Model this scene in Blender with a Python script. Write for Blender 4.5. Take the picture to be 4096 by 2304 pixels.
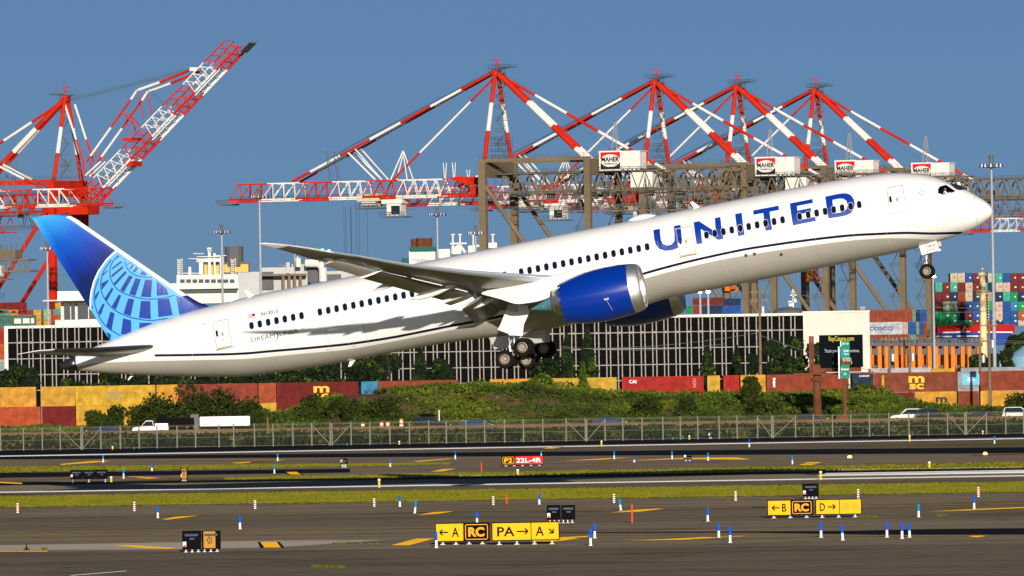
import bpy, bmesh, math, random
import numpy as np
from math import sin, cos, tan, atan, pi, sqrt, radians, atan2, hypot
from mathutils import Matrix, Vector
random.seed(7); rng = np.random.default_rng(11)
sc = bpy.context.scene
for o in list(bpy.data.objects): bpy.data.objects.remove(o)

# ---------------------------------------------------------------- camera
FPX = 300/36*4096; CX, CY, CAMH = 2048, 1152, 9.55
PIT = atan((1431-1152)/FPX); ROL = radians(0.95)
cam = bpy.data.cameras.new('camera'); cam.lens = 300; cam.sensor_width = 36
cam.clip_start = 1; cam.clip_end = 60000
camo = bpy.data.objects.new('camera', cam); sc.collection.objects.link(camo)
camo.matrix_world = Matrix.Translation((0, 0, CAMH)) @ Matrix.Rotation(pi/2+PIT, 4, 'X') @ Matrix.Rotation(-ROL, 4, 'Z')
sc.camera = camo
# ---------------------------------------------------------------- world, sun, exposure
SUN = Vector((0.0781, -0.9757, 0.2045)).normalized()      # towards the sun
w = bpy.data.worlds.new('World'); sc.world = w; w.use_nodes = True
nt = w.node_tree; nt.nodes.clear()
wo = nt.nodes.new('ShaderNodeOutputWorld'); bg = nt.nodes.new('ShaderNodeBackground'); sky = nt.nodes.new('ShaderNodeTexSky')
sky.sky_type = 'NISHITA'; sky.sun_disc = False
sky.sun_elevation = math.asin(SUN.z); sky.sun_rotation = atan2(SUN.x, SUN.y)
sky.altitude = 0; sky.air_density = 1.0; sky.dust_density = 3.0; sky.ozone_density = 4.1
tc = nt.nodes.new('ShaderNodeTexCoord'); ad = nt.nodes.new('ShaderNodeVectorMath'); ad.operation = 'ADD'; ad.inputs[1].default_value = (0, 0, 0.11)
ml = nt.nodes.new('ShaderNodeVectorMath'); ml.operation = 'MULTIPLY'; ml.inputs[1].default_value = (1, 1, 2.2)
no = nt.nodes.new('ShaderNodeVectorMath'); no.operation = 'NORMALIZE'
nt.links.new(tc.outputs['Generated'], ml.inputs[0]); nt.links.new(ml.outputs[0], ad.inputs[0]); nt.links.new(ad.outputs[0], no.inputs[0]); nt.links.new(no.outputs[0], sky.inputs[0])
tn = nt.nodes.new('ShaderNodeVectorMath'); tn.operation = 'MULTIPLY'; tn.inputs[1].default_value = (.95, .96, 1.08)   # clear late-summer air: a little bluer than the model
nt.links.new(sky.outputs[0], tn.inputs[0]); nt.links.new(tn.outputs[0], bg.inputs[0]); bg.inputs[1].default_value = 0.084
nt.links.new(bg.outputs[0], wo.inputs[0])
sl = bpy.data.lights.new('sun', 'SUN'); sl.energy = 5.0; sl.angle = radians(0.5); sl.color = (1.0, 0.90, 0.76)
so = bpy.data.objects.new('sun', sl); sc.collection.objects.link(so); so.location = (0, -50, 200)
so.rotation_euler = SUN.to_track_quat('Z', 'Y').to_euler()
sc.view_settings.view_transform = 'Standard'; sc.view_settings.look = 'None'; sc.view_settings.gamma = 1
sc.view_settings.exposure = 0.15; sc.view_settings.use_curve_mapping = False
sc.render.engine = 'CYCLES'; sc.cycles.max_bounces = 6

# ---------------------------------------------------------------- projection helpers (pixels of the 4096 wide photograph)
def ray(px, py):
    dx, dy = px-CX, CY-py
    u = dx*cos(ROL)+dy*sin(ROL); v = -dx*sin(ROL)+dy*cos(ROL)
    return Vector((u, FPX*cos(PIT)-v*sin(PIT), FPX*sin(PIT)+v*cos(PIT)))
def W(px, py, d):
    r = ray(px, py); return Vector((0, 0, CAMH))+r*(d/r.y)
def G(px, py, z=0.0):
    r = ray(px, py); return Vector((0, 0, CAMH))+r*((z-CAMH)/r.z)
def Z1(x, y): return x/1.6964, 1450+y/1.6964            # four readings of the lower photograph
def Z2(x, y): return 1000+x/1.6964, 1450+y/1.6964
def Z3(x, y): return 2000+x/1.6964, 1450+y/1.6964
def Z4(x, y): return 3000+x/1.697, 1450+y/1.697
def Z5(x, y): return x/1.8109, 800+y/1.8109
def Z6(x, y): return 1000+x/1.8117, 850+y/1.8117
def Z7(x, y): return 2000+x/1.9318, 950+y/1.9318
def Z8(x, y): return 3000+x/1.9316, 950+y/1.9316
def DD(x, y): return x*1.59006, y*1.59006

# ---------------------------------------------------------------- object helpers
COL = sc.collection
def props(o, label=None, cat=None, group=None, kind=None):
    if label: o['label'] = label
    if cat: o['category'] = cat
    if group: o['group'] = group
    if kind: o['kind'] = kind
    return o
def empty(name, label, cat, loc=(0, 0, 0), rz=0, group=None):
    o = bpy.data.objects.new(name, None); COL.objects.link(o); o.empty_display_size = 0.5
    o.location = loc; o.rotation_euler = (0, 0, rz)
    return props(o, label, cat, group)
def copy_tree(o, parent=None):
    c = o.copy(); COL.objects.link(c); c.parent = parent
    for ch in list(o.children): copy_tree(ch, c)
    return c
class MB:
    def __init__(s): s.v = []; s.f = []; s.m = []
    def add(s, vs, fs, m=0):
        n = len(s.v); s.v += [tuple(p) for p in vs]; s.f += [tuple(i+n for i in f) for f in fs]; s.m += [m]*len(fs) if isinstance(m, int) else list(m)
        return s
    def box(s, c, d, m=0, R=None):
        x, y, z = d[0]/2, d[1]/2, d[2]/2
        vs = [Vector(q) for q in ((-x,-y,-z),(x,-y,-z),(x,y,-z),(-x,y,-z),(-x,-y,z),(x,-y,z),(x,y,z),(-x,y,z))]
        if R is not None: vs = [R @ q for q in vs]
        c = Vector(c)
        return s.add([q+c for q in vs], [(0,3,2,1),(4,5,6,7),(0,1,5,4),(1,2,6,5),(2,3,7,6),(3,0,4,7)], m)
    def box2(s, a, b, m=0):
        return s.box([(a[i]+b[i])/2 for i in range(3)], [abs(b[i]-a[i]) for i in range(3)], m)
    def tube(s, p, q, r, m=0, n=6, r2=None, cap=True):
        p = Vector(p); q = Vector(q); r2 = r if r2 is None else r2
        a = (q-p)
        if a.length < 1e-6: return s
        a.normalize(); h = Vector((0, 0, 1)) if abs(a.z) < .9 else Vector((0, 1, 0))
        b = a.cross(h).normalized(); c = a.cross(b)
        vs = []
        for k in range(n):
            t = 2*pi*k/n+pi/n; e = b*cos(t)+c*sin(t); vs.append(p+e*r)
        for k in range(n):
            t = 2*pi*k/n+pi/n; e = b*cos(t)+c*sin(t); vs.append(q+e*r2)
        fs = [(k, (k+1) % n, n+(k+1) % n, n+k) for k in range(n)]
        if cap: fs += [tuple(range(n-1, -1, -1)), tuple(range(n, 2*n))]
        return s.add(vs, fs, m)
    def bands(s, p, q, r, cuts, n=6):         # cuts: [(t_end, material), ...]
        p = Vector(p); q = Vector(q); t0 = 0
        for t, m in cuts: s.tube(p.lerp(q, t0), p.lerp(q, t), r, m, n); t0 = t
        return s
    def prism(s, pts, y0, y1, m=0):           # polygon in x,z extruded along y
        n = len(pts); vs = [(a, y0, b) for a, b in pts]+[(a, y1, b) for a, b in pts]
        fs = [tuple(range(n)), tuple(range(2*n-1, n-1, -1))]+[(k, n+k, n+(k+1) % n, (k+1) % n) for k in range(n)]
        return s.add(vs, fs, m)
    def loft(s, rings, m=0, cap=True, close=True):
        n = len(rings[0]); vs = [p for r in rings for p in r]; fs = []; ms = []
        for i in range(len(rings)-1):
            for k in range(n if close else n-1):
                fs.append((i*n+k, i*n+(k+1) % n, (i+1)*n+(k+1) % n, (i+1)*n+k)); ms.append(m(i, k) if callable(m) else m)
        if cap:
            fs += [tuple(range(n-1, -1, -1)), tuple((len(rings)-1)*n+k for k in range(n))]
            ms += [m(0, 0) if callable(m) else m, m(len(rings)-2, 0) if callable(m) else m]
        return s.add(vs, fs, ms)
    def build(s, name, mats, parent=None, smooth=False, fix=True):
        me = bpy.data.meshes.new(name); me.from_pydata(s.v, [], s.f)
        if not isinstance(mats, (list, tuple)): mats = [mats]
        for k in mats: me.materials.append(k)
        me.polygons.foreach_set('material_index', s.m)
        if fix:
            bm = bmesh.new(); bm.from_mesh(me); bmesh.ops.recalc_face_normals(bm, faces=bm.faces); bm.to_mesh(me); bm.free()
        if smooth: me.polygons.foreach_set('use_smooth', [True]*len(me.polygons))
        me.update()
        o = bpy.data.objects.new(name, me); COL.objects.link(o)
        if parent: o.parent = parent
        return o
def smooth_angle(o, deg=35):
    bm = bmesh.new(); bm.from_mesh(o.data)
    for f in bm.faces: f.smooth = True
    for e in bm.edges:
        e.smooth = not (len(e.link_faces) == 2 and e.calc_face_angle(0) > radians(deg)) and len(e.link_faces) == 2
    bm.to_mesh(o.data); bm.free(); return o
# ---------------------------------------------------------------- materials
def srgb(h):
    h = h.lstrip('#'); c = [int(h[i:i+2], 16)/255 for i in (0, 2, 4)]
    return tuple(x/12.92 if x <= .04045 else ((x+.055)/1.055)**2.4 for x in c)
def mat(name, col, rough=.6, metal=0, var=0.0, scale=1.0, coat=0, bump=0, bscale=8, stretch=(1, 1, 1), emit=None, col2=None, spec=None):
    if spec is None: spec = .5 if (coat or metal or rough < .3) else .10
    m = bpy.data.materials.new(name); m.use_nodes = True; nt = m.node_tree; b = nt.nodes['Principled BSDF']
    if len(col) == 3: col = (*col, 1)
    b.inputs['Base Color'].default_value = col; b.inputs['Roughness'].default_value = rough; b.inputs['Metallic'].default_value = metal
    b.inputs['Coat Weight'].default_value = coat; b.inputs['Specular IOR Level'].default_value = spec
    if emit: b.inputs['Emission Color'].default_value = (*emit[0], 1); b.inputs['Emission Strength'].default_value = emit[1]
    if var or bump or col2:
        tc = nt.nodes.new('ShaderNodeTexCoord'); mp = nt.nodes.new('ShaderNodeMapping'); mp.inputs['Scale'].default_value = stretch
        nt.links.new(tc.outputs['Object'], mp.inputs[0])
    if var or col2:
        n = nt.nodes.new('ShaderNodeTexNoise'); n.inputs['Scale'].default_value = scale; n.inputs['Detail'].default_value = 5; n.inputs['Roughness'].default_value = .65
        nt.links.new(mp.outputs[0], n.inputs['Vector'])
        rp = nt.nodes.new('ShaderNodeValToRGB'); rp.color_ramp.elements[0].position = .36; rp.color_ramp.elements[1].position = .66
        c2 = col2 if col2 else tuple(min(1, x*(1+var)) for x in col[:3]); c1 = col[:3] if col2 else tuple(x*(1-var) for x in col[:3])
        rp.color_ramp.elements[0].color = (*c1, 1); rp.color_ramp.elements[1].color = (*c2[:3], 1)
        nt.links.new(n.outputs['Fac'], rp.inputs[0]); nt.links.new(rp.outputs[0], b.inputs['Base Color'])
    if bump:
        n2 = nt.nodes.new('ShaderNodeTexNoise'); n2.inputs['Scale'].default_value = bscale; n2.inputs['Detail'].default_value = 3
        nt.links.new(mp.outputs[0], n2.inputs['Vector'])
        bp = nt.nodes.new('ShaderNodeBump'); bp.inputs['Strength'].default_value = bump; bp.inputs['Distance'].default_value = .1
        nt.links.new(n2.outputs['Fac'], bp.inputs['Height']); nt.links.new(bp.outputs[0], b.inputs['Normal'])
    return m
def mat_objcol(name, rough=.55, var=.42, scale=.9):        # colour from each object's own colour, with dirt
    m = bpy.data.materials.new(name); m.use_nodes = True; nt = m.node_tree; b = nt.nodes['Principled BSDF']
    oi = nt.nodes.new('ShaderNodeObjectInfo'); n = nt.nodes.new('ShaderNodeTexNoise'); tc = nt.nodes.new('ShaderNodeTexCoord')
    n.inputs['Scale'].default_value = scale; n.inputs['Detail'].default_value = 6; nt.links.new(tc.outputs['Object'], n.inputs['Vector'])
    mr = nt.nodes.new('ShaderNodeMapRange'); mr.inputs[1].default_value = .3; mr.inputs[2].default_value = .7; mr.inputs[3].default_value = 1-var; mr.inputs[4].default_value = 1+var*.4
    nt.links.new(n.outputs['Fac'], mr.inputs[0])
    mx = nt.nodes.new('ShaderNodeVectorMath'); mx.operation = 'SCALE'
    nt.links.new(oi.outputs['Color'], mx.inputs[0]); nt.links.new(mr.outputs[0], mx.inputs['Scale']); nt.links.new(mx.outputs[0], b.inputs['Base Color'])
    b.inputs['Roughness'].default_value = rough; b.inputs['Specular IOR Level'].default_value = .5 if rough < .4 else .08
    return m
M = {}
M['white'] = mat('white_gloss_paint', (.80, .80, .80), .22, coat=.4, var=.025, scale=.5)
M['gray'] = mat('grey_belly_paint', (.38, .36, .33), .3, coat=.3, var=.03, scale=.5)
M['navy'] = mat('navy_stripe', (.008, .008, .035), .3)
M['ublue'] = mat('royal_blue_paint', (.0, .032, .29), .35, coat=.2)
M['ngblue'] = mat('nacelle_blue_paint', (.0, .026, .27), .2, coat=.8)
M['silver'] = mat('bare_metal', (.72, .72, .73), .28, 1, var=.05, scale=2)
M['darkmetal'] = mat('dark_exhaust_metal', (.12, .12, .13), .35, .9, var=.2, scale=2)
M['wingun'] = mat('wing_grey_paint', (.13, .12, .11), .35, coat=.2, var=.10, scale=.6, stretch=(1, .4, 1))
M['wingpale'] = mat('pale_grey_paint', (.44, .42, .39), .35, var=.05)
M['cream'] = mat('warm_white_paint', (.72, .71, .67), .35, var=.04)
M['glass'] = mat('dark_window_glass', (.004, .008, .024), .08, spec=.4)
M['frame'] = mat('window_surround', (.45, .46, .48), .4)
M['tyre'] = mat('black_rubber', (.010, .009, .008), .85, var=.3, scale=6, spec=.04)
M['hub'] = mat('wheel_hub_metal', (.24, .21, .16), .5, .3)
M['lipmetal'] = mat('matt_bare_metal', (.78, .76, .74), .5, 1, var=.04, scale=2)
M['seam'] = mat('panel_seam', (.32, .30, .28), .6)
M['ink'] = mat('dark_lettering', (.05, .05, .06), .5)
M['teal'] = mat('teal_heat_metal', (.09, .26, .34), .35, .4, var=.3, scale=3)
M['bronze'] = mat('heat_stained_metal', (.30, .22, .14), .4, .8, var=.3, scale=3)
M['red'] = mat('crane_red_paint', (.48, .020, .006), .6, var=.16, scale=.25)
M['cwhite'] = mat('crane_white_paint', (.70, .67, .62), .6, var=.10, scale=.3)
M['tan'] = mat('crane_olive_paint', (.165, .125, .078), .6, var=.14, scale=.12)
M['rail'] = mat('grey_railing', (.10, .11, .11), .6)
M['black'] = mat('black_panel', (.006, .006, .006), .8, spec=.02)
M['cable'] = mat('steel_cable', (.07, .11, .13), .6)
M['orange'] = mat('orange_paint', (.80, .17, .012), .5, var=.15, scale=.4)
M['mast'] = mat('galvanised_steel', (.36, .38, .41), .5, .3, var=.08, scale=.4)
M['concrete'] = mat('pale_concrete', (.50, .47, .43), .8, var=.08, scale=.3)
M['bwhite'] = mat('off_white_cladding', (.66, .64, .60), .6, var=.06, scale=.2)
M['bgray'] = mat('grey_cladding', (.42, .42, .43), .6, var=.07, scale=.15)
M['roofgray'] = mat('dark_grey_cladding', (.10, .10, .11), .6, var=.1, scale=.3)
M['rust'] = mat('rusty_steel', (.13, .045, .022), .8, var=.3, scale=.5)
M['wood'] = mat('weathered_timber_pole', (.17, .13, .075), .9, var=.2, scale=.8)
M['bark'] = mat('tree_bark', (.06, .042, .03), .9)
M['leafd'] = mat('dark_conifer_leaf', (.010, .020, .008), .8, var=.5, scale=.35)
M['leafm'] = mat('mid_green_leaf', (.042, .068, .008), .8, var=.45, scale=.3)
M['leafl'] = mat('bright_weed_leaf', (.090, .115, .010), .8, var=.4, scale=.25)
M['signy'] = mat('sign_yellow', (.85, .42, .006), .6)
M['signo'] = mat('sign_orange', (.85, .33, .01), .5)
M['signk'] = mat('sign_black', (.006, .006, .006), .8, spec=.02)
M['signr'] = mat('sign_red', (.60, .012, .018), .5)
M['signw'] = mat('sign_white', (.85, .85, .85), .5)
M['signg'] = mat('highway_sign_green', (.0, .20, .13), .5, var=.1, scale=1)
M['mblue'] = mat('marker_blue', (.0, .09, .62), .5)
M['mcyan'] = mat('marker_light_blue', (.0, .22, .52), .5)
M['mwhite'] = mat('marker_white', (.82, .82, .82), .5)
M['mred'] = mat('marker_red', (.60, .035, .02), .5)
M['morange'] = mat('marker_orange', (.62, .06, .01), .5)
M['myellow'] = mat('marker_yellow', (.80, .45, .05), .5)
M['mgreen'] = mat('marker_green', (.0, .22, .12), .5)
M['ship'] = mat('ship_white_paint', (.70, .67, .60), .6, var=.1, scale=.2)
M['shipy'] = mat('ship_yellow_paint', (.72, .42, .10), .6)
M['shipr'] = mat('ship_red_hull', (.34, .006, .008), .6, var=.12, scale=.1)
M['shipb'] = mat('ship_blue_hull', (.0, .035, .26), .5)
M['cont'] = mat_objcol('container_paint')
M['carpaint'] = mat_objcol('car_paint', .18, .03)
M['carglass'] = mat('car_glass', (.01, .02, .03), .08)
M['tank'] = mat('pale_blue_tank', (.20, .36, .50), .5, var=.08, scale=.3)
M['lamp'] = mat('lit_lamp', (1, .6, .2), .5, emit=((1, .42, .06), 6))
M['lampw'] = mat('lit_white_lamp', (1, 1, 1), .5, emit=((1, 1, 1), 8))
M['lampr'] = mat('lit_red_beacon', (1, .1, .05), .5, emit=((1, .06, .02), 8))
M['lampg'] = mat('lit_green_lamp', (.1, 1, .3), .5, emit=((.05, 1, .25), 6))
def colobj(o, c): o.color = (*c, 1); return o
CC = dict(yellow=(0.52, 0.28, 0.030), brown=(0.216, 0.043, 0.020), red=(0.302, 0.020, 0.012), dred=(0.144, 0.009, 0.009), orange=(0.346, 0.072, 0.022), blue=(0.011, 0.072, 0.259), navy=(0.011, 0.025, 0.072), lblue=(0.036, 0.180, 0.374),
          teal=(0.050, 0.302, 0.245), mint=(0.230, 0.374, 0.288), green=(0.007, 0.245, 0.072), dgreen=(0.050, 0.144, 0.101), cream=(0.446, 0.389, 0.302), white=(0.446, 0.439, 0.418), maroon=(0.137, 0.016, 0.016), gray=(0.274, 0.281, 0.295), sgreen=(0.158, 0.238, 0.173))

# ---------------------------------------------------------------- text helper
def text_faces(txt, bold=0.0, font_shear=0.0):
    cu = bpy.data.curves.new('lettering', 'FONT'); cu.body = txt; cu.size = 1; cu.offset = bold; cu.fill_mode = 'FRONT'; cu.shear = font_shear; cu.resolution_u = 4
    ob = bpy.data.objects.new('lettering', cu); COL.objects.link(ob)
    dg = bpy.context.evaluated_depsgraph_get(); me = bpy.data.meshes.new_from_object(ob.evaluated_get(dg))
    vs = np.array([v.co[:2] for v in me.vertices]); fs = [tuple(p.vertices) for p in me.polygons]
    bpy.data.objects.remove(ob); bpy.data.curves.remove(cu); bpy.data.meshes.remove(me)
    mn = vs.min(0); mx = vs.max(0)
    return (vs-mn)/(mx-mn), fs, float((mx-mn)[0]/(mx-mn)[1])
def flat_text(mb, txt, x0, z0, wd, ht, y, m=0, bold=0.0):      # on a plane facing -y
    vs, fs, asp = text_faces(txt, bold)
    mb.add([(x0+a*wd, y, z0+b*ht) for a, b in vs], fs, m)

# ================================================================= GROUND AND RUNWAYS
def strip(name, pts, z, m, kind='structure', seg=1):
    mb = MB(); ps = [G(*p) for p in pts]; mb.add([(p.x, p.y, z) for p in ps], [tuple(range(len(ps)))])
    o = mb.build(name, m); o['kind'] = kind; return o
XL, XR = -2200, 6300
def lin(yl, yr, x): return yl+(yr-yl)*x/4096
def band(name, a, b, z, m, x0=XL, x1=XR, n=1):
    return strip(name, [(x0, lin(*b, x0)), (x1, lin(*b, x1)), (x1, lin(*a, x1)), (x0, lin(*a, x0))], z, m)
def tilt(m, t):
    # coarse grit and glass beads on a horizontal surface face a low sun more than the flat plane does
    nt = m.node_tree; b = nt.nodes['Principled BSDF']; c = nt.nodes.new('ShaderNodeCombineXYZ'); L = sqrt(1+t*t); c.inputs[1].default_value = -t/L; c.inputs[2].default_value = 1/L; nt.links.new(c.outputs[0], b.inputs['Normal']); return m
def asphalt(name, c, c2, st=(.05, .35, 1), crack=True):
    m = mat(name, c, .9, col2=c2, scale=1.0, stretch=st, spec=.1); nt = m.node_tree; b = nt.nodes['Principled BSDF']
    src = b.inputs['Base Color'].links[0].from_socket
    tc = nt.nodes.new('ShaderNodeTexCoord'); n = nt.nodes.new('ShaderNodeTexNoise'); n.inputs['Scale'].default_value = 5; n.inputs['Detail'].default_value = 2
    nt.links.new(tc.outputs['Object'], n.inputs['Vector'])
    mr = nt.nodes.new('ShaderNodeMapRange'); mr.inputs[3].default_value = .72; mr.inputs[4].default_value = 1.28; nt.links.new(n.outputs['Fac'], mr.inputs[0])
    sc_ = nt.nodes.new('ShaderNodeVectorMath'); sc_.operation = 'SCALE'; nt.links.new(src, sc_.inputs[0]); nt.links.new(mr.outputs[0], sc_.inputs['Scale'])
    out = sc_.outputs[0]
    if crack:
        mp = nt.nodes.new('ShaderNodeMapping'); mp.inputs['Scale'].default_value = (.022, .10, 1); nt.links.new(tc.outputs['Object'], mp.inputs[0])
        n3 = nt.nodes.new('ShaderNodeTexNoise'); n3.inputs['Scale'].default_value = 1; n3.inputs['Detail'].default_value = 7; n3.inputs['Roughness'].default_value = .62; nt.links.new(mp.outputs[0], n3.inputs['Vector'])
        ms = nt.nodes.new('ShaderNodeMath'); ms.operation = 'SUBTRACT'; ms.inputs[1].default_value = .5; nt.links.new(n3.outputs['Fac'], ms.inputs[0])
        ab = nt.nodes.new('ShaderNodeMath'); ab.operation = 'ABSOLUTE'; nt.links.new(ms.outputs[0], ab.inputs[0])
        r2 = nt.nodes.new('ShaderNodeMapRange'); r2.inputs[1].default_value = 0; r2.inputs[2].default_value = .012; r2.inputs[3].default_value = .35; r2.inputs[4].default_value = 1; nt.links.new(ab.outputs[0], r2.inputs[0])
        s2 = nt.nodes.new('ShaderNodeVectorMath'); s2.operation = 'SCALE'; nt.links.new(out, s2.inputs[0]); nt.links.new(r2.outputs[0], s2.inputs['Scale']); out = s2.outputs[0]
        mp2 = nt.nodes.new('ShaderNodeMapping'); mp2.inputs['Scale'].default_value = (.045, .10, 1); mp2.inputs['Rotation'].default_value = (0, 0, .12); nt.links.new(tc.outputs['Object'], mp2.inputs[0])
        n4 = nt.nodes.new('ShaderNodeTexNoise'); n4.inputs['Scale'].default_value = 1; n4.inputs['Detail'].default_value = 9; n4.inputs['Roughness'].default_value = .72; nt.links.new(mp2.outputs[0], n4.inputs['Vector'])
        r4 = nt.nodes.new('ShaderNodeMapRange'); r4.inputs[1].default_value = .52; r4.inputs[2].default_value = .64; r4.inputs[3].default_value = 1; r4.inputs[4].default_value = .62; nt.links.new(n4.outputs['Fac'], r4.inputs[0])
        s4 = nt.nodes.new('ShaderNodeVectorMath'); s4.operation = 'SCALE'; nt.links.new(out, s4.inputs[0]); nt.links.new(r4.outputs[0], s4.inputs['Scale']); out = s4.outputs[0]
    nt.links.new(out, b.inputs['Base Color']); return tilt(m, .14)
A_mid = asphalt('worn_asphalt', (0.188, 0.149, 0.095), (0.254, 0.203, 0.133))
A_dark = asphalt('dark_asphalt', (0.136, 0.106, 0.071), (0.179, 0.142, 0.097))
A_blk = mat('mirage_dark_asphalt', (.012, .011, .011), .9, var=.3, scale=.2, stretch=(.05, .5, 1), spec=.05)  # heat-mirage reflections over the tarmac, painted as near-black strips
A_lit = asphalt('pale_asphalt', (0.226, 0.184, 0.118), (0.273, 0.225, 0.144), crack=False)
A_con = mat('concrete_strip', (.28, .25, .21), .9, var=.12, scale=.5, stretch=(.2, 1, 1))
P_w = mat('white_paint_line', (.75, .75, .73), .8, var=.15, scale=1.5); P_y = mat('yellow_paint_line', (.80, .42, .02), .8, var=.12, scale=1.0); P_yf = mat('faded_yellow_paint', (.36, .24, .06), .9, var=.25, scale=1); P_k = mat('black_paint_border', (.012, .012, .012), .9); P_r = mat('red_paint_line', (.28, .02, .02), .9, var=.2, scale=1)
Gr = mat('mown_grass', (.085, .095, .005), .9, col2=(.15, .135, .010), scale=.35, stretch=(.25, 1, 1), spec=.1)
Gfar = mat('rough_grass_ground', (.030, .045, .012), .95, col2=(.060, .070, .020), scale=.15, spec=.1)
Dirt = mat('bare_dirt', (.20, .115, .065), .95, var=.2, scale=.5)
mb = MB(); mb.add([(-9000, 100, -.05), (9000, 100, -.05), (9000, 22000, -.05), (-9000, 22000, -.05)], [(0, 1, 2, 3)]); o = mb.build('ground', Gfar); o['kind'] = 'structure'
NB = (2700, 2700)
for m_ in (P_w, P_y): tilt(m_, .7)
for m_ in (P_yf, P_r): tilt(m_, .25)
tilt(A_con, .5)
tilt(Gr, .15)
band('near_apron', (2210, 2175), NB, .0, A_dark)
band('taxiway', (2030.8, 1968.6), (2210, 2175), .0, A_mid)
band('taxiway_centre_band', (2063, 2010), (2126, 2068), .004, asphalt('streaked_asphalt', (0.150, 0.119, 0.076), (0.197, 0.158, 0.105), st=(.03, .6, 1)))
band('grass_strip', (1987.7, 1930), (2030.8, 1968.6), .01, Gr)
band('near_runway', (1933, 1873), (1987.7, 1930), .0, A_lit)
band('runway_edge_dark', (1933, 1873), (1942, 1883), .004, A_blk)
band('runway_shoulder', (1974, 1908), (1987.7, 1930), .004, A_dark)
band('far_taxiway', (1838, 1812), (1933, 1873), .0, A_mid)
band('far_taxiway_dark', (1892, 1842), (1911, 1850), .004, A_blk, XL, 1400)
band('far_runway', (1803.8, 1735.8), (1838, 1812), .0, A_dark)
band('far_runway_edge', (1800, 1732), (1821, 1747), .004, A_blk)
band('far_runway_mirage', (1827, 1789), (1838, 1812), .004, A_blk)  # dark mirage reflection painted along the far runway
strip('grass_wedge', [(XL, 1894+37), (0, 1892), (1100, 1870), (1850, 1857), (1850, 1855), (1100, 1859), (0, 1868), (XL, 1868+37)], .012, Gr)
strip('grass_wedge', [(400, 1925), (800, 1922), (1100, 1917), (2100, 1905), (4096, 1872), (XR, 1834), (XR, 1811), (4096, 1850), (3000, 1868), (2100, 1889), (1100, 1908), (800, 1914)], .012, Gr)
strip('grass_wedge', [(3350, 1784), (4096, 1779), (XR, 1752), (XR, 1745), (4096, 1771), (3500, 1780)], .016, Gr)
strip('dark_mirage_band', [(2230, 2132), (3000, 2131), (3500, 2139), (4096, 2139), (XR, 2150), (XR, 2070), (4096, 2113), (3700, 2117), (3400, 2124), (3000, 2126), (2230, 2129.5)], .008, A_blk)  # mirage reflection laid on the taxiway as a dark sheet
strip('concrete_slab', [(XL, 2204), (0, 2202), (700, 2198), (1100, 2190), (1560, 2160), (1100, 2163), (0, 2181), (XL, 2199)], .008, A_con)
def ragged(name, a, b, z, m, x0=-900, x1=5000, amp=2.2, n=700):
    rr = random.Random(int(a[0])); mb = MB(); A = []; B = []
    fa = [rr.gauss(0, 1) for _ in range(n+1)]; fb = [rr.gauss(0, 1) for _ in range(n+1)]
    for i in range(n+1):
        x = x0+(x1-x0)*i/n; wa = (fa[i]+fa[max(0, i-1)]+fa[max(0, i-2)])/3*amp*.5; wb = (fb[i]+fb[max(0, i-1)]+fb[max(0, i-2)])/3*amp
        p, q = G(x, lin(*a, x)+wa), G(x, lin(*b, x)+wb); A.append((p.x, p.y, z)); B.append((q.x, q.y, z))
    mb.add(A+B, [(i, i+1, n+2+i, n+1+i) for i in range(n)]); o = mb.build(name, m); o['kind'] = 'structure'; return o
ragged('grass_strip_edge', (1988, 1930), (2031.5, 1969.5), .014, Gr)
def mark(pts, m=P_y, z=.02, name='painted_marking'): return strip(name, pts, z, m)
def line(a, b, wd, m, z=.02, name='painted_line'):       # line given by two photo points and its thickness in photo pixels
    return strip(name, [(a[0], a[1]+wd/2), (b[0], b[1]+wd/2), (b[0], b[1]-wd/2), (a[0], a[1]-wd/2)], z, m)
line((XL, lin(1970, 1903.7, XL)), (XR, lin(1970, 1903.7, XR)), 4.2, P_w); line((XL, lin(1825.5, 1754.7, XL)), (XR, lin(1825.5, 1754.7, XR)), 3.4, P_w)
line((1600, 1907.5), (XR, 1834), 1.6, P_w)
mark([(3265, 1905), (XR, 1862), (XR, 1853), (4096, 1885), (3290, 1899)], P_w); mark([(3300, 1896.5), (XR, 1848), (XR, 1844), (3300, 1893.5)], P_w)
for a, b, t in [((0, 2070), (4096, 2016), 1.4), ((0, 2132), (1740, 2112), 1.6), ((0, 2150), (1500, 2134), 1.2), ((0, 1847), (1400, 1836), 1.2), ((0, 1920), (1300, 1895), 1.2), ((1450, 2087), (2000, 2085), 1.2), ((3000, 2030), (4096, 2026), 1.4), ((2300, 2152), (4096, 2142), 1.8), ((2380, 1863), (4096, 1848), 1.2)]: line(a, b, t, P_yf)
line((0, 2206), (190, 2206), 3.5, P_y); line(Z1(0, 815), Z1(150, 822), 5, P_y)
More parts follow.
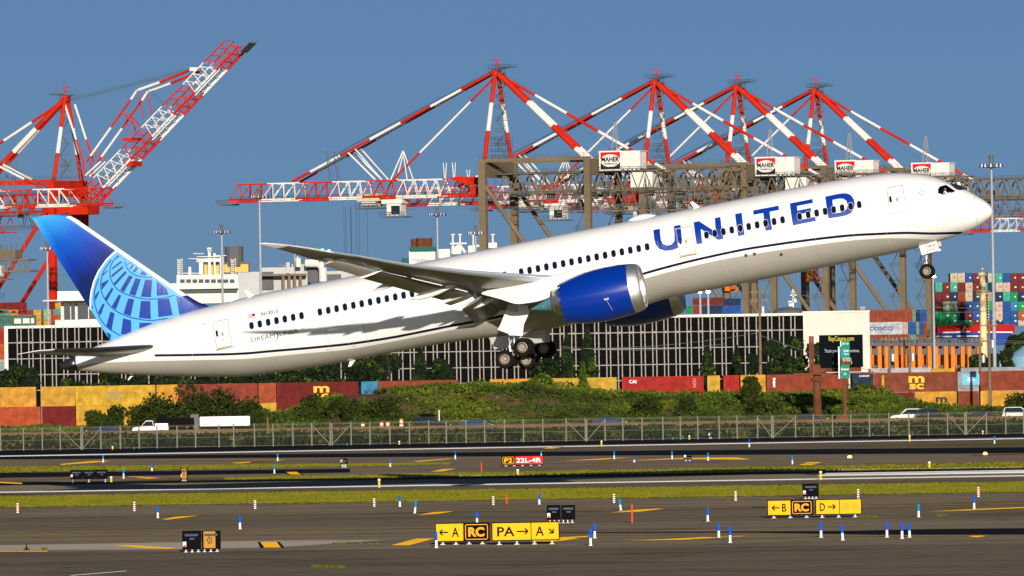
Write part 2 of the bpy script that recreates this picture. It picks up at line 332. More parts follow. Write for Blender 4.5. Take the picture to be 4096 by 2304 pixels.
for p in [
    [Z1(770, 1243), Z1(900, 1243), Z1(1205, 1262), Z1(1150, 1268), Z1(960, 1262)],
    [Z1(410, 690), Z1(620, 670), Z1(780, 667), Z1(620, 682), Z1(410, 697)], [Z1(1565, 683), Z1(1866, 662), Z1(1866, 668), Z1(1620, 686)],
    [Z1(860, 776), Z1(960, 775), Z1(1090, 785), Z1(1000, 790)], [Z1(1095, 1066), Z1(1200, 1048), Z1(1350, 1040), Z1(1240, 1056), Z1(1140, 1068)],
    [Z2(0, 675), Z2(250, 658), Z2(150, 670), Z2(0, 680)], [Z2(1095, 672), Z2(1420, 648), Z2(1300, 662), Z2(1150, 675)],
    [Z2(1225, 742), Z2(1310, 724), Z2(1400, 722), Z2(1300, 741)], [Z2(1130, 1038), Z2(1240, 1018), Z2(1400, 1010), Z2(1280, 1028)],
    [Z2(955, 1243), Z2(1130, 1197), Z2(1255, 1196), Z2(1080, 1243)],
    [Z3(200, 1215), Z3(420, 1187), Z3(660, 1176), Z3(420, 1212), Z3(300, 1222)], [Z3(870, 1212), Z3(1500, 1182), Z3(1700, 1178), Z3(1250, 1205)],
    [Z3(750, 1020), Z3(900, 1002), Z3(1150, 990), Z3(950, 1014)], [Z3(290, 585), Z3(360, 572), Z3(440, 571), Z3(360, 585)],
    [Z3(430, 668), Z3(700, 652), Z3(900, 645), Z3(700, 660)], [Z3(800, 672), Z3(1200, 650), Z3(1600, 645), Z3(1700, 657), Z3(1640, 660), Z3(1200, 657)],
    [Z4(330, 698), Z4(390, 678), Z4(490, 678), Z4(420, 698)], [Z4(1200, 1015), Z4(1500, 998), Z4(1860, 983), Z4(1860, 990), Z4(1450, 1007)],
    [Z4(1480, 1182), Z4(1560, 1172), Z4(1600, 1180), Z4(1540, 1190)]]: mark(list(reversed(p)))
mark([Z2(235, 1258), Z2(200, 1218), Z2(50, 1220), Z2(85, 1258)], P_k, .016); mark([Z2(210, 1258), Z2(180, 1219), Z2(68, 1221), Z2(98, 1258)])
mark([Z2(365, 763), Z2(330, 743), Z2(235, 744), Z2(265, 763)], P_k, .016); mark([Z2(348, 763), Z2(318, 743), Z2(247, 744), Z2(275, 763)])
mark([Z1(1785, 1258), Z1(1770, 1216), Z1(1750, 1220), Z1(1765, 1258)], P_k, .016)
line(Z4(1500, 630), Z4(1860, 622), 3, P_r); line(Z1(480, 1448), Z1(860, 1417), 1.6, P_w)
# grass blades on the mown strips, weeds on the field behind the fence
def tufts(name, quads, n, hgt, wid, m, zf=None, label=None):
    vs = np.zeros((n*3, 3)); tot = sum(q[4] for q in quads); k = 0
    for (x0, x1, fa, fb, wt) in quads:
        c = int(n*wt/tot)
        for _ in range(c):
            px = random.uniform(x0, x1); a, b = fa(px), fb(px)
            da = -CAMH/((CY-a)) ; t = random.random()
            pa = G(px, a); pb = G(px, b); p = pa.lerp(pb, t)
            h = hgt*random.uniform(.5, 1.3); wd = wid*random.uniform(.5, 1.3); s = random.uniform(-.5, .5)*wd
            z = zf(p.x, p.y) if zf else 0
            vs[k*3] = (p.x-wd/2, p.y+random.uniform(-.1, .1), z); vs[k*3+1] = (p.x+wd/2, p.y+random.uniform(-.1, .1), z); vs[k*3+2] = (p.x+s, p.y+.1, z+h); k += 1
    me = bpy.data.meshes.new(name); me.from_pydata(vs[:k*3].tolist(), [], [(3*i, 3*i+1, 3*i+2) for i in range(k)])
    me.materials.append(m); o = bpy.data.objects.new(name, me); COL.objects.link(o); props(o, label, 'grass', kind='stuff'); return o
tufts('grass', [(-400, 4500, lambda x: lin(1987.7, 1930, x), lambda x: lin(2030.8, 1968.6, x), 6), (-300, 1800, lambda x: 1868-x*.008, lambda x: 1892-x*.019, 1), (900, 4400, lambda x: 1912-(x-900)*.0195, lambda x: 1920-(x-900)*.0150, 1)], 42000, .11, .25, mat('grass_blades', (.095, .115, .006), .9, col2=(.19, .16, .014), scale=.3, spec=.1), label='mown grass growing in strips between the runways')

# ================================================================= AIRLINER
# local frame: x forward (nose tip at 0), y to the aircraft's left (away from the camera), z up, metres
RT = Matrix(((0.9727879, 0.15514348, -0.17208775, 33.75763412), (-0.15114491, 0.98784923, 0.03618174, 597.20461642), (0.17561011, -0.00918697, 0.98441693, 19.26894135), (0, 0, 0, 1)))
plane = empty('airliner', 'white twin-engine jet airliner with blue lettering and blue tail, taking off nose-up over the runways', 'airplane'); plane.matrix_world = RT
FX = [0,-.04,-.25,-.65,-1.07,-1.5,-2,-2.66,-3.46,-4.32,-5.2,-6.4,-7.9,-9.5,-12,-20,-23.5,-26,-30,-34,-37.5,-41.5,-45,-48,-51,-54.2,-56.5,-57.4,-59.3,-61.4,-63.5,-64.6,-66,-67,-67.6]
FT = [0,.22,.6,1.02,1.4,1.76,2.12,2.55,3.08,3.46,3.73,3.98,4.15,4.24,4.3,4.3,4.3,4.31,4.31,4.31,4.32,4.32,4.32,4.33,4.36,4.28,4.18,4.12,3.93,3.63,3.2,3.0,2.68,2.45,2.28]
FB = [-.02,-.15,-.38,-.6,-.8,-.95,-1.06,-1.18,-1.29,-1.38,-1.47,-1.55,-1.58,-1.58,-1.6,-1.58,-1.58,-1.82,-2.08,-2.08,-1.78,-1.57,-1.55,-1.53,-1.42,-1.2,-.82,-.64,-.22,.24,.77,1.05,1.45,1.72,1.88]
FW = [0,.2,.5,.85,1.12,1.35,1.58,1.85,2.12,2.36,2.55,2.72,2.84,2.885,2.885,2.885,2.885,2.885,2.885,2.885,2.885,2.885,2.885,2.885,2.87,2.8,2.55,2.42,2.1,1.68,1.25,1.0,.66,.4,.22]
def pchip(xs, ys):
    xs = np.array(xs, float); ys = np.array(ys, float); h = np.diff(xs); d = np.diff(ys)/h; m = np.zeros(len(xs))
    for i in range(1, len(xs)-1):
        if d[i-1]*d[i] > 0:
            w1 = 2*h[i]+h[i-1]; w2 = h[i]+2*h[i-1]; m[i] = (w1+w2)/(w1/d[i-1]+w2/d[i])
    m[0] = d[0]; m[-1] = d[-1]
    def f(x):
        x = min(max(x, xs[0]), xs[-1]); i = min(max(int(np.searchsorted(xs, x))-1, 0), len(xs)-2); t = (x-xs[i])/h[i]
        return float((1+2*t)*(1-t)**2*ys[i]+t*(1-t)**2*h[i]*m[i]+t*t*(3-2*t)*ys[i+1]+t*t*(t-1)*h[i]*m[i+1])
    return f
_s = [sqrt(-x) for x in FX]; _T, _B, _Wd = pchip(_s, FT), pchip(_s, FB), pchip(_s, FW)
def sec(x):
    s = sqrt(max(0, -x)); return _T(s), _B(s), _Wd(s)
STR = pchip([2.3, 4.5, 6, 8.1, 9.9, 12.4, 15, 17.7, 20.4, 22.9, 24.7, 28, 35.8, 39.35, 42.4, 45.5, 49, 52.2, 53.3, 57.3, 60.2, 63], [-1.12, -.76, -.43, -.10, .15, .37, .53, .63, .59, .48, .34, -.1, -.63, -.60, -.60, -.5, -.2, .15, .26, .91, 1.44, 1.9])
GRY = pchip([2.6, 4, 5.8, 7.6, 10, 11.2, 13.8, 16.5, 19.1, 21.8, 24.6, 28, 36.5, 40.5, 45.5, 50.4, 53.4, 57.4, 60.2, 62, 68], [-1.27, -1.24, -.86, -.5, -.2, -.1, .05, .18, .24, .17, 0, -.35, -.85, -.88, -.84, -.41, -.11, .55, 1.04, 1.35, 2.3])
def side(x, z, off=0.0):
    T, B, w_ = sec(x); c = (T+B)/2; h = max(.01, (T-B)/2)
    return -w_*sqrt(max(0, 1-((z-c)/h)**2))-off
# fuselage skin: ring vertices lie exactly on the stripe and belly-paint boundaries
def fus_ring(x):
    T, B, w_ = sec(x); c = (T+B)/2; h = max(.004, (T-B)/2)
    def th(z): return math.acos(max(-.985, min(.985, (z-c)/h)))
    s = STR(-x); g = GRY(-x); a1 = th(s+.085); a2 = th(s-.085); a3 = max(th(g), a2+.004)
    if x > -2.35 or x < -60.25: a1 = a2-.03
    if x > -2.7: a3 = max(a2+.01, 3.08)
    segs = [np.linspace(0, a1, 19)[:-1], np.array([a1]), np.linspace(a2, a3, 4)[:-1], np.linspace(a3, pi, 15)]
    t = np.concatenate(segs); left = [(x, -w_*sin(a), c+h*cos(a)) for a in t]; right = [(x, w_*sin(a), c+h*cos(a)) for a in t[1:-1][::-1]]
    return left+right, len(t)
xs = [0-.0005]+[-(i/18)**2*3.2 for i in range(1, 19)]+list(np.arange(-3.6, -66.2, -.45))+[-66.2]
xs = sorted(set(round(x, 4) for x in xs+[-2.35, -2.7, -60.25, -60.26]), reverse=True)
rings = []; nt_ = 0
for x in xs: r, nt_ = fus_ring(x); rings.append(r)
NR = len(rings[0])
def fmat(i, k):
    kk = k if k < nt_-1 else NR-1-k
    x = (xs[i]+xs[min(i+1, len(xs)-1)])/2
    if kk == 18 and -60.25 < x < -2.35: return 1
    if kk >= 22 and x < -2.7: return 2
    return 0
mb = MB(); mb.loft(rings, fmat); fus = mb.build('fuselage', [M['white'], M['navy'], M['gray']], plane, smooth=True)
# cockpit recess and pilot are cut into the skin
CK1 = [(-3.332, 2.189), (-3.186, 2.351), (-2.794, 2.39), (-2.259, 1.867), (-2.294, 1.791), (-3.023, 1.713), (-3.368, 1.883)]
CK2 = [(-2.622, 2.447), (-2.228, 2.321), (-1.81, 2.084), (-1.524, 1.812), (-1.982, 1.817), (-2.199, 1.939)]
cut = MB(); cut.prism(CK1, -3.5, -.35); cut.prism([(a, b) for a, b in CK1], .35, 3.5)
co = cut.build('cockpit_cutter', M['black'], plane)
md = fus.modifiers.new('b', 'BOOLEAN'); md.object = co; md.operation = 'DIFFERENCE'; md.solver = 'EXACT'
try:
    dg = bpy.context.evaluated_depsgraph_get(); me = bpy.data.meshes.new_from_object(fus.evaluated_get(dg))
    if len(me.polygons) > 5000:
        idx = [p.material_index for p in me.polygons]; fus.modifiers.clear(); fus.data = me; CUTOK = True
        me.materials.clear()
        for k_ in ('white', 'navy', 'gray', 'black'): me.materials.append(M[k_])
        me.polygons.foreach_set('material_index', idx)
        for p in me.polygons:
            c_ = p.center
            if -3.4 < c_.x < -2.2 and 1.68 < c_.z < 2.42 and abs(c_.y) < abs(side(c_.x, c_.z))-.04: p.material_index = 3; p.use_smooth = False
    else: fus.modifiers.clear(); CUTOK = False
except Exception as ex:
    print('cut failed', ex); fus.modifiers.clear(); CUTOK = False
me_ = co.data; bpy.data.objects.remove(co); print('cockpit cut', CUTOK, [m.name for m in fus.data.materials])
# APU cone
mb = MB(); rr = []
for x in [-66.2, -66.6, -67, -67.35, -67.6]:
    T, B, w_ = sec(x); c = (T+B)/2; h = (T-B)/2; rr.append([(x, -w_*1.01*sin(a), c+h*1.01*cos(a)) for a in np.linspace(0, 2*pi, 33)[:-1]])
rr.append([(-67.45, .15*sin(a)*-1, 2.08+.15*cos(a)) for a in np.linspace(0, 2*pi, 33)[:-1]])
mb.loft(rr, 0); mb.build('exhaust_cone', M['darkmetal'], plane, smooth=True)
# surface decals -------------------------------------------------
def decal(polys, off=.012, step=.12, both=False):
    """polygons in body x,z laid on the near skin, cut finely so that they follow the curve"""
    mb = MB()
    for P in polys:
        bm = bmesh.new(); vs = [bm.verts.new((a, 0, b)) for a, b in P]
        f = bm.faces.new(vs); f.normal_update(); bmesh.ops.triangulate(bm, faces=[f])
        zs = [b for a, b in P]; xs_ = [a for a, b in P]
        for z in np.arange(math.floor(min(zs)/step)*step+step, max(zs), step):
            g = bm.verts[:]+bm.edges[:]+bm.faces[:]; bmesh.ops.bisect_plane(bm, geom=g, plane_co=(0, 0, z), plane_no=(0, 0, 1))
        for x in np.arange(math.floor(min(xs_)/1.0)+1.0, max(xs_), 1.0 if max(xs_) < -9 and min(xs_) > -50 else .25):
            g = bm.verts[:]+bm.edges[:]+bm.faces[:]; bmesh.ops.bisect_plane(bm, geom=g, plane_co=(x, 0, 0), plane_no=(1, 0, 0))
        bm.verts.index_update()
        mb.add([(v.co.x, side(v.co.x, v.co.z, off), v.co.z) for v in bm.verts], [tuple(v.index for v in f.verts) for f in bm.faces]); bm.free()
    return mb
def ring_outline(x0, x1, z0, z1, r, wd, off=.014, n=5):
    def rr_(d):
        a0, a1, b0, b1, q = x0+d, x1-d, z0+d, z1-d, max(.01, r-d); P = []
        for cx, cz, t0 in ((a1-q, b1-q, 0), (a0+q, b1-q, pi/2), (a0+q, b0+q, pi), (a1-q, b0+q, 3*pi/2)):
            P += [(cx+q*cos(t0+pi/2*i/n), cz+q*sin(t0+pi/2*i/n)) for i in range(n+1)]
        return P
    A, B = rr_(0), rr_(wd); out = []
    for i in range(len(A)):
        j = (i+1) % len(A); m_ = max(1, int(hypot(A[i][0]-A[j][0], A[i][1]-A[j][1])/.2))
        for k in range(m_):
            s, t = k/m_, (k+1)/m_; L = lambda P, Q, u: (P[0]+(Q[0]-P[0])*u, P[1]+(Q[1]-P[1])*u)
            out.append([L(A[i], A[j], s), L(A[i], A[j], t), L(B[i], B[j], t), L(B[i], B[j], s)])
    mb = MB()
    for q in out: mb.add([(a, side(a, b, off), b) for a, b in q], [(0, 1, 2, 3)])
    return mb
def rrect(cx, cz, w_, h_, r, n=5):
    P = []
    for sx, sz, t0 in ((1, 1, 0), (-1, 1, pi/2), (-1, -1, pi), (1, -1, 3*pi/2)):
        P += [(cx+sx*(w_/2-r)+r*cos(t0+pi/2*i/n), cz+sz*(h_/2-r)+r*sin(t0+pi/2*i/n)) for i in range(n+1)]
    return P
wins = [-52.83+.61*i for i in range(7)]+[-47.83+.61*i for i in range(12)]+[-40.51+.61*i for i in range(11)]+[-33.2+.607*i for i in range(16)]+[-19.82+.6078*i for i in range(10)]+[-13.12+.6085*i for i in range(8)]
for x in wins:
    wz = 2.14
    mb = MB(); A = rrect(x, wz, .37, .57, .17); mb.add([(a, side(a, b, .010), b) for a, b in A], [tuple(range(len(A)))])
    fr = mb.build('passenger_window', M['frame'], fus)
    mb = MB(); A = rrect(x, wz, .31, .50, .145); mb.add([(a, side(a, b, .022), b) for a, b in A], [tuple(range(len(A)))]); mb.build('pane', M['glass'], fr)
for x in (-53.45, -23.45, -22.84, -8.26): ring_outline(x-.17, x+.17, 1.88, 2.40, .16, .022, .02).build('window_plug', M['seam'], fus)
LT = dict(
U=[(-23.512, 3.24), (-23.042, 3.234), (-23.052, 2.743), (-23.049, 2.406), (-22.946, 2.104), (-22.669, 1.949), (-22.345, 1.965), (-22.114, 2.187), (-22.048, 2.609), (-22.034, 3.235), (-21.552, 3.219), (-21.573, 2.447), (-21.613, 2.087), (-21.74, 1.811), (-21.987, 1.627), (-22.403, 1.556), (-22.865, 1.601), (-23.263, 1.813), (-23.471, 2.188), (-23.517, 2.566)],
N=[(-20.605, 3.218), (-20.222, 3.222), (-19.136, 2.23), (-19.082, 3.216), (-18.679, 3.216), (-18.68, 1.639), (-19.069, 1.636), (-20.152, 2.634), (-20.2, 1.607), (-20.611, 1.635)],
I=[(-17.62, 3.22), (-17.138, 3.21), (-17.163, 1.618), (-17.632, 1.618)],
T=[(-16.32, 3.215), (-14.493, 3.198), (-14.507, 2.883), (-15.176, 2.883), (-15.18, 1.598), (-15.66, 1.607), (-15.631, 2.887), (-16.333, 2.893)],
E=[(-13.691, 3.192), (-12.066, 3.189), (-12.065, 2.898), (-13.207, 2.905), (-13.216, 2.577), (-12.26, 2.58), (-12.267, 2.3), (-13.211, 2.288), (-13.2, 1.905), (-12.044, 1.908), (-12.051, 1.604), (-13.701, 1.605)],
Do=[(-11.153, 3.174), (-10.252, 3.189), (-9.789, 3.149), (-9.531, 3.063), (-9.319, 2.885), (-9.178, 2.588), (-9.155, 2.248), (-9.258, 1.935), (-9.54, 1.657), (-9.888, 1.574), (-10.291, 1.56), (-11.151, 1.598)],
Di=[(-10.678, 2.835), (-10.157, 2.838), (-9.899, 2.766), (-9.722, 2.596), (-9.655, 2.281), (-9.754, 2.033), (-9.951, 1.892), (-10.305, 1.856), (-10.702, 1.875)])
Do, Di = LT['Do'], LT['Di']
dpoly = [[Do[0], Do[1], Di[1], Di[0]], [Do[1], Do[2], Di[2], Di[1]], [Do[2], Do[3], Do[4], Di[3], Di[2]], [Do[4], Do[5], Di[4], Di[3]], [Do[5], Do[6], Do[7], Di[5], Di[4]], [Do[7], Do[8], Di[6], Di[5]], [Do[8], Do[9], Do[10], Di[7], Di[6]], [Do[10], Do[11], Di[8], Di[7]], [Do[11], Do[0], Di[0], Di[8]]]
for k in 'UNITE': decal([LT[k]], .006).build('blue_letter', M['ublue'], fus)
decal(dpoly, .006).build('blue_letter', M['ublue'], fus)
def body_text(txt, x0, z0, wd, ht, m, name='lettering', off=.012, bold=0.0, slope=0.0, parent=None):
    vs, fs, a = text_faces(txt, bold); mb = MB()
    mb.add([(x0+u*wd, side(x0+u*wd, z0+v*ht+u*slope, off), z0+v*ht+u*slope) for u, v in vs], fs); return mb.build(name, m, parent or fus)
body_text('N13013', -52.03, 2.67, 1.2, .27, M['ink'], 'registration', bold=.02)
body_text('DREAM', -53.03, 1.0, 1.72, .30, M['ink'], 'type_name')
body_text('LINER', -50.95, 1.01, 1.36, .28, M['ink'], 'type_name')
a_ = [(-51.45+.42*sin(t)-.0, 1.13+.36*cos(t)) for t in np.linspace(.05, pi-.15, 12)]; b_ = [(-51.45+.33*sin(t)-.0, 1.14+.35*cos(t)) for t in np.linspace(.05, pi-.15, 12)]
mb = MB()
for i in range(11): mb.add([(p[0], side(p[0], p[1], .012), p[1]) for p in (a_[i], a_[i+1], b_[i+1], b_[i])], [(0, 1, 2, 3)])
mb.build('crescent_mark', M['ink'], fus)
body_text('1013', -56.36, 2.86, .33, .10, M['ink'], 'fleet_number', bold=.02); body_text('connecting people. uniting the world.', -4.78, .94, 1.76, .09, mat('pale_blue_lettering', (.25, .3, .6), .5), 'slogan', .012)
# flag
mb = decal([[(-52.99, 2.67), (-52.47, 2.65), (-52.47, 2.94), (-52.99, 2.96)]], .006, .3); fl = mb.build('flag', M['mwhite'], fus)
decal([[(-52.99, 2.67+.29*(i/13)), (-52.47, 2.65+.29*(i/13)), (-52.47, 2.65+.29*((i+1)/13)), (-52.99, 2.67+.29*((i+1)/13))] for i in range(0, 13, 2)], .012, .3).build('flag_stripes', M['mred'], fl)
decal([[(-52.7, 2.82), (-52.47, 2.81), (-52.47, 2.955), (-52.7, 2.965)]], .018, .3).build('flag_canton', M['ublue'], fl)
# star alliance style pinwheel of five triangles
mb = MB()
for k in range(5):
    t = pi/2+2*pi*k/5; c = (-4.47+.17*cos(t), 2.12+.17*sin(t)); q = [(c[0]+.10*cos(t+a), c[1]+.10*sin(t+a)) for a in (.4, 2.6, 4.4)]
    mb.add([(a, side(a, b, .014), b) for a, b in q], [(0, 1, 2)])
mb.build('star_emblem', mat('emblem_grey', (.33, .31, .28), .5), fus)
# doors
def door(x0, x1, z0, z1, wx, sill=True):
    d = decal([[(x0, z0), (x1, z0), (x1, z1), (x0, z1)]], .008).build('cabin_door', M['white'], fus)
    ring_outline(x0, x1, z0, z1, .14, .055, .018).build('door_seam', M['seam'], d)
    ring_outline((x0+x1)/2-.22, (x0+x1)/2+.22, z1-.33, z1-.2, .06, .018, .02).build('handle_recess', M['seam'], d)
    if wx is not None:
        f_ = MB().add([(a, side(a, b, .02), b) for a, b in rrect(wx, 2.08, .17, .46, .08)], [tuple(range(24))]).build('door_window', M['glass'], d)
    decal([[(x0+.45, z0+.95), (x0+.8, z0+.95), (x0+.8, z0+1.0), (x0+.45, z0+1.0)], [(x0+.55, z0+.8), (x0+.7, z0+.8), (x0+.7, z0+1.1), (x0+.55, z0+1.1)], [(x0+.5, z0+.5), (x0+.68, z0+.5), (x0+.68, z0+.58), (x0+.5, z0+.58)]], .016, 1).build('door_placard', M['seam'], d)
    if sill:
        mb = MB(); y = side((x0+x1)/2, z0-.04); mb.box(((x0+x1)/2, y-.02, z0-.05), (x1-x0+.06, .09, .07)); mb.build('door_sill', mat('door_sill_bronze', (.32, .22, .12), .5), d)
    return d
door(-6.83, -5.66, 1.03, 2.96, -6.65, False)
d2 = decal([[(-21.93, 1.0), (-20.75, 1.0), (-20.75, 3.03), (-21.93, 3.03)]], .009)
dd = door(-21.94, -20.74, 1.02, 3.03, -21.72)
decal([[(-21.93, 2.0), (-21.60, 1.96), (-21.56, 2.3), (-21.55, 2.95), (-21.90, 2.98)]], .014).build('blue_letter_edge', M['ublue'], dd)
door(-55.62, -54.43, 1.0, 2.97, -55.4)
# cargo door and skin seams
ring_outline(-47.7, -44.93, -1.04, .86, .08, .022, .012).build('cargo_door_seam', M['seam'], fus)
ring_outline(-12.35, -9.63, -1.1, .80, .08, .022, .012).build('cargo_door_seam', M['seam'], fus)
for x, z in ((-17.38, .19), (-16.77, .183), (-14.95, -.22)):
    MB().add([(x+.12*cos(t), side(x+.12*cos(t), z+.12*sin(t), .014), z+.12*sin(t)) for t in np.linspace(0, 2*pi, 15)[:-1]], [tuple(range(14))]).build('skin_port', M['bronze'], fus)
def ring_seam(x, z0, z1, wd=.018, m='seam'):
    mb = MB(); T, B, w_ = sec(x)
    for z in np.arange(z0, z1, .15):
        q = [(x, z), (x+wd, z), (x+wd, min(z+.15, z1)), (x, min(z+.15, z1))]; mb.add([(a, side(a, b, .008), b) for a, b in q], [(0, 1, 2, 3)])
    return mb
mb = MB()
for i in range(24):
    a0, a1 = pi*i/24, pi*(i+1)/24; q = []
    for a, dx in ((a0, 0), (a1, 0), (a1, .02), (a0, .02)):
        x = -1.02-.12*(1-cos(a))*.5*1.6+dx; T, B, w_ = sec(x); c, h = (T+B)/2, (T-B)/2; q.append((x, -(w_+.008)*sin(a), c+(h+.008)*cos(a)))
    mb.add(q, [(0, 1, 2, 3)])
mb.build('radome_seam', M['seam'], fus)
SEAMF = mat('faint_seam', (.60, .58, .55), .6)
for x in (-60.28, -57.5, -52, -46.3, -38, -25.5, -19, -13.2, -7.4): mm = ring_seam(x, 0.2 if x < -50 else -1.0, 3.4 if x < -50 else 0.2, .015); mm.build('skin_seam', SEAMF, fus)
rng2 = random.Random(5)
for k in range(16):
    x = rng2.uniform(-58, -3); z = rng2.choice([-1.0, -.9, -.7, -.6, .3, .9]); 
    MB().add([(x+a, side(x+a, z+b, .012), z+b) for a, b in ((0, 0), (.14, 0), (.14, .05), (0, .05))], [(0, 1, 2, 3)]).build('placard', M['seam'], fus)
# cockpit windows
def pane_mesh(P, off):
    m_ = decal([P], off, .06); return m_
cw = pane_mesh([(a+(a+2.85)*.07, b+(b-2.05)*.07) for a, b in CK1], .004)
g2 = mat('cockpit_glass', (.02, .03, .04), .05); 
if CUTOK:
    # frame ring and a tinted pane one can see the pilot through
    tg = bpy.data.materials.new('tinted_cockpit_glass'); tg.use_nodes = True; ntg = tg.node_tree; ntg.nodes.clear()
    oo = ntg.nodes.new('ShaderNodeOutputMaterial'); mxs = ntg.nodes.new('ShaderNodeMixShader'); tr = ntg.nodes.new('ShaderNodeBsdfTransparent'); gl = ntg.nodes.new('ShaderNodeBsdfGlossy')
    tr.inputs[0].default_value = (.62, .66, .68, 1); gl.inputs['Roughness'].default_value = .03; gl.inputs[0].default_value = (1, 1, 1, 1); mxs.inputs[0].default_value = .06
    ntg.links.new(tr.outputs[0], mxs.inputs[1]); ntg.links.new(gl.outputs[0], mxs.inputs[2]); ntg.links.new(mxs.outputs[0], oo.inputs[0])
    pane_mesh(CK1, .006).build('cockpit_window', tg, fus)
else: pane_mesh(CK1, .010).build('cockpit_window', g2, fus)
m_ = pane_mesh(CK2, .02); m_.v = [(a+.03, b, c+.04) for a, b, c in m_.v]; m_.build('cockpit_window', g2, fus)
# far side cockpit panes mirror
for P in (CK2,):
    m_ = pane_mesh(P, .03); m_.v = [(a+.03, -b, c+.04) for a, b, c in m_.v]; m_.build('cockpit_window', g2, fus)
# pilot seated behind the side window
if CUTOK:
    pm = bmesh.new(); lay = pm.verts.layers.skin.verify()
    J = [((-2.95, -1.35, 1.55), .17), ((-2.93, -1.35, 1.80), .19), ((-2.92, -1.35, 1.93), .10), ((-2.91, -1.36, 2.0), .055), ((-2.88, -1.38, 2.09), .085), ((-2.87, -1.38, 2.17), .08),
         ((-2.93, -1.56, 1.90), .06), ((-2.75, -1.62, 1.72), .045), ((-2.52, -1.58, 1.80), .035), ((-2.93, -1.14, 1.90), .06), ((-2.75, -1.1, 1.72), .045), ((-2.52, -1.14, 1.80), .035)]
    vs = [pm.verts.new(p) for p, r in J]
    for v, (p, r) in zip(vs, J): v[lay].radius = (r, r)
    for a, b in ((0, 1), (1, 2), (2, 3), (3, 4), (4, 5), (2, 6), (6, 7), (7, 8), (2, 9), (9, 10), (10, 11)): pm.edges.new((vs[a], vs[b]))
    vs[0][lay].use_root = True
    me = bpy.data.meshes.new('person'); pm.to_mesh(me); pm.free(); po = bpy.data.objects.new('person', me); COL.objects.link(po)
    po.modifiers.new('s', 'SKIN'); ss = po.modifiers.new('d', 'SUBSURF'); ss.levels = ss.render_levels = 1
    dg = bpy.context.evaluated_depsgraph_get(); me2 = bpy.data.meshes.new_from_object(po.evaluated_get(dg)); po.modifiers.clear(); po.data = me2
    me2.materials.clear(); me2.materials.append(M['mwhite']); me2.materials.append(mat('skin', (.45, .22, .13), .6)); me2.materials.append(mat('brown_hair', (.10, .05, .02), .8))
    for p in me2.polygons:
        z, x = p.center.z, p.center.x; p.material_index = (2 if (z > 2.15 or (x < -2.9 and z > 2.05)) else 1) if z > 1.97 or (x > -2.6) else 0; p.use_smooth = True
    po.matrix_world = RT; props(po, 'pilot in a white shirt seated behind the side cockpit window of the airliner', 'person')
# roof fittings
mb = MB(); rr = []
for i in range(13):
    t = i/12; x = -25.55+2.2*t; h = .36*sin(pi*t)**.6 if 0 < t < 1 else .01; b_ = .55*sin(pi*t)**.5 if 0 < t < 1 else .02
    rr.append([(x, b_*cos(a), 4.25+h*max(0, sin(a))) for a in np.linspace(0, 2*pi, 17)[:-1]])
mb.loft(rr); mb.build('antenna_dome', M['white'], fus, smooth=True)
def blade(x, z, h, c=.45, lean=-.25, up=1):
    mb = MB(); mb.prism([(x, z), (x-c, z), (x-c*.9+lean, z+up*h), (x-c*.45+lean, z+up*h)], -.03, .03); return mb
blade(-20.22, 4.28, .48).build('blade_antenna', M['white'], fus); blade(-52.72, 4.3, .5).build('blade_antenna', M['white'], fus); blade(-54.0, 4.2, .34).build('blade_antenna', M['white'], fus); blade(-46.4, -1.52, .42, up=-1).build('blade_antenna', M['white'], fus); blade(-62.4, .42, .24, .25, up=-1).build('blade_antenna', M['white'], fus)
mb = MB(); mb.tube((-11.9, 0, 4.25), (-11.9, 0, 4.38), .11, 0, 10, .06); mb.build('beacon_light', M['lampr'], fus)
# ---------------------------------------------------------------- wings
WS = [(2.2, -25.2, -.30, -36.3, -.10, .13), (5, -27.1, .18, -36.1, .25, .12), (9.4, -30.15, 1.03, -36.2, 1.25, .115), (12.5, -32.3, 1.58, -37.5, 1.93, .105), (15.6, -34.45, 2.17, -38.65, 2.52, .10), (18.8, -36.65, 2.86, -39.85, 3.12, .10), (20.3, -37.7, 3.2, -40.35, 3.4, .10),
      (22, -38.85, 3.65, -41.1, 3.76, .10), (24.7, -40.7, 4.4, -42.35, 4.44, .10), (24.9, -40.85, 4.46, -43.1, 4.40, .08), (26.5, -41.95, 4.85, -43.75, 4.76, .08), (28, -43.1, 5.3, -44.5, 5.22, .08), (29.2, -44.4, 5.75, -45.35, 5.70, .08), (29.75, -45.2, 6.0, -45.85, 5.97, .08), (30.06, -45.95, 6.18, -46.3, 6.17, .10)]
def foil(le, te, t, y, n=14, sg=-1):
    """closed section between leading and trailing edge points (x,z)"""
    P = []; L_ = Vector((te[0]-le[0], te[1]-le[1])); c = L_.length; L_.normalize(); Nn = Vector((L_.y, -L_.x))
    if Nn.y < 0: Nn = -Nn
    s = [0.5*(1-cos(pi*i/n)) for i in range(n+1)]
    th = lambda q: t*5*(.2969*sqrt(q)-.126*q-.3516*q*q+.2843*q**3-.1015*q**4)
    for q in s: P.append((q, th(q)*1.05))
    for q in s[::-1][1:-1]: P.append((q, -th(q)*.95))
    return [(le[0]+L_.x*c*q+Nn.x*c*h, sg*y, le[1]+L_.y*c*q+Nn.y*c*h) for q, h in P]
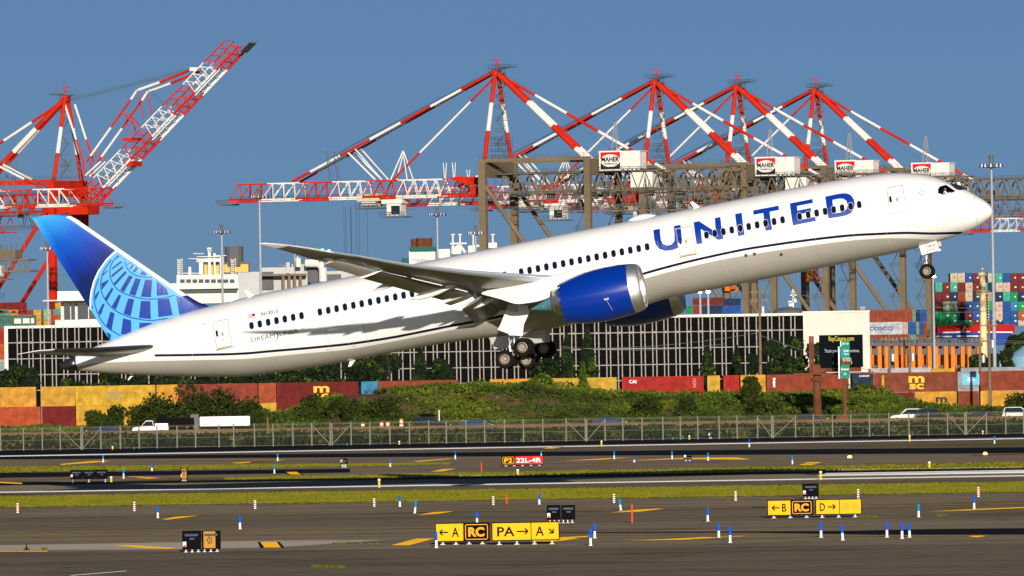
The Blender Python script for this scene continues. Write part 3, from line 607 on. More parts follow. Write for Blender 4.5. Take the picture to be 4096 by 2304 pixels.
def wing(sg):
    rings = []; N = 14
    for y, lx, lz, tx, tz, t in WS: rings.append(foil((lx, lz), (tx, tz), t, y, N, sg))
    nn = len(rings[0])
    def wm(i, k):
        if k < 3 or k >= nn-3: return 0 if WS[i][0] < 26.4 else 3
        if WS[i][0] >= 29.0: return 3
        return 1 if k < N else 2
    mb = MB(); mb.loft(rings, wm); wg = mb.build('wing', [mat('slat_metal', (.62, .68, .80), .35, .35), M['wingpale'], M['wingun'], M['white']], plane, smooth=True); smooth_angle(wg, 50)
    def panel(name, S, t, m, par=wg):
        mb = MB(); mb.loft([foil(a, b, t, y, 8, sg) for y, a, b in S]); o = mb.build(name, m, par, smooth=True); return smooth_angle(o, 50)
    panel('outboard_flap', [(9.9, (-36.0, 1.10), (-37.95, .95)), (12.5, (-37.35, 1.80), (-38.95, 1.52)), (15.6, (-38.5, 2.40), (-40.0, 2.15)), (18.8, (-39.7, 3.02), (-41.15, 2.82)), (20.2, (-40.2, 3.30), (-41.6, 3.10))], .11, M['wingun'])
    panel('inboard_flap', [(3.0, (-35.2, -.25), (-37.05, -.85)), (8.3, (-35.4, .75), (-36.98, .12))], .11, M['wingun'])
    panel('flaperon', [(8.45, (-35.9, .95), (-37.7, .55)), (9.75, (-36.1, 1.12), (-37.9, .72))], .11, M['wingpale'])
    panel('aileron', [(20.45, (-40.4, 3.36), (-41.55, 3.16)), (24.8, (-42.3, 4.40), (-43.2, 4.2))], .11, M['wingpale'])
    for y, P in ((16, [(-38.3, 2.80, .02), (-38.9, 2.70, .17), (-39.7, 2.58, .24), (-40.4, 2.48, .26), (-41.0, 2.36, .17), (-41.6, 2.26, .02)]), (12, [(-36.1, 1.9, .02), (-36.8, 1.74, .19), (-37.8, 1.55, .27), (-38.6, 1.46, .29), (-39.3, 1.36, .18), (-39.85, 1.32, .02)]), (7.0, [(-34.7, .55, .02), (-35.3, .40, .20), (-36.0, .32, .27), (-36.7, .30, .26), (-37.3, .24, .17), (-37.7, .22, .02)]), (20.3, [(-39.9, 3.3, .01), (-40.6, 3.2, .09), (-41.3, 3.1, .09), (-41.9, 3.02, .01)])):
        mb = MB(); mb.loft([[(x, sg*y+r*.75*cos(a), z+r*sin(a)) for a in np.linspace(0, 2*pi, 13)[:-1]] for x, z, r in P]); mb.build('flap_track_fairing', M['cream'], wg, smooth=True)
    
    mb = MB(); mb.box((-42.6, sg*27.3, 5.12), (.2, .14, .07)); mb.build('navigation_light', M['lampg'] if sg < 0 else M['lampr'], wg)
    mb = MB(); mb.box((-42.25, sg*26.85, 4.98), (.16, .12, .06)); mb.build('strobe_light', M['lampw'], wg)
    # ------------------------------------------------------------ engine
    EY = 9.8*sg
    def lathe(prof, n=64, m=None, zc=lambda x: -.80+(x+24)*.012, zig=None):
        mb = MB(); R = []
        for j, (x, r) in enumerate(prof):
            ring = []
            for k in range(n):
                a = 2*pi*k/n; dx = zig(j, k, n) if zig else 0; ring.append((x+dx, EY+r*cos(a)*.98, zc(x)+r*sin(a)))
            R.append(ring)
        mb.loft(R, m or 0, cap=False); return mb
    n_ = 72; chev = lambda j, k, n: -.22*abs(((k/n*18) % 1)*2-1)*(1 if j in (8, 9) else 0)+.0
    prof = [(-24.75, 1.735), (-25.3, 1.80), (-26.2, 1.865), (-27.0, 1.87), (-27.7, 1.82), (-28.3, 1.73), (-28.8, 1.63), (-29.2, 1.53), (-29.55, 1.42), (-29.5, 1.37), (-28.6, 1.5)]
    nac = lathe(prof, n_, None, zig=chev).build('engine_nacelle', M['ngblue'], plane, smooth=True); smooth_angle(nac, 60)
    lip = [(-24.75, 1.735), (-24.4, 1.68), (-24.15, 1.60), (-24.0, 1.52), (-23.95, 1.45), (-24.0, 1.38), (-24.15, 1.33), (-24.5, 1.31)]
    lathe([(x+(.0), r) for x, r in lip], 64).build('intake_lip', M['lipmetal'], nac, smooth=True)
    lathe([(-24.5, 1.31), (-25.2, 1.33), (-25.7, 1.36)], 48).build('intake_duct', M['wingpale'], nac, smooth=True)
    mb = MB(); zc = -.82; fx = -25.6
    for k in range(18):
        a = 2*pi*k/18; ca, sa = cos(a), sin(a); cb, sb = cos(a+.24), sin(a+.24)
        mb.add([(fx, EY+.4*ca, zc+.4*sa), (fx-.12, EY+.4*cb, zc+.4*sb), (fx-.10, EY+1.34*cos(a+.33), zc+1.34*sin(a+.33)), (fx, EY+1.34*cos(a+.1), zc+1.34*sin(a+.1))], [(0, 1, 2, 3)])
    mb.tube((fx-.3, EY, zc), (fx-.32, EY, zc), 1.36, 1, 32); mb.tube((fx+.1, EY, zc), (fx+.6, EY, zc), .42, 0, 20, .05); mb.build('fan', [M['darkmetal'], M['black']], nac)
    zce = lambda x: -.70+(x+30)*.02
    lathe([(-28.6, 1.22), (-29.2, 1.17), (-29.8, 1.04), (-30.25, .90), (-30.36, .86), (-30.3, .78), (-29.5, .8)], 48, None, zce).build('exhaust_nozzle', M['silver'], nac, smooth=True)
    lathe([(-30.18, .925), (-30.36, .872)], 48, None, zce).build('nozzle_rim', M['bronze'], nac, smooth=True)
    lathe([(-28.9, 1.40), (-28.95, 1.0)], 48, None, zce).build('duct_wall', M['black'], nac, smooth=True)
    lathe([(-29.4, .66), (-30.2, .60), (-31.0, .36), (-31.6, .16), (-31.98, .02)], 32, None, lambda x: -.74+(x+30)*.07).build('exhaust_cone', M['teal'], nac, smooth=True)
    mb = MB(); yo = EY+sg*(-1.0)*0; 
    if sg < 0:
        for (x, z, a_, b_) in ((-26.55, -1.2, .34, .13),):
            r = lambda z_: -sqrt(max(0, 1.87**2-(z_+.83)**2))*.98
            MB().add([(x, EY+r(z)-.02, z), (x+a_, EY+r(z)-.02, z), (x+a_, EY+r(z-b_)-.02, z-b_), (x, EY+r(z-b_)-.02, z-b_)], [(0, 1, 2, 3)]).build('nacelle_placard', mat('worn_white', (.42, .40, .45), .6), nac)
            q = []; 
            for t in np.linspace(0, 1, 7): zz = z-b_-.75*t; q.append((x+.15-.0*t+.22*t, EY+r(zz)-.02, zz))
            mb.v = []; mb.f = []; mb.m = []
            for i in range(6):
                p0, p1 = q[i], q[i+1]; mb.add([p0, (p0[0]+.035, p0[1], p0[2]), (p1[0]+.035, p1[1], p1[2]), p1], [(0, 1, 2, 3)])
            mb.build('nacelle_strap', mat('pinkish_strap', (.40, .30, .38), .6), nac)
    # pylon
    top = [(-24.9, .90), (-25.6, 1.08), (-26.5, 1.24), (-27.4, 1.30), (-28.4, 1.27), (-29.5, 1.15), (-30.2, 1.12), (-31.5, 1.2), (-33.5, 1.1), (-35.1, .95)]
    bot = [(-25.0, .6), (-25.6, .6), (-26.5, .55), (-27.4, .5), (-28.4, .35), (-29.5, .1), (-30.35, -.28), (-31.4, -.43), (-32.66, -.36), (-34.0, .28), (-35.15, .83)]
    wdt = lambda x: .36*max(0.02, min(1, (-24.85-x)/1.0))**.5*(1 if x > -32 else max(.05, (x+35.3)/3.3))
    zt = pchip([-p[0] for p in top]+[35.2], [p[1] for p in top]+[.93]); zb = pchip([-p[0] for p in bot], [p[1] for p in bot]); R = []
    for x in np.linspace(-25.0, -35.15, 34):
        a, b, w_ = zt(-x), zb(-x), wdt(x)
        R.append([(x, EY-w_, b), (x, EY-w_, (a+b)/2), (x, EY-w_*.9, a-.12), (x, EY-w_*.45, a), (x, EY+w_*.45, a), (x, EY+w_*.9, a-.12), (x, EY+w_, (a+b)/2), (x, EY+w_, b)])
    mb = MB(); mb.loft(R); py = mb.build('engine_pylon', M['cream'], plane, smooth=True); smooth_angle(py, 50)
    mb = MB()
    for x in (-30.12,):
        mb.add([(x, EY-.38, zb(-x)+.02), (x+.03, EY-.38, zb(-x)+.02), (x+.03, EY-.38, 1.0), (x, EY-.38, 1.0)], [(0, 1, 2, 3)])
    mb.build('pylon_seam', M['seam'], py)
    # ------------------------------------------------------------ main gear
    GY = 4.9*sg; mb = MB()
    mb.tube((-34.05, GY-sg*.2, -.2), (-34.25, GY, -2.3), .17, 0, 14); mb.tube((-34.25, GY, -2.3), (-34.37, GY, -3.45), .11, 1, 12)
    mb.tube((-35.08, GY, -3.75), (-33.68, GY, -3.2), .13, 0, 10); mb.tube((-34.2, GY, -2.2), (-32.6, GY+.1, -.5), .08, 0, 8); mb.tube((-34.2, GY, -2.0), (-34.3, GY-sg*1.9, -.9), .08, 0, 8)
    mb.tube((-34.45, GY, -2.5), (-34.75, GY, -2.95), .06, 0, 6); mb.tube((-34.75, GY, -2.95), (-34.5, GY, -3.4), .06, 0, 6)
    for dx, dz in ((-35.08, -3.77), (-33.68, -3.19)): mb.tube((dx, GY-.75, dz), (dx, GY+.75, dz), .08, 0, 8)
    for k in range(5): mb.tube((-34.55-.03*k, GY+sg*(.1-.05*k), -2.3), (-34.75+.03*k, GY+sg*(.12-.04*k), -3.3), .018, 1, 4)
    gr = mb.build('main_landing_gear', [M['wingpale'], M['silver']], plane, smooth=True); smooth_angle(gr, 40)
    for dx, dz in ((-35.08, -3.77), (-33.68, -3.19)):
        for s2 in (-1, 1): wheel(gr, dx, GY+s2*.66, dz, .665, .46)
    dy = GY+sg*1.3; P = [(-33.99, -.05), (-32.69, -.40), (-32.64, -.9), (-33.2, -1.67), (-33.42, -2.35), (-34.0, -2.3), (-34.59, -1.97), (-35.09, -1.66), (-34.83, -1.37)]
    mb = MB(); mb.prism(P, dy-.04, dy+.04, 0); gd = mb.build('gear_door', [M['cream']], gr)
    mb = MB(); mb.prism([(-34.45, -1.93), (-33.45, -2.2), (-33.45, -2.42), (-34.35, -2.2)], dy+sg*.06, dy+sg*.09); mb.build('lower_gear_door', M['white'], gr)
    mb = MB(); mb.prism([(-34.05, -.05), (-33.35, -.2), (-33.4, -.75), (-34.2, -.5)], dy+sg*.05, dy+sg*.058); mb.build('door_panel', M['wingpale'], gd)
    mb = MB(); mb.prism([(-36.6, -1.9), (-32.6, -2.1), (-32.7, -2.95), (-36.4, -2.75)], sg*1.0-.04, sg*1.0+.04); mb.build('inner_gear_door', M['gray'], gr)
    return wg
def wheel(par, x, y, z, R, wd):
    pr = [(.0, R*.42), (.0, R*.55), (.02, R*.62), (.03, R*.85), (.10, R*.97), (.5*1.0, R), (.90, R*.97), (.97, R*.85), (.98, R*.62), (1, R*.42)]
    mb = MB(); n = 36; mb.loft([[(x+r*cos(2*pi*k/n), y-wd/2+t*wd, z+r*sin(2*pi*k/n)) for k in range(n)] for t, r in pr], 0, cap=False)
    w_ = mb.build('wheel', M['tyre'], par, smooth=True); smooth_angle(w_, 40)
    mb = MB()
    for s in (-1, 1):
        ye = y+s*wd/2
        mb.loft([[(x+r*cos(2*pi*k/24), ye-s*d, z+r*sin(2*pi*k/24)) for k in range(24)] for d, r in ((-.005, R*.54), (-.012, R*.48), (.04, R*.44), (.12, R*.40), (.13, R*.2), (.03, R*.16), (.01, .01))], 0, cap=False)
        for k in range(9): a = 2*pi*k/9; mb.tube((x+R*.3*cos(a), ye-s*.10, z+R*.3*sin(a)), (x+R*.3*cos(a), ye-s*.085, z+R*.3*sin(a)), R*.045, 1, 8)
    h_ = mb.build('hub', [M['hub'], M['black']], w_, smooth=True); smooth_angle(h_, 40); return w_
for sg in (-1, 1): wing(sg)
# nose gear
mb = MB(); mb.tube((-5.05, 0, -1.3), (-5.25, 0, -2.4), .11, 0, 12); mb.tube((-5.25, 0, -2.35), (-5.34, 0, -3.2), .075, 1, 12); mb.tube((-5.35, -.33, -3.26), (-5.35, .33, -3.26), .06, 0, 8)
mb.tube((-5.25, 0, -2.5), (-5.55, 0, -2.85), .04, 1, 6); mb.tube((-5.55, 0, -2.85), (-5.4, 0, -3.2), .04, 1, 6); mb.tube((-5.2, 0, -2.1), (-4.4, 0, -1.5), .05, 0, 6)
for pts in ([(-5.5, -.2, -2.0), (-5.68, -.2, -2.3), (-5.55, -.2, -2.55)], [(-5.55, -.15, -2.5), (-5.72, -.15, -2.75), (-5.55, -.15, -2.8)]):
    for a, b in zip(pts, pts[1:]): mb.tube(a, b, .018, 2, 5)
ng = mb.build('nose_landing_gear', [M['wingpale'], M['silver'], M['tyre']], plane, smooth=True); smooth_angle(ng, 40)
wheel(ng, -5.35, -.27, -3.26, .53, .34); wheel(ng, -5.35, .27, -3.26, .53, .34)
for s in (-1, 1):
    mb = MB(); mb.prism([(-5.53, -1.42), (-4.27, -1.28), (-4.16, -1.99), (-5.45, -2.1)], s*.52-.03, s*.52+.03); gd = mb.build('nose_gear_door', M['cream'], ng)
    if s < 0:
        mb = MB(); flat_text(mb, '1013', -4.92, -1.66, .50, .19, -.575, 0, .03); flat_text(mb, 'ETOPs', -4.86, -1.9, .42, .11, -.575, 0, .02); mb.build('door_number', M['ink'], gd)
        mb = MB(); mb.prism([(-5.02, -1.38), (-4.99, -1.38), (-5.0, -2.05), (-5.03, -2.05)], -.575, -.57); mb.build('red_stripe', M['signr'], gd)
mb = MB(); mb.box((-4.15, 0, -1.55), (.3, .5, .35)); mb.tube((-4.6, 0, -1.3), (-4.05, 0, -1.7), .12, 0, 8); mb.build('taxi_light_housing', M['wingpale'], ng)
# horizontal stabilisers
for sg in (-1, 1):
    S = [(1.2, (-59.7, 2.02), (-64.6, 2.22), .10), (2.2, (-60.3, 2.12), (-65.0, 2.30), .10), (5.5, (-63.15, 2.50), (-66.3, 2.60), .095), (8.6, (-65.85, 2.93), (-67.5, 2.96), .09), (9.4, (-66.75, 3.03), (-67.95, 3.03), .08), (9.9, (-67.9, 3.04), (-68.3, 3.04), .1)]
    nn = len(foil((0, 0), (1, 0), .1, 1, 12))
    mb = MB(); mb.loft([foil(a, b, t, y, 12, sg) for y, a, b, t in S], lambda i, k: (2 if i >= 3 else 0) if (k < 4 or k >= nn-4) else (1 if k < 12 else 3)); o = mb.build('tailplane', [mat('shaded_tail_edge', (.05, .05, .055), .3, .3), M['wingpale'], M['white'], M['wingun']], plane, smooth=True); smooth_angle(o, 50)  # bare metal leading edge, its shade put into the dark colour
    mb = MB(); P = [(-58.95, 1.96, .03), (-59.3, 2.0, .22), (-60.0, 2.04, .38), (-61.5, 2.08, .42), (-63.5, 2.14, .34), (-64.9, 2.25, .12)]
    mb.loft([[(x, sg*(abs(side(x, z))*0.86+r*.9*cos(a)), z+r*.8*sin(a)) for a in np.linspace(0, 2*pi, 15)[:-1]] for x, z, r in P]); mb.build('tailplane_fairing', M['white'], plane, smooth=True)
# fin
FO = [(-67.49, 12.89), (-66.72, 12.87), (-66.23, 12.84), (-65.55, 12.72), (-65.15, 12.61), (-64.8, 12.45)]
LEp = lambda z: float(np.interp(z, [3.0, 4.15, 4.5, 5.18, 12.38, 12.52, 12.63, 12.72, 12.84, 12.87, 12.89], [-55.4, -55.9, -56.6, -57.38, -64.55, -64.85, -65.2, -65.55, -66.23, -66.72, -67.40])); TEp = lambda z: -63.63-(z-3.28)*(67.49-63.63)/(12.89-3.28)
fm = bpy.data.materials.new('fin_blue_fade'); fm.use_nodes = True; nf = fm.node_tree; b = nf.nodes['Principled BSDF']; b.inputs['Roughness'].default_value = .22; b.inputs['Coat Weight'].default_value = .5
tc = nf.nodes.new('ShaderNodeTexCoord'); dp = nf.nodes.new('ShaderNodeVectorMath'); dp.operation = 'DOT_PRODUCT'; dp.inputs[1].default_value = (-.55, 0, .83); nf.links.new(tc.outputs['Object'], dp.inputs[0])
mr = nf.nodes.new('ShaderNodeMapRange'); nf.links.new(dp.outputs['Value'], mr.inputs[0]); v = lambda x, z: -.55*x+.83*z; mr.inputs[1].default_value = v(-63.0, 8.3); mr.inputs[2].default_value = v(-67.3, 12.8)
rp = nf.nodes.new('ShaderNodeValToRGB'); e = rp.color_ramp.elements; e[0].color = (.0, .010, .10, 1); e[1].color = (.08, .42, .74, 1); q = e.new(.25); q.color = (.0, .028, .33, 1); q = e.new(.55); q.color = (.0, .085, .50, 1); q = e.new(.8); q.color = (.02, .26, .70, 1)
wv = nf.nodes.new('ShaderNodeTexVoronoi'); wv.inputs['Scale'].default_value = 7.5; wv.inputs['Randomness'].default_value = 0.0; nf.links.new(tc.outputs['Object'], wv.inputs['Vector'])
ms = nf.nodes.new('ShaderNodeMath'); ms.operation = 'MULTIPLY_ADD'; ms.inputs[1].default_value = -.30; ms.inputs[2].default_value = .10; nf.links.new(wv.outputs['Distance'], ms.inputs[0])
sm = nf.nodes.new('ShaderNodeMath'); sm.operation = 'ADD'; nf.links.new(mr.outputs[0], sm.inputs[0]); nf.links.new(ms.outputs[0], sm.inputs[1]); nf.links.new(sm.outputs[0], rp.inputs[0]); nf.links.new(rp.outputs[0], b.inputs['Base Color'])
zl = list(np.linspace(3.0, 12.45, 30))+[12.61, 12.72, 12.80, 12.85, 12.88]
R = []
def fth(s_): return 5*(.2969*sqrt(s_)-.126*s_-.3516*s_*s_+.2843*s_**3-.1015*s_**4)
def fin_half(x, z):           # half thickness of the fin at x,z
    a, b_ = LEp(z), TEp(z); c = max(.05, a-b_); s_ = min(1, max(0, (a-x)/c)); tk = .52*(1-.5*(z-3)/9.9); return tk*fth(s_)*1.0+.004
for z in zl:
    a, b_ = LEp(z), TEp(z); c = max(.05, a-b_); n = 16; q_ = min(.5, .37/c); ss_ = [q_*(i/4)**2 for i in range(5)]+[q_+(1-q_)*i/12 for i in range(1, 13)]
    R.append([(a-c*s_, -fin_half(a-c*s_, z), z) for s_ in ss_]+[(a-c*s_, fin_half(a-c*s_, z), z) for s_ in ss_[::-1][1:-1]])
mb = MB(); mb.loft(R, lambda i, k: 1 if (k < 4 or k >= 28) and 5.0 < zl[i] < 12.3 else 0); fin = mb.build('tail_fin', [fm, M['cream']], plane, smooth=True); smooth_angle(fin, 60)
def fin_decal(polys, off):
    mb = MB()
    for P in polys:
        bm = bmesh.new(); f = bm.faces.new([bm.verts.new((a, 0, b)) for a, b in P]); f.normal_update(); bmesh.ops.triangulate(bm, faces=[f]); zs = [q[1] for q in P]; x_ = [q[0] for q in P]
        # clip to the fin outline
        for co, no_ in (((-57.38-.37, 0, 5.18), (7.2, 0, 7.17)), ((-63.63, 0, 3.28), (-(12.89-3.28), 0, -(67.49-63.63)))):
            g = bm.verts[:]+bm.edges[:]+bm.faces[:]; nv = Vector(no_).normalized(); bmesh.ops.bisect_plane(bm, geom=g, plane_co=Vector(co)+nv*(-.015), plane_no=nv, clear_outer=True)
        for z in np.arange(math.floor(min(zs)/.3)*.3+.3, max(zs), .3): bmesh.ops.bisect_plane(bm, geom=bm.verts[:]+bm.edges[:]+bm.faces[:], plane_co=(0, 0, z), plane_no=(0, 0, 1))
        for x in np.arange(math.floor(min(x_)/.3)*.3+.3, max(x_), .3): bmesh.ops.bisect_plane(bm, geom=bm.verts[:]+bm.edges[:]+bm.faces[:], plane_co=(x, 0, 0), plane_no=(1, 0, 0))
        bm.verts.index_update(); mb.add([(v.co.x, -fin_half(v.co.x, v.co.z)-off, v.co.z) for v in bm.verts], [tuple(v.index for v in f.verts) for f in bm.faces]); bm.free()
    return mb
disc = [(-61.9, 9.45), (-62.74, 8.91), (-63.47, 8.23), (-63.95, 7.57), (-64.27, 6.94), (-64.47, 6.36), (-64.59, 5.8), (-64.6, 5.2), (-63.4, 2.9), (-56.0, 3.9), (-56.2, 4.4), (-57.38, 5.2)]
disc_i = [(-61.85, 9.33), (-62.68, 8.82), (-63.38, 8.16), (-63.85, 7.52), (-64.17, 6.9), (-64.37, 6.33), (-64.5, 5.78)]+disc[7:]
gl_ = fin_decal([disc], .006).build('globe_rim', M['mwhite'], fin)
gb = fin_decal([disc_i], .012).build('globe_emblem', mat('globe_light_blue', (.085, .38, .72), .25, coat=.5), fin)
ROWS = [[(-62.42, 8.23), (-61.72, 8.58), (-61.59, 8.49), (-62.43, 8.11)], [(-62.59, 7.71), (-61.65, 8.22), (-61.6, 8.07), (-62.57, 7.56)], [(-62.53, 7.12), (-61.56, 7.82), (-61.4, 7.7), (-62.44, 6.96)], [(-62.15, 6.56), (-61.31, 7.48), (-61.05, 7.33), (-61.91, 6.36)], [(-61.56, 6.15), (-60.89, 7.19), (-60.52, 7.03), (-61.13, 5.95)], [(-60.75, 5.81), (-60.22, 6.94), (-59.72, 6.84), (-60.05, 5.63)], [(-59.6, 5.65), (-59.44, 6.72), (-58.83, 6.01), (-58.77, 5.57)], [(-62.03, 8.81), (-61.86, 8.98), (-61.54, 8.97), (-61.81, 8.87)], [(-63.25, 7.88), (-62.79, 8.12), (-62.77, 8.06), (-63.25, 7.77)], [(-63.4, 7.29), (-62.85, 7.46), (-62.83, 7.38), (-63.47, 6.82)], [(-63.39, 6.19), (-62.72, 6.85), (-62.59, 6.75), (-63.24, 6.0)], [(-63.0, 5.53), (-62.31, 6.28), (-62.14, 6.18), (-62.72, 5.26)], [(-62.23, 4.88), (-61.69, 5.87), (-61.26, 5.73), (-61.76, 4.59)], [(-61.18, 4.36), (-60.81, 5.52), (-60.14, 5.38), (-60.35, 4.11)], [(-59.78, 4.14), (-59.61, 5.38), (-58.77, 5.31), (-58.73, 4.08)], [(-58.25, 5.4), (-57.41, 4.95), (-56.2, 4.3), (-57.39, 4.0), (-58.25, 4.0)], [(-64.05, 6.52), (-63.67, 6.83), (-63.66, 6.74), (-64.09, 6.15)], [(-64.05, 5.32), (-63.59, 5.88), (-63.45, 5.8), (-63.91, 5.07)], [(-63.65, 4.24), (-63.15, 5.2), (-62.87, 5.03), (-63.35, 3.81)], [(-62.72, 3.45), (-62.32, 4.57), (-61.78, 4.29), (-61.95, 3.4)], [(-61.35, 3.5), (-61.22, 4.02), (-60.35, 3.85), (-60.38, 3.6)], [(-63.73, 3.85), (-63.42, 3.6), (-63.55, 3.2), (-63.64, 3.2)], [(-64.4, 5.9), (-64.32, 5.85), (-64.4, 5.63), (-64.44, 5.67)], [(-61.22, 8.34), (-60.98, 8.39), (-60.93, 8.33), (-61.34, 8.19)], [(-61.21, 7.96), (-60.89, 8.2), (-60.8, 8.12), (-61.12, 7.87)], [(-60.99, 7.67), (-60.72, 7.97), (-60.53, 7.85), (-60.87, 7.57)], [(-60.52, 7.38), (-60.33, 7.61), (-60.06, 7.39), (-60.14, 7.2)]]
ARCS = [[(-61.42, 8.76), (-61.41, 8.31), (-61.25, 7.79), (-60.83, 7.38), (-60.32, 7.16), (-59.72, 7.0)], [(-61.77, 9.07), (-62.31, 8.62), (-62.61, 8.06), (-62.64, 7.38), (-62.39, 6.75), (-61.89, 6.27), (-61.07, 5.82), (-60.28, 5.54), (-59.26, 5.41), (-58.31, 5.45)], [(-62.35, 8.8), (-63.03, 8.15), (-63.4, 7.46), (-63.51, 6.79), (-63.33, 6.07), (-62.85, 5.29), (-62.0, 4.64), (-60.96, 4.18), (-60.09, 3.98), (-59.12, 3.94)], [(-63.51, 7.69), (-63.95, 6.95), (-64.15, 6.23), (-64.09, 5.33), (-63.79, 4.44), (-63.27, 3.83), (-62.76, 3.38)]]
def smoothline(P, n=6):
    t = [0]
    for a, b in zip(P, P[1:]): t.append(t[-1]+hypot(a[0]-b[0], a[1]-b[1]))
    P = [(2*P[0][0]-P[1][0], 2*P[0][1]-P[1][1])]+P+[(2*P[-1][0]-P[-2][0], 2*P[-1][1]-P[-2][1])]; out = []
    for i in range(1, len(P)-2):
        for k in range(n):
            u = k/n; q = []
            for d in (0, 1):
                p0, p1, p2, p3 = P[i-1][d], P[i][d], P[i+1][d], P[i+2][d]; q.append(.5*(2*p1+(p2-p0)*u+(2*p0-5*p1+4*p2-p3)*u*u+(3*p1-p0-3*p2+p3)*u**3))
            out.append(tuple(q))
    return out+[P[-2]]
ap = []
for A in ARCS:
    L_ = smoothline(A)
    for i in range(len(L_)-1):
        (x0, z0), (x1, z1) = L_[i], L_[i+1]; d = hypot(x1-x0, z1-z0); nx, nz = -(z1-z0)/d*.035, (x1-x0)/d*.035; ap.append([(x0+nx, z0+nz), (x1+nx, z1+nz), (x1-nx, z1-nz), (x0-nx, z0-nz)])
fin_decal(ROWS+ap, .018).build('globe_grid', M['ublue'], gb)

# ================================================================= CONTAINER CRANES
def truss(mb, u0, u1, zb, zt, v, n, matf, rt=.24, rb=.40, rd=.17, u1t=None, cross=True, X=None):
    """box truss along x between u0 and u1; matf(u) -> material index; X maps a point"""
    X = X or (lambda p: p); us = [u0+(u1-u0)*i/n for i in range(n+1)]
    ut = [u0+((u1t if u1t is not None else u1)-u0)*i/n for i in range(n+1)]
    for s in (-1, 1):
        for i in range(n):
            m = matf((us[i]+us[i+1])/2)
            mb.tube(X((us[i], s*v, zb)), X((us[i+1], s*v, zb)), rb, m, 4); mb.tube(X((ut[i], s*v, zt)), X((ut[i+1], s*v, zt)), rt, m, 4)
            um = (ut[i]+ut[i+1])/2
            mb.tube(X((us[i], s*v, zb)), X((um, s*v, zt)), rd, m, 4, cap=False); mb.tube(X((um, s*v, zt)), X((us[i+1], s*v, zb)), rd, m, 4, cap=False)
    for i in range(n+1):
        m = matf(us[min(i, n)]-.01)
        mb.tube(X((us[i], -v, zb)), X((us[i], v, zb)), rd, m, 4, cap=False)
        if cross: mb.tube(X((ut[i], -v, zt)), X((ut[i], v, zt)), rd*.8, m, 4, cap=False)
BB = [(5.6, 17.7, 0), (17.7, 30.4, 1), (30.4, 39.6, 0), (39.6, 51.2, 1), (51.2, 60.7, 0), (60.7, 72.8, 1), (72.8, 83, 0)]
def bmat(u):
    for a, b, m in BB:
        if a <= u <= b: return m
    return 0
def railing(mb, a, b, h=1.1, m=0, n=6, r=.05, X=None):
    X = X or (lambda p: p); a = Vector(a); b = Vector(b)
    for k in (h, h*.5): mb.tube(X(a+Vector((0, 0, k))), X(b+Vector((0, 0, k))), r, m, 3, cap=False)
    for i in range(n+1): p = a.lerp(b, i/n); mb.tube(X(p), X(p+Vector((0, 0, h))), r, m, 3, cap=False)
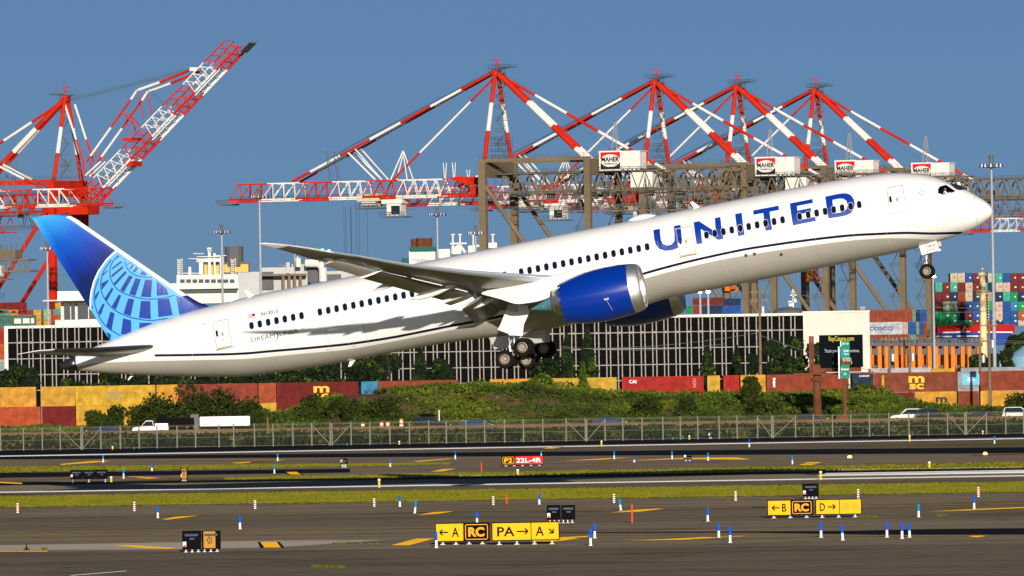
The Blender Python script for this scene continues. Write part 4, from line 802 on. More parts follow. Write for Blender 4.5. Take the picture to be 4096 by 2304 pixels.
def crane(label, up=False, portal='tan', house=True, trolley=37.0):
    t = empty('container_crane', label, 'container crane', group='ship-to-shore container cranes'); RWm = [M['red'], M['cwhite']]; PM = M[portal]
    # portal
    mb = MB()
    for v in (-10.4, 10.4):
        mb.box2((-1.05, v-.8, 0), (1.05, v+.8, 64)); mb.box2((-32.9, v-.7, 0), (-31.1, v+.7, 64))
        mb.box2((1.05, v-.5, 64.0), (-33, v+.5, 65.0)); mb.box2((-1.06, v-.45, 14.5), (-31.1, v+.45, 16.2)); mb.box2((-33.5, v-.9, .6), (1.6, v+.9, 2.2))
        mb.tube((-.6, v, 57.5), (-30.8, v, 16), .62, 0, 8)
    for u, w_ in ((0, 1.0), (-32, .85)):
        mb.box2((u-w_*.8, -9.6, 59.9), (u+w_*.8, 9.6, 64.3)); mb.box2((u-w_*.6, -9.6, 14.0), (u+w_*.6, 9.6, 16))
    mb.build('portal_frame', PM, t)
    mb = MB()
    for v in (-10.4, 10.4):
        for k in range(9):
            z0 = 16+k*4.8; u0, u1 = (-30.6, -28.2) if k % 2 else (-28.2, -30.6); mb.tube((u0, v, z0), (u1, v, z0+4.8), .16, 0, 4); mb.box((-29.4, v, z0+4.8), (3.2, 1.0, .12)); railing(mb, (-31, v+.5, z0+4.8), (-27.8, v+.5, z0+4.8), 1.1, 0, 2)
        railing(mb, (1, v, 65), (-33, v, 65), 1.1, 0, 16)
    mb.build('stairway', M['rail'], t)
    # apex frame: front legs, back stays
    mb = MB()
    for s in (-1, 1): mb.bands((0, s*.9, 89.5), (0, s*8.9, 65.0), .62, [(.36, 0), (.68, 1), (1, 0)], 10)
    mb.box((0, 0, 89.3), (1.8, 2.6, 1.6), 0)
    mb.build('apex_frame', RWm, t)
    mb = MB()
    for s in (-1, 1): mb.bands((-1.0, s*.55, 88.8), (-28.0, s*1.5, 64.3), .78, [(.33, 0), (.61, 1), (.87, 0), (1, 1)], 12)
    mb.build('main_backstay', RWm, t)
    mb = MB(); mb.bands((-1.2, 0, 88.5), (-51.5, 0, 60.7), .42, [(.21, 0), (.40, 1), (.59, 0), (.77, 1), (.93, 0), (1, 1)], 8); mb.build('rear_backstay', RWm, t)
    mb = MB(); mb.box((0, 0, 90.4), (4.6, 4.2, .15)); mb.box((-3.2, 0, 90.7), (4.2, 2.2, .12))
    for v in (-2.1, 2.1): railing(mb, (-5.2, v, 90.4), (2.3, v, 90.4), 1.1, 0, 8)
    for k in range(7):
        z0 = 66+k*3.3; a, b = (-.2, -3.0) if k % 2 else (-3.0, -.2); mb.tube((a, 1.0, z0), (b, 1.0, z0+3.3), .16, 0, 4); mb.box(((a+b)/2, 1, z0+3.3), (3.2, 1.2, .12)); railing(mb, (-3.2, 1.5, z0+3.3), (.2, 1.5, z0+3.3), 1.0, 0, 2)
    for k in range(4): railing(mb, (-3.5, 2.5, 65+k*1.7), (3.0, 2.5, 65+k*1.7), 1.2, 0, 6, .05); railing(mb, (-3.5, -2.5, 65+k*1.7), (3.0, -2.5, 65+k*1.7), 1.2, 0, 6, .05)
    mb.build('service_platform', M['rail'], t)
    mb = MB(); mb.tube((-.4, 0, 90.5), (-.4, 0, 92.6), .22, 0, 6); mb.box((-.4, 0, 92.8), (2.4, .5, .3)); mb.box((.6, 0, 93.1), (.3, .3, .5)); mb.tube((-.9, 0, 91.3), (.2, 0, 91.9), .15, 0, 5); mb.build('warning_light_mast', M['red'], t)
    # landside girder with walkways
    mb = MB(); truss(mb, -1.5, -74, 55.6, 60.9, 3.6, 17, lambda u: 0, .34, .5, .24)
    truss(mb, -20, -74, 49.8, 54.6, 4.6, 13, lambda u: 0, .16, .22, .12)
    mb.build('landside_girder', PM, t)
    mb = MB()
    for z in (60.9, 54.9, 50.5):
        for v in (-5.4, 5.4): railing(mb, (-2, v, z), (-73, v, z), 1.1, 0, 28, .06); mb.box((-37, v, z), (70, .8, .10))
    rr_ = random.Random(3)
    for k in range(34): u = rr_.uniform(-68, -4); z = rr_.choice([51.5, 54, 56.5]); mb.box((u, rr_.uniform(-4, 4), z+rr_.uniform(0, 1.5)), (rr_.uniform(.8, 3), 1.2, rr_.uniform(.6, 1.8)))
    for k in range(26): u = rr_.uniform(-66, -6); mb.tube((u, 4.8, 51), (u+rr_.uniform(-3, 3), 4.8, 57+rr_.uniform(0, 3)), .10, 0, 4)
    mb.build('girder_walkway', M['rail'] if portal == 'tan' else M['rail'], t)
    mb = MB(); mb.box2((-42, -3, 56.2), (-48.5, 3.7, 60.6)); mb.build('electrical_house', M['cwhite'], t)
    # machinery house with its sign
    if house:
        mb = MB(); mb.box2((-31.2, 0.2, 61.4), (-43.2, 4.6, 66.1)); mb.box2((-31.0, 0, 66.1), (-43.5, 4.68, 66.35))
        for k in range(4): mb.box2((-38.6-k*1.3, 4.3, 60.8), (-39.2-k*1.3, 4.9, 61.9))
        mb.box2((-41, 4.5, 63.4), (-42, 4.75, 64.4))
        mh = mb.build('machinery_house', M['cwhite'], t); mh.location.x = -2.1
        mb = MB(); mb.box2((-31.0, 4.7, 61.0), (-37.9, 5.0, 66.5)); sb = mb.build('sign_board', M['cwhite'], mh)
        # local x runs to the left in view, so text is mirrored in x to read from the camera side (+y)
        yb = 5.03; fl = lambda pts, y, m: MB().add([(a, y, b) for a, b in pts], [tuple(range(len(pts)))], 0)
        fl([(-31.5, 66.1), (-37.4, 66.1), (-37.4, 64.0), (-31.5, 64.0)], yb, 0).build('red_field', M['signr'], sb); fl([(-31.5, 63.2), (-37.4, 63.2), (-37.4, 61.4), (-31.5, 61.4)], yb, 0).build('black_field', M['signk'], sb)
        fl([(-34.45+2.95*cos(a), 63.75+1.75*sin(a)) for a in np.linspace(0, 2*pi, 33)[:-1]], yb+.03, 0).build('white_oval', M['cwhite'], sb)
        mb = MB(); v_, f_, a_ = text_faces('MAHER', .035); mb.add([(-31.75-5.4*a, yb+.07, 63.45+1.35*b) for a, b in v_], f_)
        mb.build('sign_word', M['signk'], sb); mb = MB(); v_, f_, a_ = text_faces('TERMINALS', .02); mb.add([(-32.3-4.3*a, yb+.07, 62.65+.5*b) for a, b in v_], f_); mb.build('sign_word', M['signk'], sb)
        mb = MB(); 
        for (a, b) in ((-33.2, -1), (-34.6, -1), (-33.2, 1), (-34.6, 1)): mb.tube((a, b, 66.4), (-33.9+(a+33.9)*.3, b*.3, 74.5), .10, 0, 4)
        for k in range(6): z = 67.3+k*1.2; r = .9-.11*k; mb.tube((-33.9-r, -r, z), (-33.9+r, r, z+.7), .06, 0, 3); mb.tube((-33.9+r, -r, z), (-33.9-r, r, z+.7), .06, 0, 3); mb.box((-33.9, 0, z), (2*r, 2*r, .08))
        mb.build('lattice_mast', M['mast'], mh)
    # boom
    hx, hz, an = 5.6, 56.5, radians(41.8) if up else 0.0
    def X(p):
        x, y, z = (p[0]-hx)*(.92 if up else 1), p[1], p[2]-hz; return Vector((hx+x*cos(an)-z*sin(an), y, hz+x*sin(an)+z*cos(an)))
    mb = MB(); truss(mb, 5.6, 82.6, 55.5, 59.9, 3.2, 22, bmat, .22, .40, .15, 80.5, X=X)
    for a, b, m in BB: mb.tube(X((a, -2.6, 54.9)), X((b, -2.6, 54.9)), .22, m, 4); mb.tube(X((a, 2.6, 54.9)), X((b, 2.6, 54.9)), .22, m, 4)
    mb.box2(X((4.0, -3.4, 55.3)), X((7.2, 3.4, 57.4)), 0) if not up else mb.box2((3, -3.9, 54.5), (8.5, 3.9, 58), 0)
    if not up:
        for s in (-1, 1): mb.prism([(5, 57.2), (13.5, 59.9), (11, 60.6), (7.5, 60.3)], s*3.2-.25, s*3.2+.25, 0)
    bo = mb.build('boom', RWm, t)
    mb = MB()
    railing(mb, (8, 3.9, 55.2), (82, 3.9, 55.2), 1.1, 0, 30, .05, X); railing(mb, (8, -3.9, 55.2), (82, -3.9, 55.2), 1.1, 0, 30, .05, X)
    for k in range(5): mb.tube(X((82.5+k*.7, -2.5, 54.4)), X((82.5+k*.7, 2.5, 54.4)), .12, 0, 4)
    mb.box(X((84, 0, 54.2)), (4, 5, .3), 0, Matrix.Rotation(-an, 3, 'Y')); mb.tube(X((82, 2.5, 54.4)), X((87, 2.5, 54.5)), .15, 0, 4); railing(mb, (83, 2.5, 54.4), (87, 2.5, 54.4), 1.1, 0, 4, .06, X)
    mb.build('boom_walkway', M['rail'], bo)
    if not up:
        mb = MB()
        for s in (-1, 1): mb.bands((1.0, s*1.0, 89.2), (63, s*2.6, 60.2), .40 if s > 0 else .34, [(.15, 0), (.303, 1), (.452, 0), (.605, 1), (.755, 0), (.905, 1), (1, 0)][:], 8)
        mb.build('outer_forestay', RWm, t)
        mb = MB(); mb.bands((1.2, 0, 87.5), (32.5, 0, 60.2), .30, [(.22, 0), (.73, 1), (1, 0)], 8); mb.build('inner_forestay', RWm, t)
        mb = MB()
        for y, dz in ((-.6, 1.2), (.6, 1.2), (0, -1.6)): mb.tube((1.0, y, 90), (45, y, 69+dz), .07, 0, 3); mb.tube((45, y, 69+dz), (63, y, 60.8), .07, 0, 3)
        mb.tube((-1, .5, 90), (-36, .5, 66), .05, 0, 3); mb.tube((-1, -.5, 90), (-36, -.5, 66.2), .05, 0, 3)
        mb.build('hoist_cable', M['cable'], t)
        mb = MB()
        mb = MB()
        for s in (-1, 1):
            mb.tube((45.6, s*2.0, 68.2), (37.0, s*2.2, 60.2), .26, 0, 6); mb.tube((43.4, s*2.0, 69.2), (35.0, s*2.2, 60.2), .20, 0, 6); mb.tube((45.6, s*2, 68.2), (43.4, s*2, 69.2), .2, 0, 6)
        mb.tube((44.5, -2, 68.7), (44.5, 2, 68.7), .15, 0, 6); mb.build('forestay_prop', M['cwhite'], bo); mb = MB()
        for s in (-1, 1):
            mb.tube((29.2, s*.3, 68), (32.4, s*2.0, 60), .20, 0, 6); mb.tube((29.2, s*.3, 68), (27.2, s*2.0, 60), .16, 0, 6); 
        mb.tube((29.2, -.3, 68), (29.2, .3, 68), .2, 0, 5); mb.build('boom_strut', M['cwhite'], bo); mb = MB()
        for u in (16.4, 13.6, 9.2):
            h = 64.5 if u > 10 else 62.4
            for s in (-1, 1): mb.tube((u, s*.3, 60), (u+s*.35, s*.3, h), .13, 0, 5)
            mb.tube((u, -.3, 60), (u, .3, 60), .13, 0, 5); mb.build('boom_antenna', M['cwhite'], bo); mb = MB()
        mb = MB()
        for k in range(4):
            for u in (47.6, 50.0): mb.tube((u-.6+.25*k, 3.4, 60.2+k*2.1), (u+.6+.25*k, 3.4, 62.3+k*2.1), .1, 0, 3); mb.tube((u+.7+.25*k, 3.4, 60.2+k*2.1), (u+.7+.3*k, 3.4, 62.3+k*2.1), .1, 0, 3)
        mb.build('access_ladder', M['rail'], bo)
        u = trolley; mb = MB(); mb.box2((u-1.5, -3, 54.2), (u+5.5, 3, 56.4)); mb.box2((u, -2.6, 52.8), (u+4.2, 2.6, 54.2)); tr = mb.build('trolley', mat('trolley_beige', (.52, .46, .36), .6, var=.1), t)
        mb = MB(); mb.box2((u-7.5, -1.8, 50.0), (u-3.2, 1.8, 54.0)); mb.box2((u-8.2, -2.3, 53.4), (u-1.8, 2.3, 54.6)); mb.build('operator_cabin', M['ship'], tr)
        mb = MB(); mb.box2((u-4.6, 1.8, 50.4), (u-7.3, 1.86, 52.8)); mb.build('cabin_window', M['carglass'], tr)
        mb = MB(); railing(mb, (u-9, 2.6, 49.8), (u-1.5, 2.6, 49.8), 1.2, 0, 5, .08); railing(mb, (u-1, 3.2, 52.4), (u+6, 3.2, 52.4), 1.2, 0, 5, .08); mb.box2((u-1, -3, 52.1), (u+6, 3.2, 52.4)); mb.box2((u-9, -2.6, 49.5), (u-1.5, 2.6, 49.8)); mb.build('trolley_railing', M['rail'], tr)
        mb = MB()
        for k in range(10):
            a = u-9-k*5.2
            for j in range(6): p = lambda q: (a-5.2*q, 2.9, 53.9-2.6*4*q*(1-q)); mb.tube(p(j/6), p((j+1)/6), .07, 0, 3)
        mb.build('festoon_cable', M['rail'], tr)
    return t
def LA(x, y, v=0):
    px = x/1.8109; py = 100+y/1.8109; yu = py+(px-2048)*.0166; return Vector(((px-265)/12.16+v*.42*0, v, 9.55+(1431-yu)/13.36))
def place(t, xD, yD, sD, rz): p = W(xD*1.59, yD*1.59, 21467/sD); t.location = (p.x, p.y, 0); t.rotation_euler = (0, 0, rz); return t
RZ = radians(155.5)
c1 = crane('nearest olive crane, its level red and white boom reaching left above the wing tip')
def relabel(t, l): t['label'] = l; return t
c2 = copy_tree(c1); c3 = copy_tree(c1); c4 = copy_tree(c1); c5 = copy_tree(c1)
place(c1, 1249, 178, 9.0, RZ); place(c2, 1649, 192, 8.62, RZ); place(c3, 1854, 205, 8.42, RZ); place(c4, 2050, 213, 8.26, RZ); place(c5, 2442+83*.91*6.6, 213, 6.6, RZ)
relabel(c2, 'second olive crane, its red and white peak straight above the blue letter U'); relabel(c3, 'third olive crane, its red and white peak above the blue letter I'); relabel(c4, 'fourth olive crane, its peak above the blue letter E')
relabel(c5, 'distant crane of which only the boom tip shows at right behind the airliner nose')
ca = crane('bright red crane behind the airliner tail with its lattice boom raised steeply to the right', True, 'red', house=False); place(ca, 167, 242, 8.4, radians(-24.5))
mb = MB()
for v in (-1.6, 1.6):
    o_ = 1.0 if v > 0 else 0
    def SG(a, b, m, r=.34): 
        dx = 45*o_; mb.tube(LA(a[0]+dx, a[1]+6*o_, v), LA(b[0]+dx, b[1]+6*o_, v), r, m, 7)
    SG((1400, 345), (1190, 425), 0, .42); SG((1190, 425), (1030, 478), 1, .42); SG((1020, 480), (975, 545), 1); SG((975, 545), (825, 745), 0); SG((825, 745), (670, 950), 1); SG((670, 950), (640, 995), 0)
    mb.tube(LA(485+38*o_, 575, v), LA(565+38*o_, 830, v), .32, 1, 7); mb.tube(LA(565+38*o_, 830, v), LA(618+38*o_, 995, v), .32, 0, 7); mb.tube(LA(610+20*o_, 995, v), LA(630+20*o_, 1100, v), .3, 0, 7); mb.tube(LA(625, 1095, v), LA(745, 990, v), .28, 1, 6)
    mb.tube(LA(1030+32*o_, 495, v), LA(1066+32*o_, 690, v), .2, 0, 5); mb.tube(LA(920, 640, v), LA(1010, 750, v), .2, 0, 5); mb.tube(LA(930+10*o_, 650, v), LA(962+10*o_, 800, v), .16, 0, 5); mb.tube(LA(690, 910, v), LA(745, 985, v), .16, 0, 5)
mb.box(LA(1440, 335), (2.4, 4, 1.1), 1); mb.box(LA(960, 832), (3.2, 6.6, .9), 0); mb.box(LA(965, 1010), (2.8, 6.6, 1.5), 0)
mb.build('folded_forestay', [M['red'], M['cwhite']], ca)
mb = MB()
for v, dy in ((-1, 0), (-.5, 6), (.5, 12), (1, 18)): mb.tube(LA(520, 530+dy, v), LA(1410, 325+dy, v), .09, 0, 3)
for k in range(5): mb.tube(LA(1085+k*22, 490+k*22, 1), LA(1110+k*22, 492+k*22, 1), .08, 0, 3)
mb.tube(LA(1085, 488, 1), LA(1185, 590, 1), .08, 0, 3); mb.tube(LA(1100, 480, 1), LA(1200, 580, 1), .08, 0, 3)
mb.build('hoist_cable', M['cable'], ca)
mb = MB()
mb.box2((-3, -3.6, 55.0), (7, 3.6, 57.5)); mb.box2((-5, -9, 53.0), (1.5, 9, 54.6)); mb.tube((0, -10.4, 64), (0, 10.4, 64), .8, 0, 8); mb.build('hinge_housing', M['red'], ca)
cb = crane('red crane at the left edge whose level boom ends in front of the raised-boom crane', False, 'red', house=False); place(cb, 285-83*.91*8.7, 242, 8.7, radians(-24.5))
# spreaders and ropes hanging from cranes
def spreader(px, py, d, wd, label, rope_top):
    p = W(px, py, d); t = empty('crane_spreader', label, 'crane spreader', p, RZ, 'spreaders hanging from the cranes'); mb = MB()
    mb.box((0, 0, 0), (2.4, wd, .8)); mb.box((0, -wd/2+.5, -.3), (2.6, .8, 1.2)); mb.box((0, wd/2-.5, -.3), (2.6, .8, 1.2)); mb.box((.4, .5, 1.9), (2.4, wd*.45, 2.6)); mb.box((0, -.8, 1.2), (1.8, wd*.3, 1.4)); mb.build('frame', M['orange'], t)
    mb = MB()
    for a, b in ((-1, -1), (1, -1), (-1, 1), (1, 1)): mb.tube((a*.8, b*1.6, 1.5), (a*.8, b*1.6, rope_top-p.z), .05, 0, 3)
    mb.build('rope', M['cable'], t); return t
spreader(3255, 1115, 2590, 8.6, 'orange spreader hanging under the cranes, left of the airliner nose wheel', 52)
spreader(2920, 1152, 2540, 7.0, 'orange spreader partly hidden under the belly of the airliner', 52)
p = W(1425, 1045, 2375); t = empty('crane_spreader', 'spreader on long ropes under the level boom above the wing of the airliner', 'crane spreader', (p.x, p.y, 26), RZ, 'spreaders hanging from the cranes')
mb = MB(); mb.box((0, 0, 0), (12, 2.4, .8)); mb.box((0, 0, 1), (4, 2, 1.2)); mb.build('frame', M['orange'], t)
mb = MB()
for a in (-5.6, -4.2, -2.2, -.6, 1.2, 3.0, 4.4, 5.6): mb.tube((a*.75, (a*7 % 3)-1.5, .5), (a*.75, (a*7 % 3)-1.5, 26.5), .06, 0, 3)
mb.build('rope', M['cable'], t)
p = W(60, 1085, 2300); t = empty('crane_headblock', 'olive caged headblock with a pale cabin hanging at the left edge', 'crane headblock', p, radians(-24.5))
mb = MB(); mb.box((0, 0, 0), (11.5, 5, .5)); mb.box((0, 0, 3.0), (10.5, 5, .4)); mb.box((-2, 0, 4.6), (6.5, 4, 2.2))
for k in range(9): x = -5.4+k*1.35; mb.box((x, -2.4, 1.5), (.18, .18, 3)); mb.box((x+.5, -2.4, -.9), (.12, .12, 1.8))
for k in range(5): mb.tube((-5+k*2.4, -2.4, .2), (-3.6+k*2.4, -2.4, 2.9), .12, 0, 4); mb.tube((-4.6+k*1.4, -1.5, 5.6), (-4.3+k*1.4, -1.5, 7.4), .14, 0, 4)
mb.box((-3.5, 0, -2.2), (4, 3, .3)); mb.build('cage', M['tan'], t); mb = MB(); mb.box((-4.2, -2.2, .2), (3.0, 2.2, 2.8)); mb.build('cabin', M['ship'], t)
mb = MB(); 
for a in (-3, -1, 1, 3): mb.tube((a, 0, 5), (a, 0, 24), .06, 0, 3)
mb.build('rope', M['cable'], t)

# ================================================================= LIGHT MASTS AND POLES
def light_mast(px, ytop, d, ring, label, thick=.26):
    p = W(px, ytop, d); t = empty('light_mast', label, 'light mast', (p.x, p.y, 0), 0, 'high light masts of the port'); h = p.z
    mb = MB(); mb.tube((0, 0, 0), (0, 0, h-.6), thick*1.5, 0, 10, thick*.75); mb.build('pole', M['mast'], t)
    mb = MB(); mb.tube((0, 0, h-1.2), (0, 0, h-.9), ring*.40, 0, 16); mb.tube((0, 0, h-.8), (0, 0, h+.5), ring*.10, 0, 8); mb.tube((0, 0, h+.5), (0, 0, h+.75), ring*.14, 0, 8); mb.build('lamp_ring', M['rail'], t)
    for k in range(10):
        a = 2*pi*k/10+.2; mb = MB(); x, y = ring*.42*cos(a), ring*.42*sin(a); mb.tube((x, y, h-.6), (x, y, h-1.15), ring*.07, 0, 8, ring*.12); mb.build('floodlight', M['silver'], t)
light_mast(3965, 640, 1350, 3.7, 'tall grey light mast nearest the nose of the airliner', .22)
light_mast(886, 912, 1900, 3.9, 'light mast above the bridge of the ship left of the wing tip')
light_mast(1037, 770, 1800, 3.9, 'light mast whose lamps stand in front of the crane boom tip')
light_mast(1748, 842, 1900, 4.0, 'light mast above the far wing tip of the airliner'); light_mast(1902, 916, 1900, 3.6, 'light mast beside the near leg of the first olive crane')
light_mast(188, 978, 1900, 3.6, 'light mast in front of the red crane leg behind the airliner tail'); light_mast(1178, 974, 2100, 1.6, 'small light mast behind the grey industrial building')
light_mast(3732, 1090, 1900, 1.2, 'slim grey light mast below the nose wheel of the airliner', .26)
light_mast(2800, 1150, 1800, .8, 'left one of two slim masts behind the engine on the right', .3); light_mast(2832, 1150, 1800, .8, 'right one of two slim masts behind the engine on the right', .3)
def utility_pole(px, ytop, d, label, arms=2, lean=0):
    p = W(px, ytop, d); t = empty('utility_pole', label, 'utility pole', (p.x, p.y, 0), 0, 'timber utility poles'); h = p.z; mb = MB()
    mb.tube((0, 0, -.3), (lean, 0, h), .26, 0, 9, .17); mb.build('post', M['wood'], t); mb = MB()
    for k in range(arms): mb.box((lean, -.2, h-.8-k*1.3), (2.6, .14, .16)); 
    for k in range(arms):
        for a in (-1.1, -.5, .5, 1.1): mb.tube((lean+a, -.2, h-.72-k*1.3), (lean+a, -.2, h-.45-k*1.3), .06, 1, 5)
    mb.tube((lean+.5, -.3, h-4), (lean+.5, -.3, h-2.9), .3, 1, 8); mb.build('crossarm', [M['wood'], M['mast']], t)
utility_pole(3037, 1150, 1300, 'timber utility pole in front of the black building, right of the engine'); utility_pole(3556, 1338, 1265, 'short timber pole between the billboard and the orange carriers', 1)
utility_pole(3636, 1335, 1265, 'timber pole in front of the orange carriers, right of a shorter one', 1); utility_pole(3918, 1342, 1262, 'dark timber pole left of the grey container with the star', 1); utility_pole(3955, 1280, 1230, 'tall timber pole in front of the brown container at the right edge', 1)
def wires(name, label, runs):
    t = empty(name, label, 'power lines'); 
    for (a, b, d, sag) in runs:
        P0, P1 = W(*a, d), W(*b, d); mb = MB()
        q = [P0.lerp(P1, i/12)-Vector((0, 0, sag*4*(i/12)*(1-i/12))) for i in range(13)]
        for i in range(12): mb.tube(q[i], q[i+1], .035, 0, 3)
        mb.build('wire', M['rail'], t)
wires('power_lines', 'thin black wires strung between the timber poles', [((2600, 1190), (3037, 1162), 1300, .6), ((3037, 1150), (3960, 1230), 1280, 1.0), ((3037, 1165), (3960, 1245), 1280, 1.2), ((2240, 1385), (2900, 1375), 1320, .8), ((2240, 1392), (3037, 1330), 1320, .8), ((3037, 1340), (3550, 1500), 1290, .3), ((3636, 1345), (4300, 1375), 1262, .3), ((3918, 1352), (4300, 1372), 1262, .2), ((-100, 1268), (400, 1272), 1500, .5), ((-100, 1252), (420, 1250), 1500, .5)])

# ================================================================= BUILDINGS
s_ = 24.4; DB = 1400
def bx(mb, a, b, d, dep, m=0):             # box whose front face spans two photo points at distance d
    P, Q = W(*a, d), W(*b, d); mb.box2((P.x, d, min(P.z, Q.z)), (Q.x, d+dep, max(P.z, Q.z)), m); return P, Q
PL, PR = W(18*1.59, 825*1.59, DB), W(2020*1.59, 786*1.59, DB)
bld = empty('black_glass_building', 'long black-glass building with paired white columns behind the trees', 'building', ((PL.x+PR.x)/2, DB, 0)); ox = (PL.x+PR.x)/2; hw = (PR.x-PL.x)/2; TOP = (PL.z+PR.z)/2
mb = MB(); mb.box2((-hw, .5, -.5), (hw, 30, TOP)); mb.build('wall', mat('black_glass_curtain', (.003, .003, .003), .6, spec=.02), bld)
mb = MB(); mb.box2((-hw-.1, .05, TOP-.30), (hw+.1, .5, TOP+.12)); mb.build('parapet', M['cwhite'], bld)
CM0 = mat('weathered_white_band', (.30, .29, .27), .6, var=.15, scale=1.0)
for k, z in enumerate((TOP-2.65, TOP-5.3, TOP-7.95, TOP-10.5)):
    mb = MB(); mb.box2((-hw, .26, z-.07), (hw, .48, z+.07)); mb.build('floor_band', CM0, bld)
colx = []
x = -hw+.35
mb = MB(); mb.box2((-hw-.5, -.1, -.5), (-hw+.1, .6, TOP+.1)); mb.build('corner_post', M['cwhite'], bld)
CM = mat('weathered_white_column', (.30, .28, .25), .6, var=.2, scale=2.0)
pr_ = 3.0; n_ = int(2*hw/1.93); k = 0; xk = -hw+1.9
while xk < hw-.6:
    mb = MB()
    for dx in (-.28, .36):
        mb.box2((xk+dx-.085, -.06, -.5), (xk+dx+.085, .2, TOP-.1))
    mb.box2((xk-.18, .1, TOP-2.8), (xk+.26, .2, TOP-2.5))
    mb.build('column_pair', CM, bld); xk += 1.895
SP = W(2187*1.59, 790*1.59, DB)
wb = empty('white_ribbed_building', 'white ribbed metal building joined to the right end of the black one', 'building', (PR.x+3.5, DB, 0)); wl = SP.x-PR.x
mb = MB(); R_ = []; nrib = 34
pts = [];
for i in range(nrib):
    a = -3.5+wl*i/nrib; b = wl/nrib; pts += [(a, -.12), (a+b*.5, -.12), (a+b*.6, .1), (a+b*.95, .1)]
vs = [(x, y, 0) for x, y in pts]+[(x, y, TOP+.1) for x, y in pts]; n = len(pts); mb.add(vs, [(i, i+1, n+i+1, n+i) for i in range(n-1)]); mb.box2((-3.5, .12, 0), (-3.5+wl, 25, TOP+.1)); mb.build('wall', mat('ribbed_white_metal', (.64, .60, .54), .6, var=.05, scale=.3), wb)
mb = MB(); mb.box2((-3.6, -.2, TOP+.1), (-3.4+wl, 25, TOP+.35)); mb.build('roof_edge', M['cwhite'], wb)
# office at left
ob = empty('white_office_building', 'white two-storey office with wide dark windows behind the airliner tail', 'building', (W(330, 1170, 1650).x, 1650, 0)); ox_ = ob.location.x
def lb(mb, a, b, d, dep, o, m=0, dy=0):
    P, Q = W(*a, d), W(*b, d); mb.box2((P.x-o[0], d-o[1]+dy, min(P.z, Q.z)), (Q.x-o[0], d-o[1]+dy+dep, max(P.z, Q.z)), m)
oo_ = (ox_, 1650)
mb = MB(); lb(mb, Z5(460, 700), Z5(900, 925), 1650, 20, oo_); lb(mb, Z5(415, 662), Z5(900, 715), 1650, 22, oo_, dy=-.4); lb(mb, Z5(400, 868), Z5(900, 930), 1650, 20, oo_, dy=-.5); lb(mb, Z5(440, 730), Z5(462, 870), 1650, 1, oo_, dy=-.3)
mb.box2((W(*Z5(320, 727), 1650).x-ox_, -5, W(*Z5(320, 735), 1650).z), (W(*Z5(640, 727), 1650).x-ox_, 0, W(*Z5(320, 727), 1650).z)); mb.build('wall', M['bwhite'], ob)
for a, b in ((464, 510), (515, 545), (562, 640), (645, 730)):
    mb = MB(); lb(mb, Z5(a, 745), Z5(b, 866), 1650, .3, oo_, dy=-.35); mb.build('window', M['carglass'], ob)
# grey industrial building
ib = empty('industrial_building', 'pale grey industrial building with pipes and ducts behind the wing tip', 'building', (W(1150, 1100, 2100).x, 2100, 0)); io = (ib.location.x, 2100)
mb = MB()
lb(mb, Z5(1724, 525), Z5(1900, 800), 2100, 30, io); lb(mb, Z6(75, 400), Z6(420, 640), 2100, 30, io); lb(mb, Z6(0, 430), Z6(80, 640), 2100, 30, io, dy=1); lb(mb, Z6(540, 425), Z6(760, 600), 2100, 30, io, dy=2); lb(mb, Z6(200, 383), Z6(250, 402), 2100, 5, io, dy=3); lb(mb, Z6(262, 362), Z6(290, 440), 2100, 3, io, dy=-1); lb(mb, Z6(300, 375), Z6(480, 400), 2100, 8, io, dy=3)
mb.build('wall', M['bgray'], ib)
mb = MB(); lb(mb, Z6(88, 430), Z6(172, 560), 2100, 1, io, dy=-.5); lb(mb, Z6(420, 400), Z6(498, 505), 2100, 6, io, dy=-1); lb(mb, Z6(545, 448), Z6(660, 500), 2100, 1, io, dy=1.3); lb(mb, Z6(200, 385), Z6(245, 396), 2100, 1, io, dy=2.5); lb(mb, Z6(370, 335), Z6(395, 355), 2100, 1, io)
for q_ in range(0, len(mb.v), 8): m2_ = MB(); m2_.add(mb.v[q_:q_+8], [tuple(i-q_ for i in f) for f in mb.f if q_ <= f[0] < q_+8]); m2_.build('louvre_panel', M['roofgray'], ib)
mb = MB()
for a in (235, 278, 318, 360): lb(mb, Z6(a, 450), Z6(a+20, 560), 2100, 1.2, io, dy=-4)
lb(mb, Z6(88, 448), Z6(410, 458), 2100, 4, io, dy=-4.5); mb.build('pipe_rack', M['tan'], ib)
mb = MB(); p0, p1, p2, p3 = [W(*Z6(*q), 2096)-Vector((io[0], io[1], 0)) for q in ((400, 368), (500, 368), (527, 400), (530, 500))]; mb.tube(p0, p1, 1.0, 0, 10); mb.tube(p1, p2, 1.0, 0, 10); mb.tube(p2, p3, 1.0, 0, 10)
for q in ((350, 380, 20), (345, 330, 5)): c = W(*Z6(q[0], q[1]), 2096)-Vector((io[0], io[1], 0)); mb.tube(c-Vector((0, 0, q[2]/40)), c+Vector((0, 0, q[2]/12)), .7 if q[2] > 6 else .2, 0, 8)
mb.build('duct', M['bwhite'], ib)

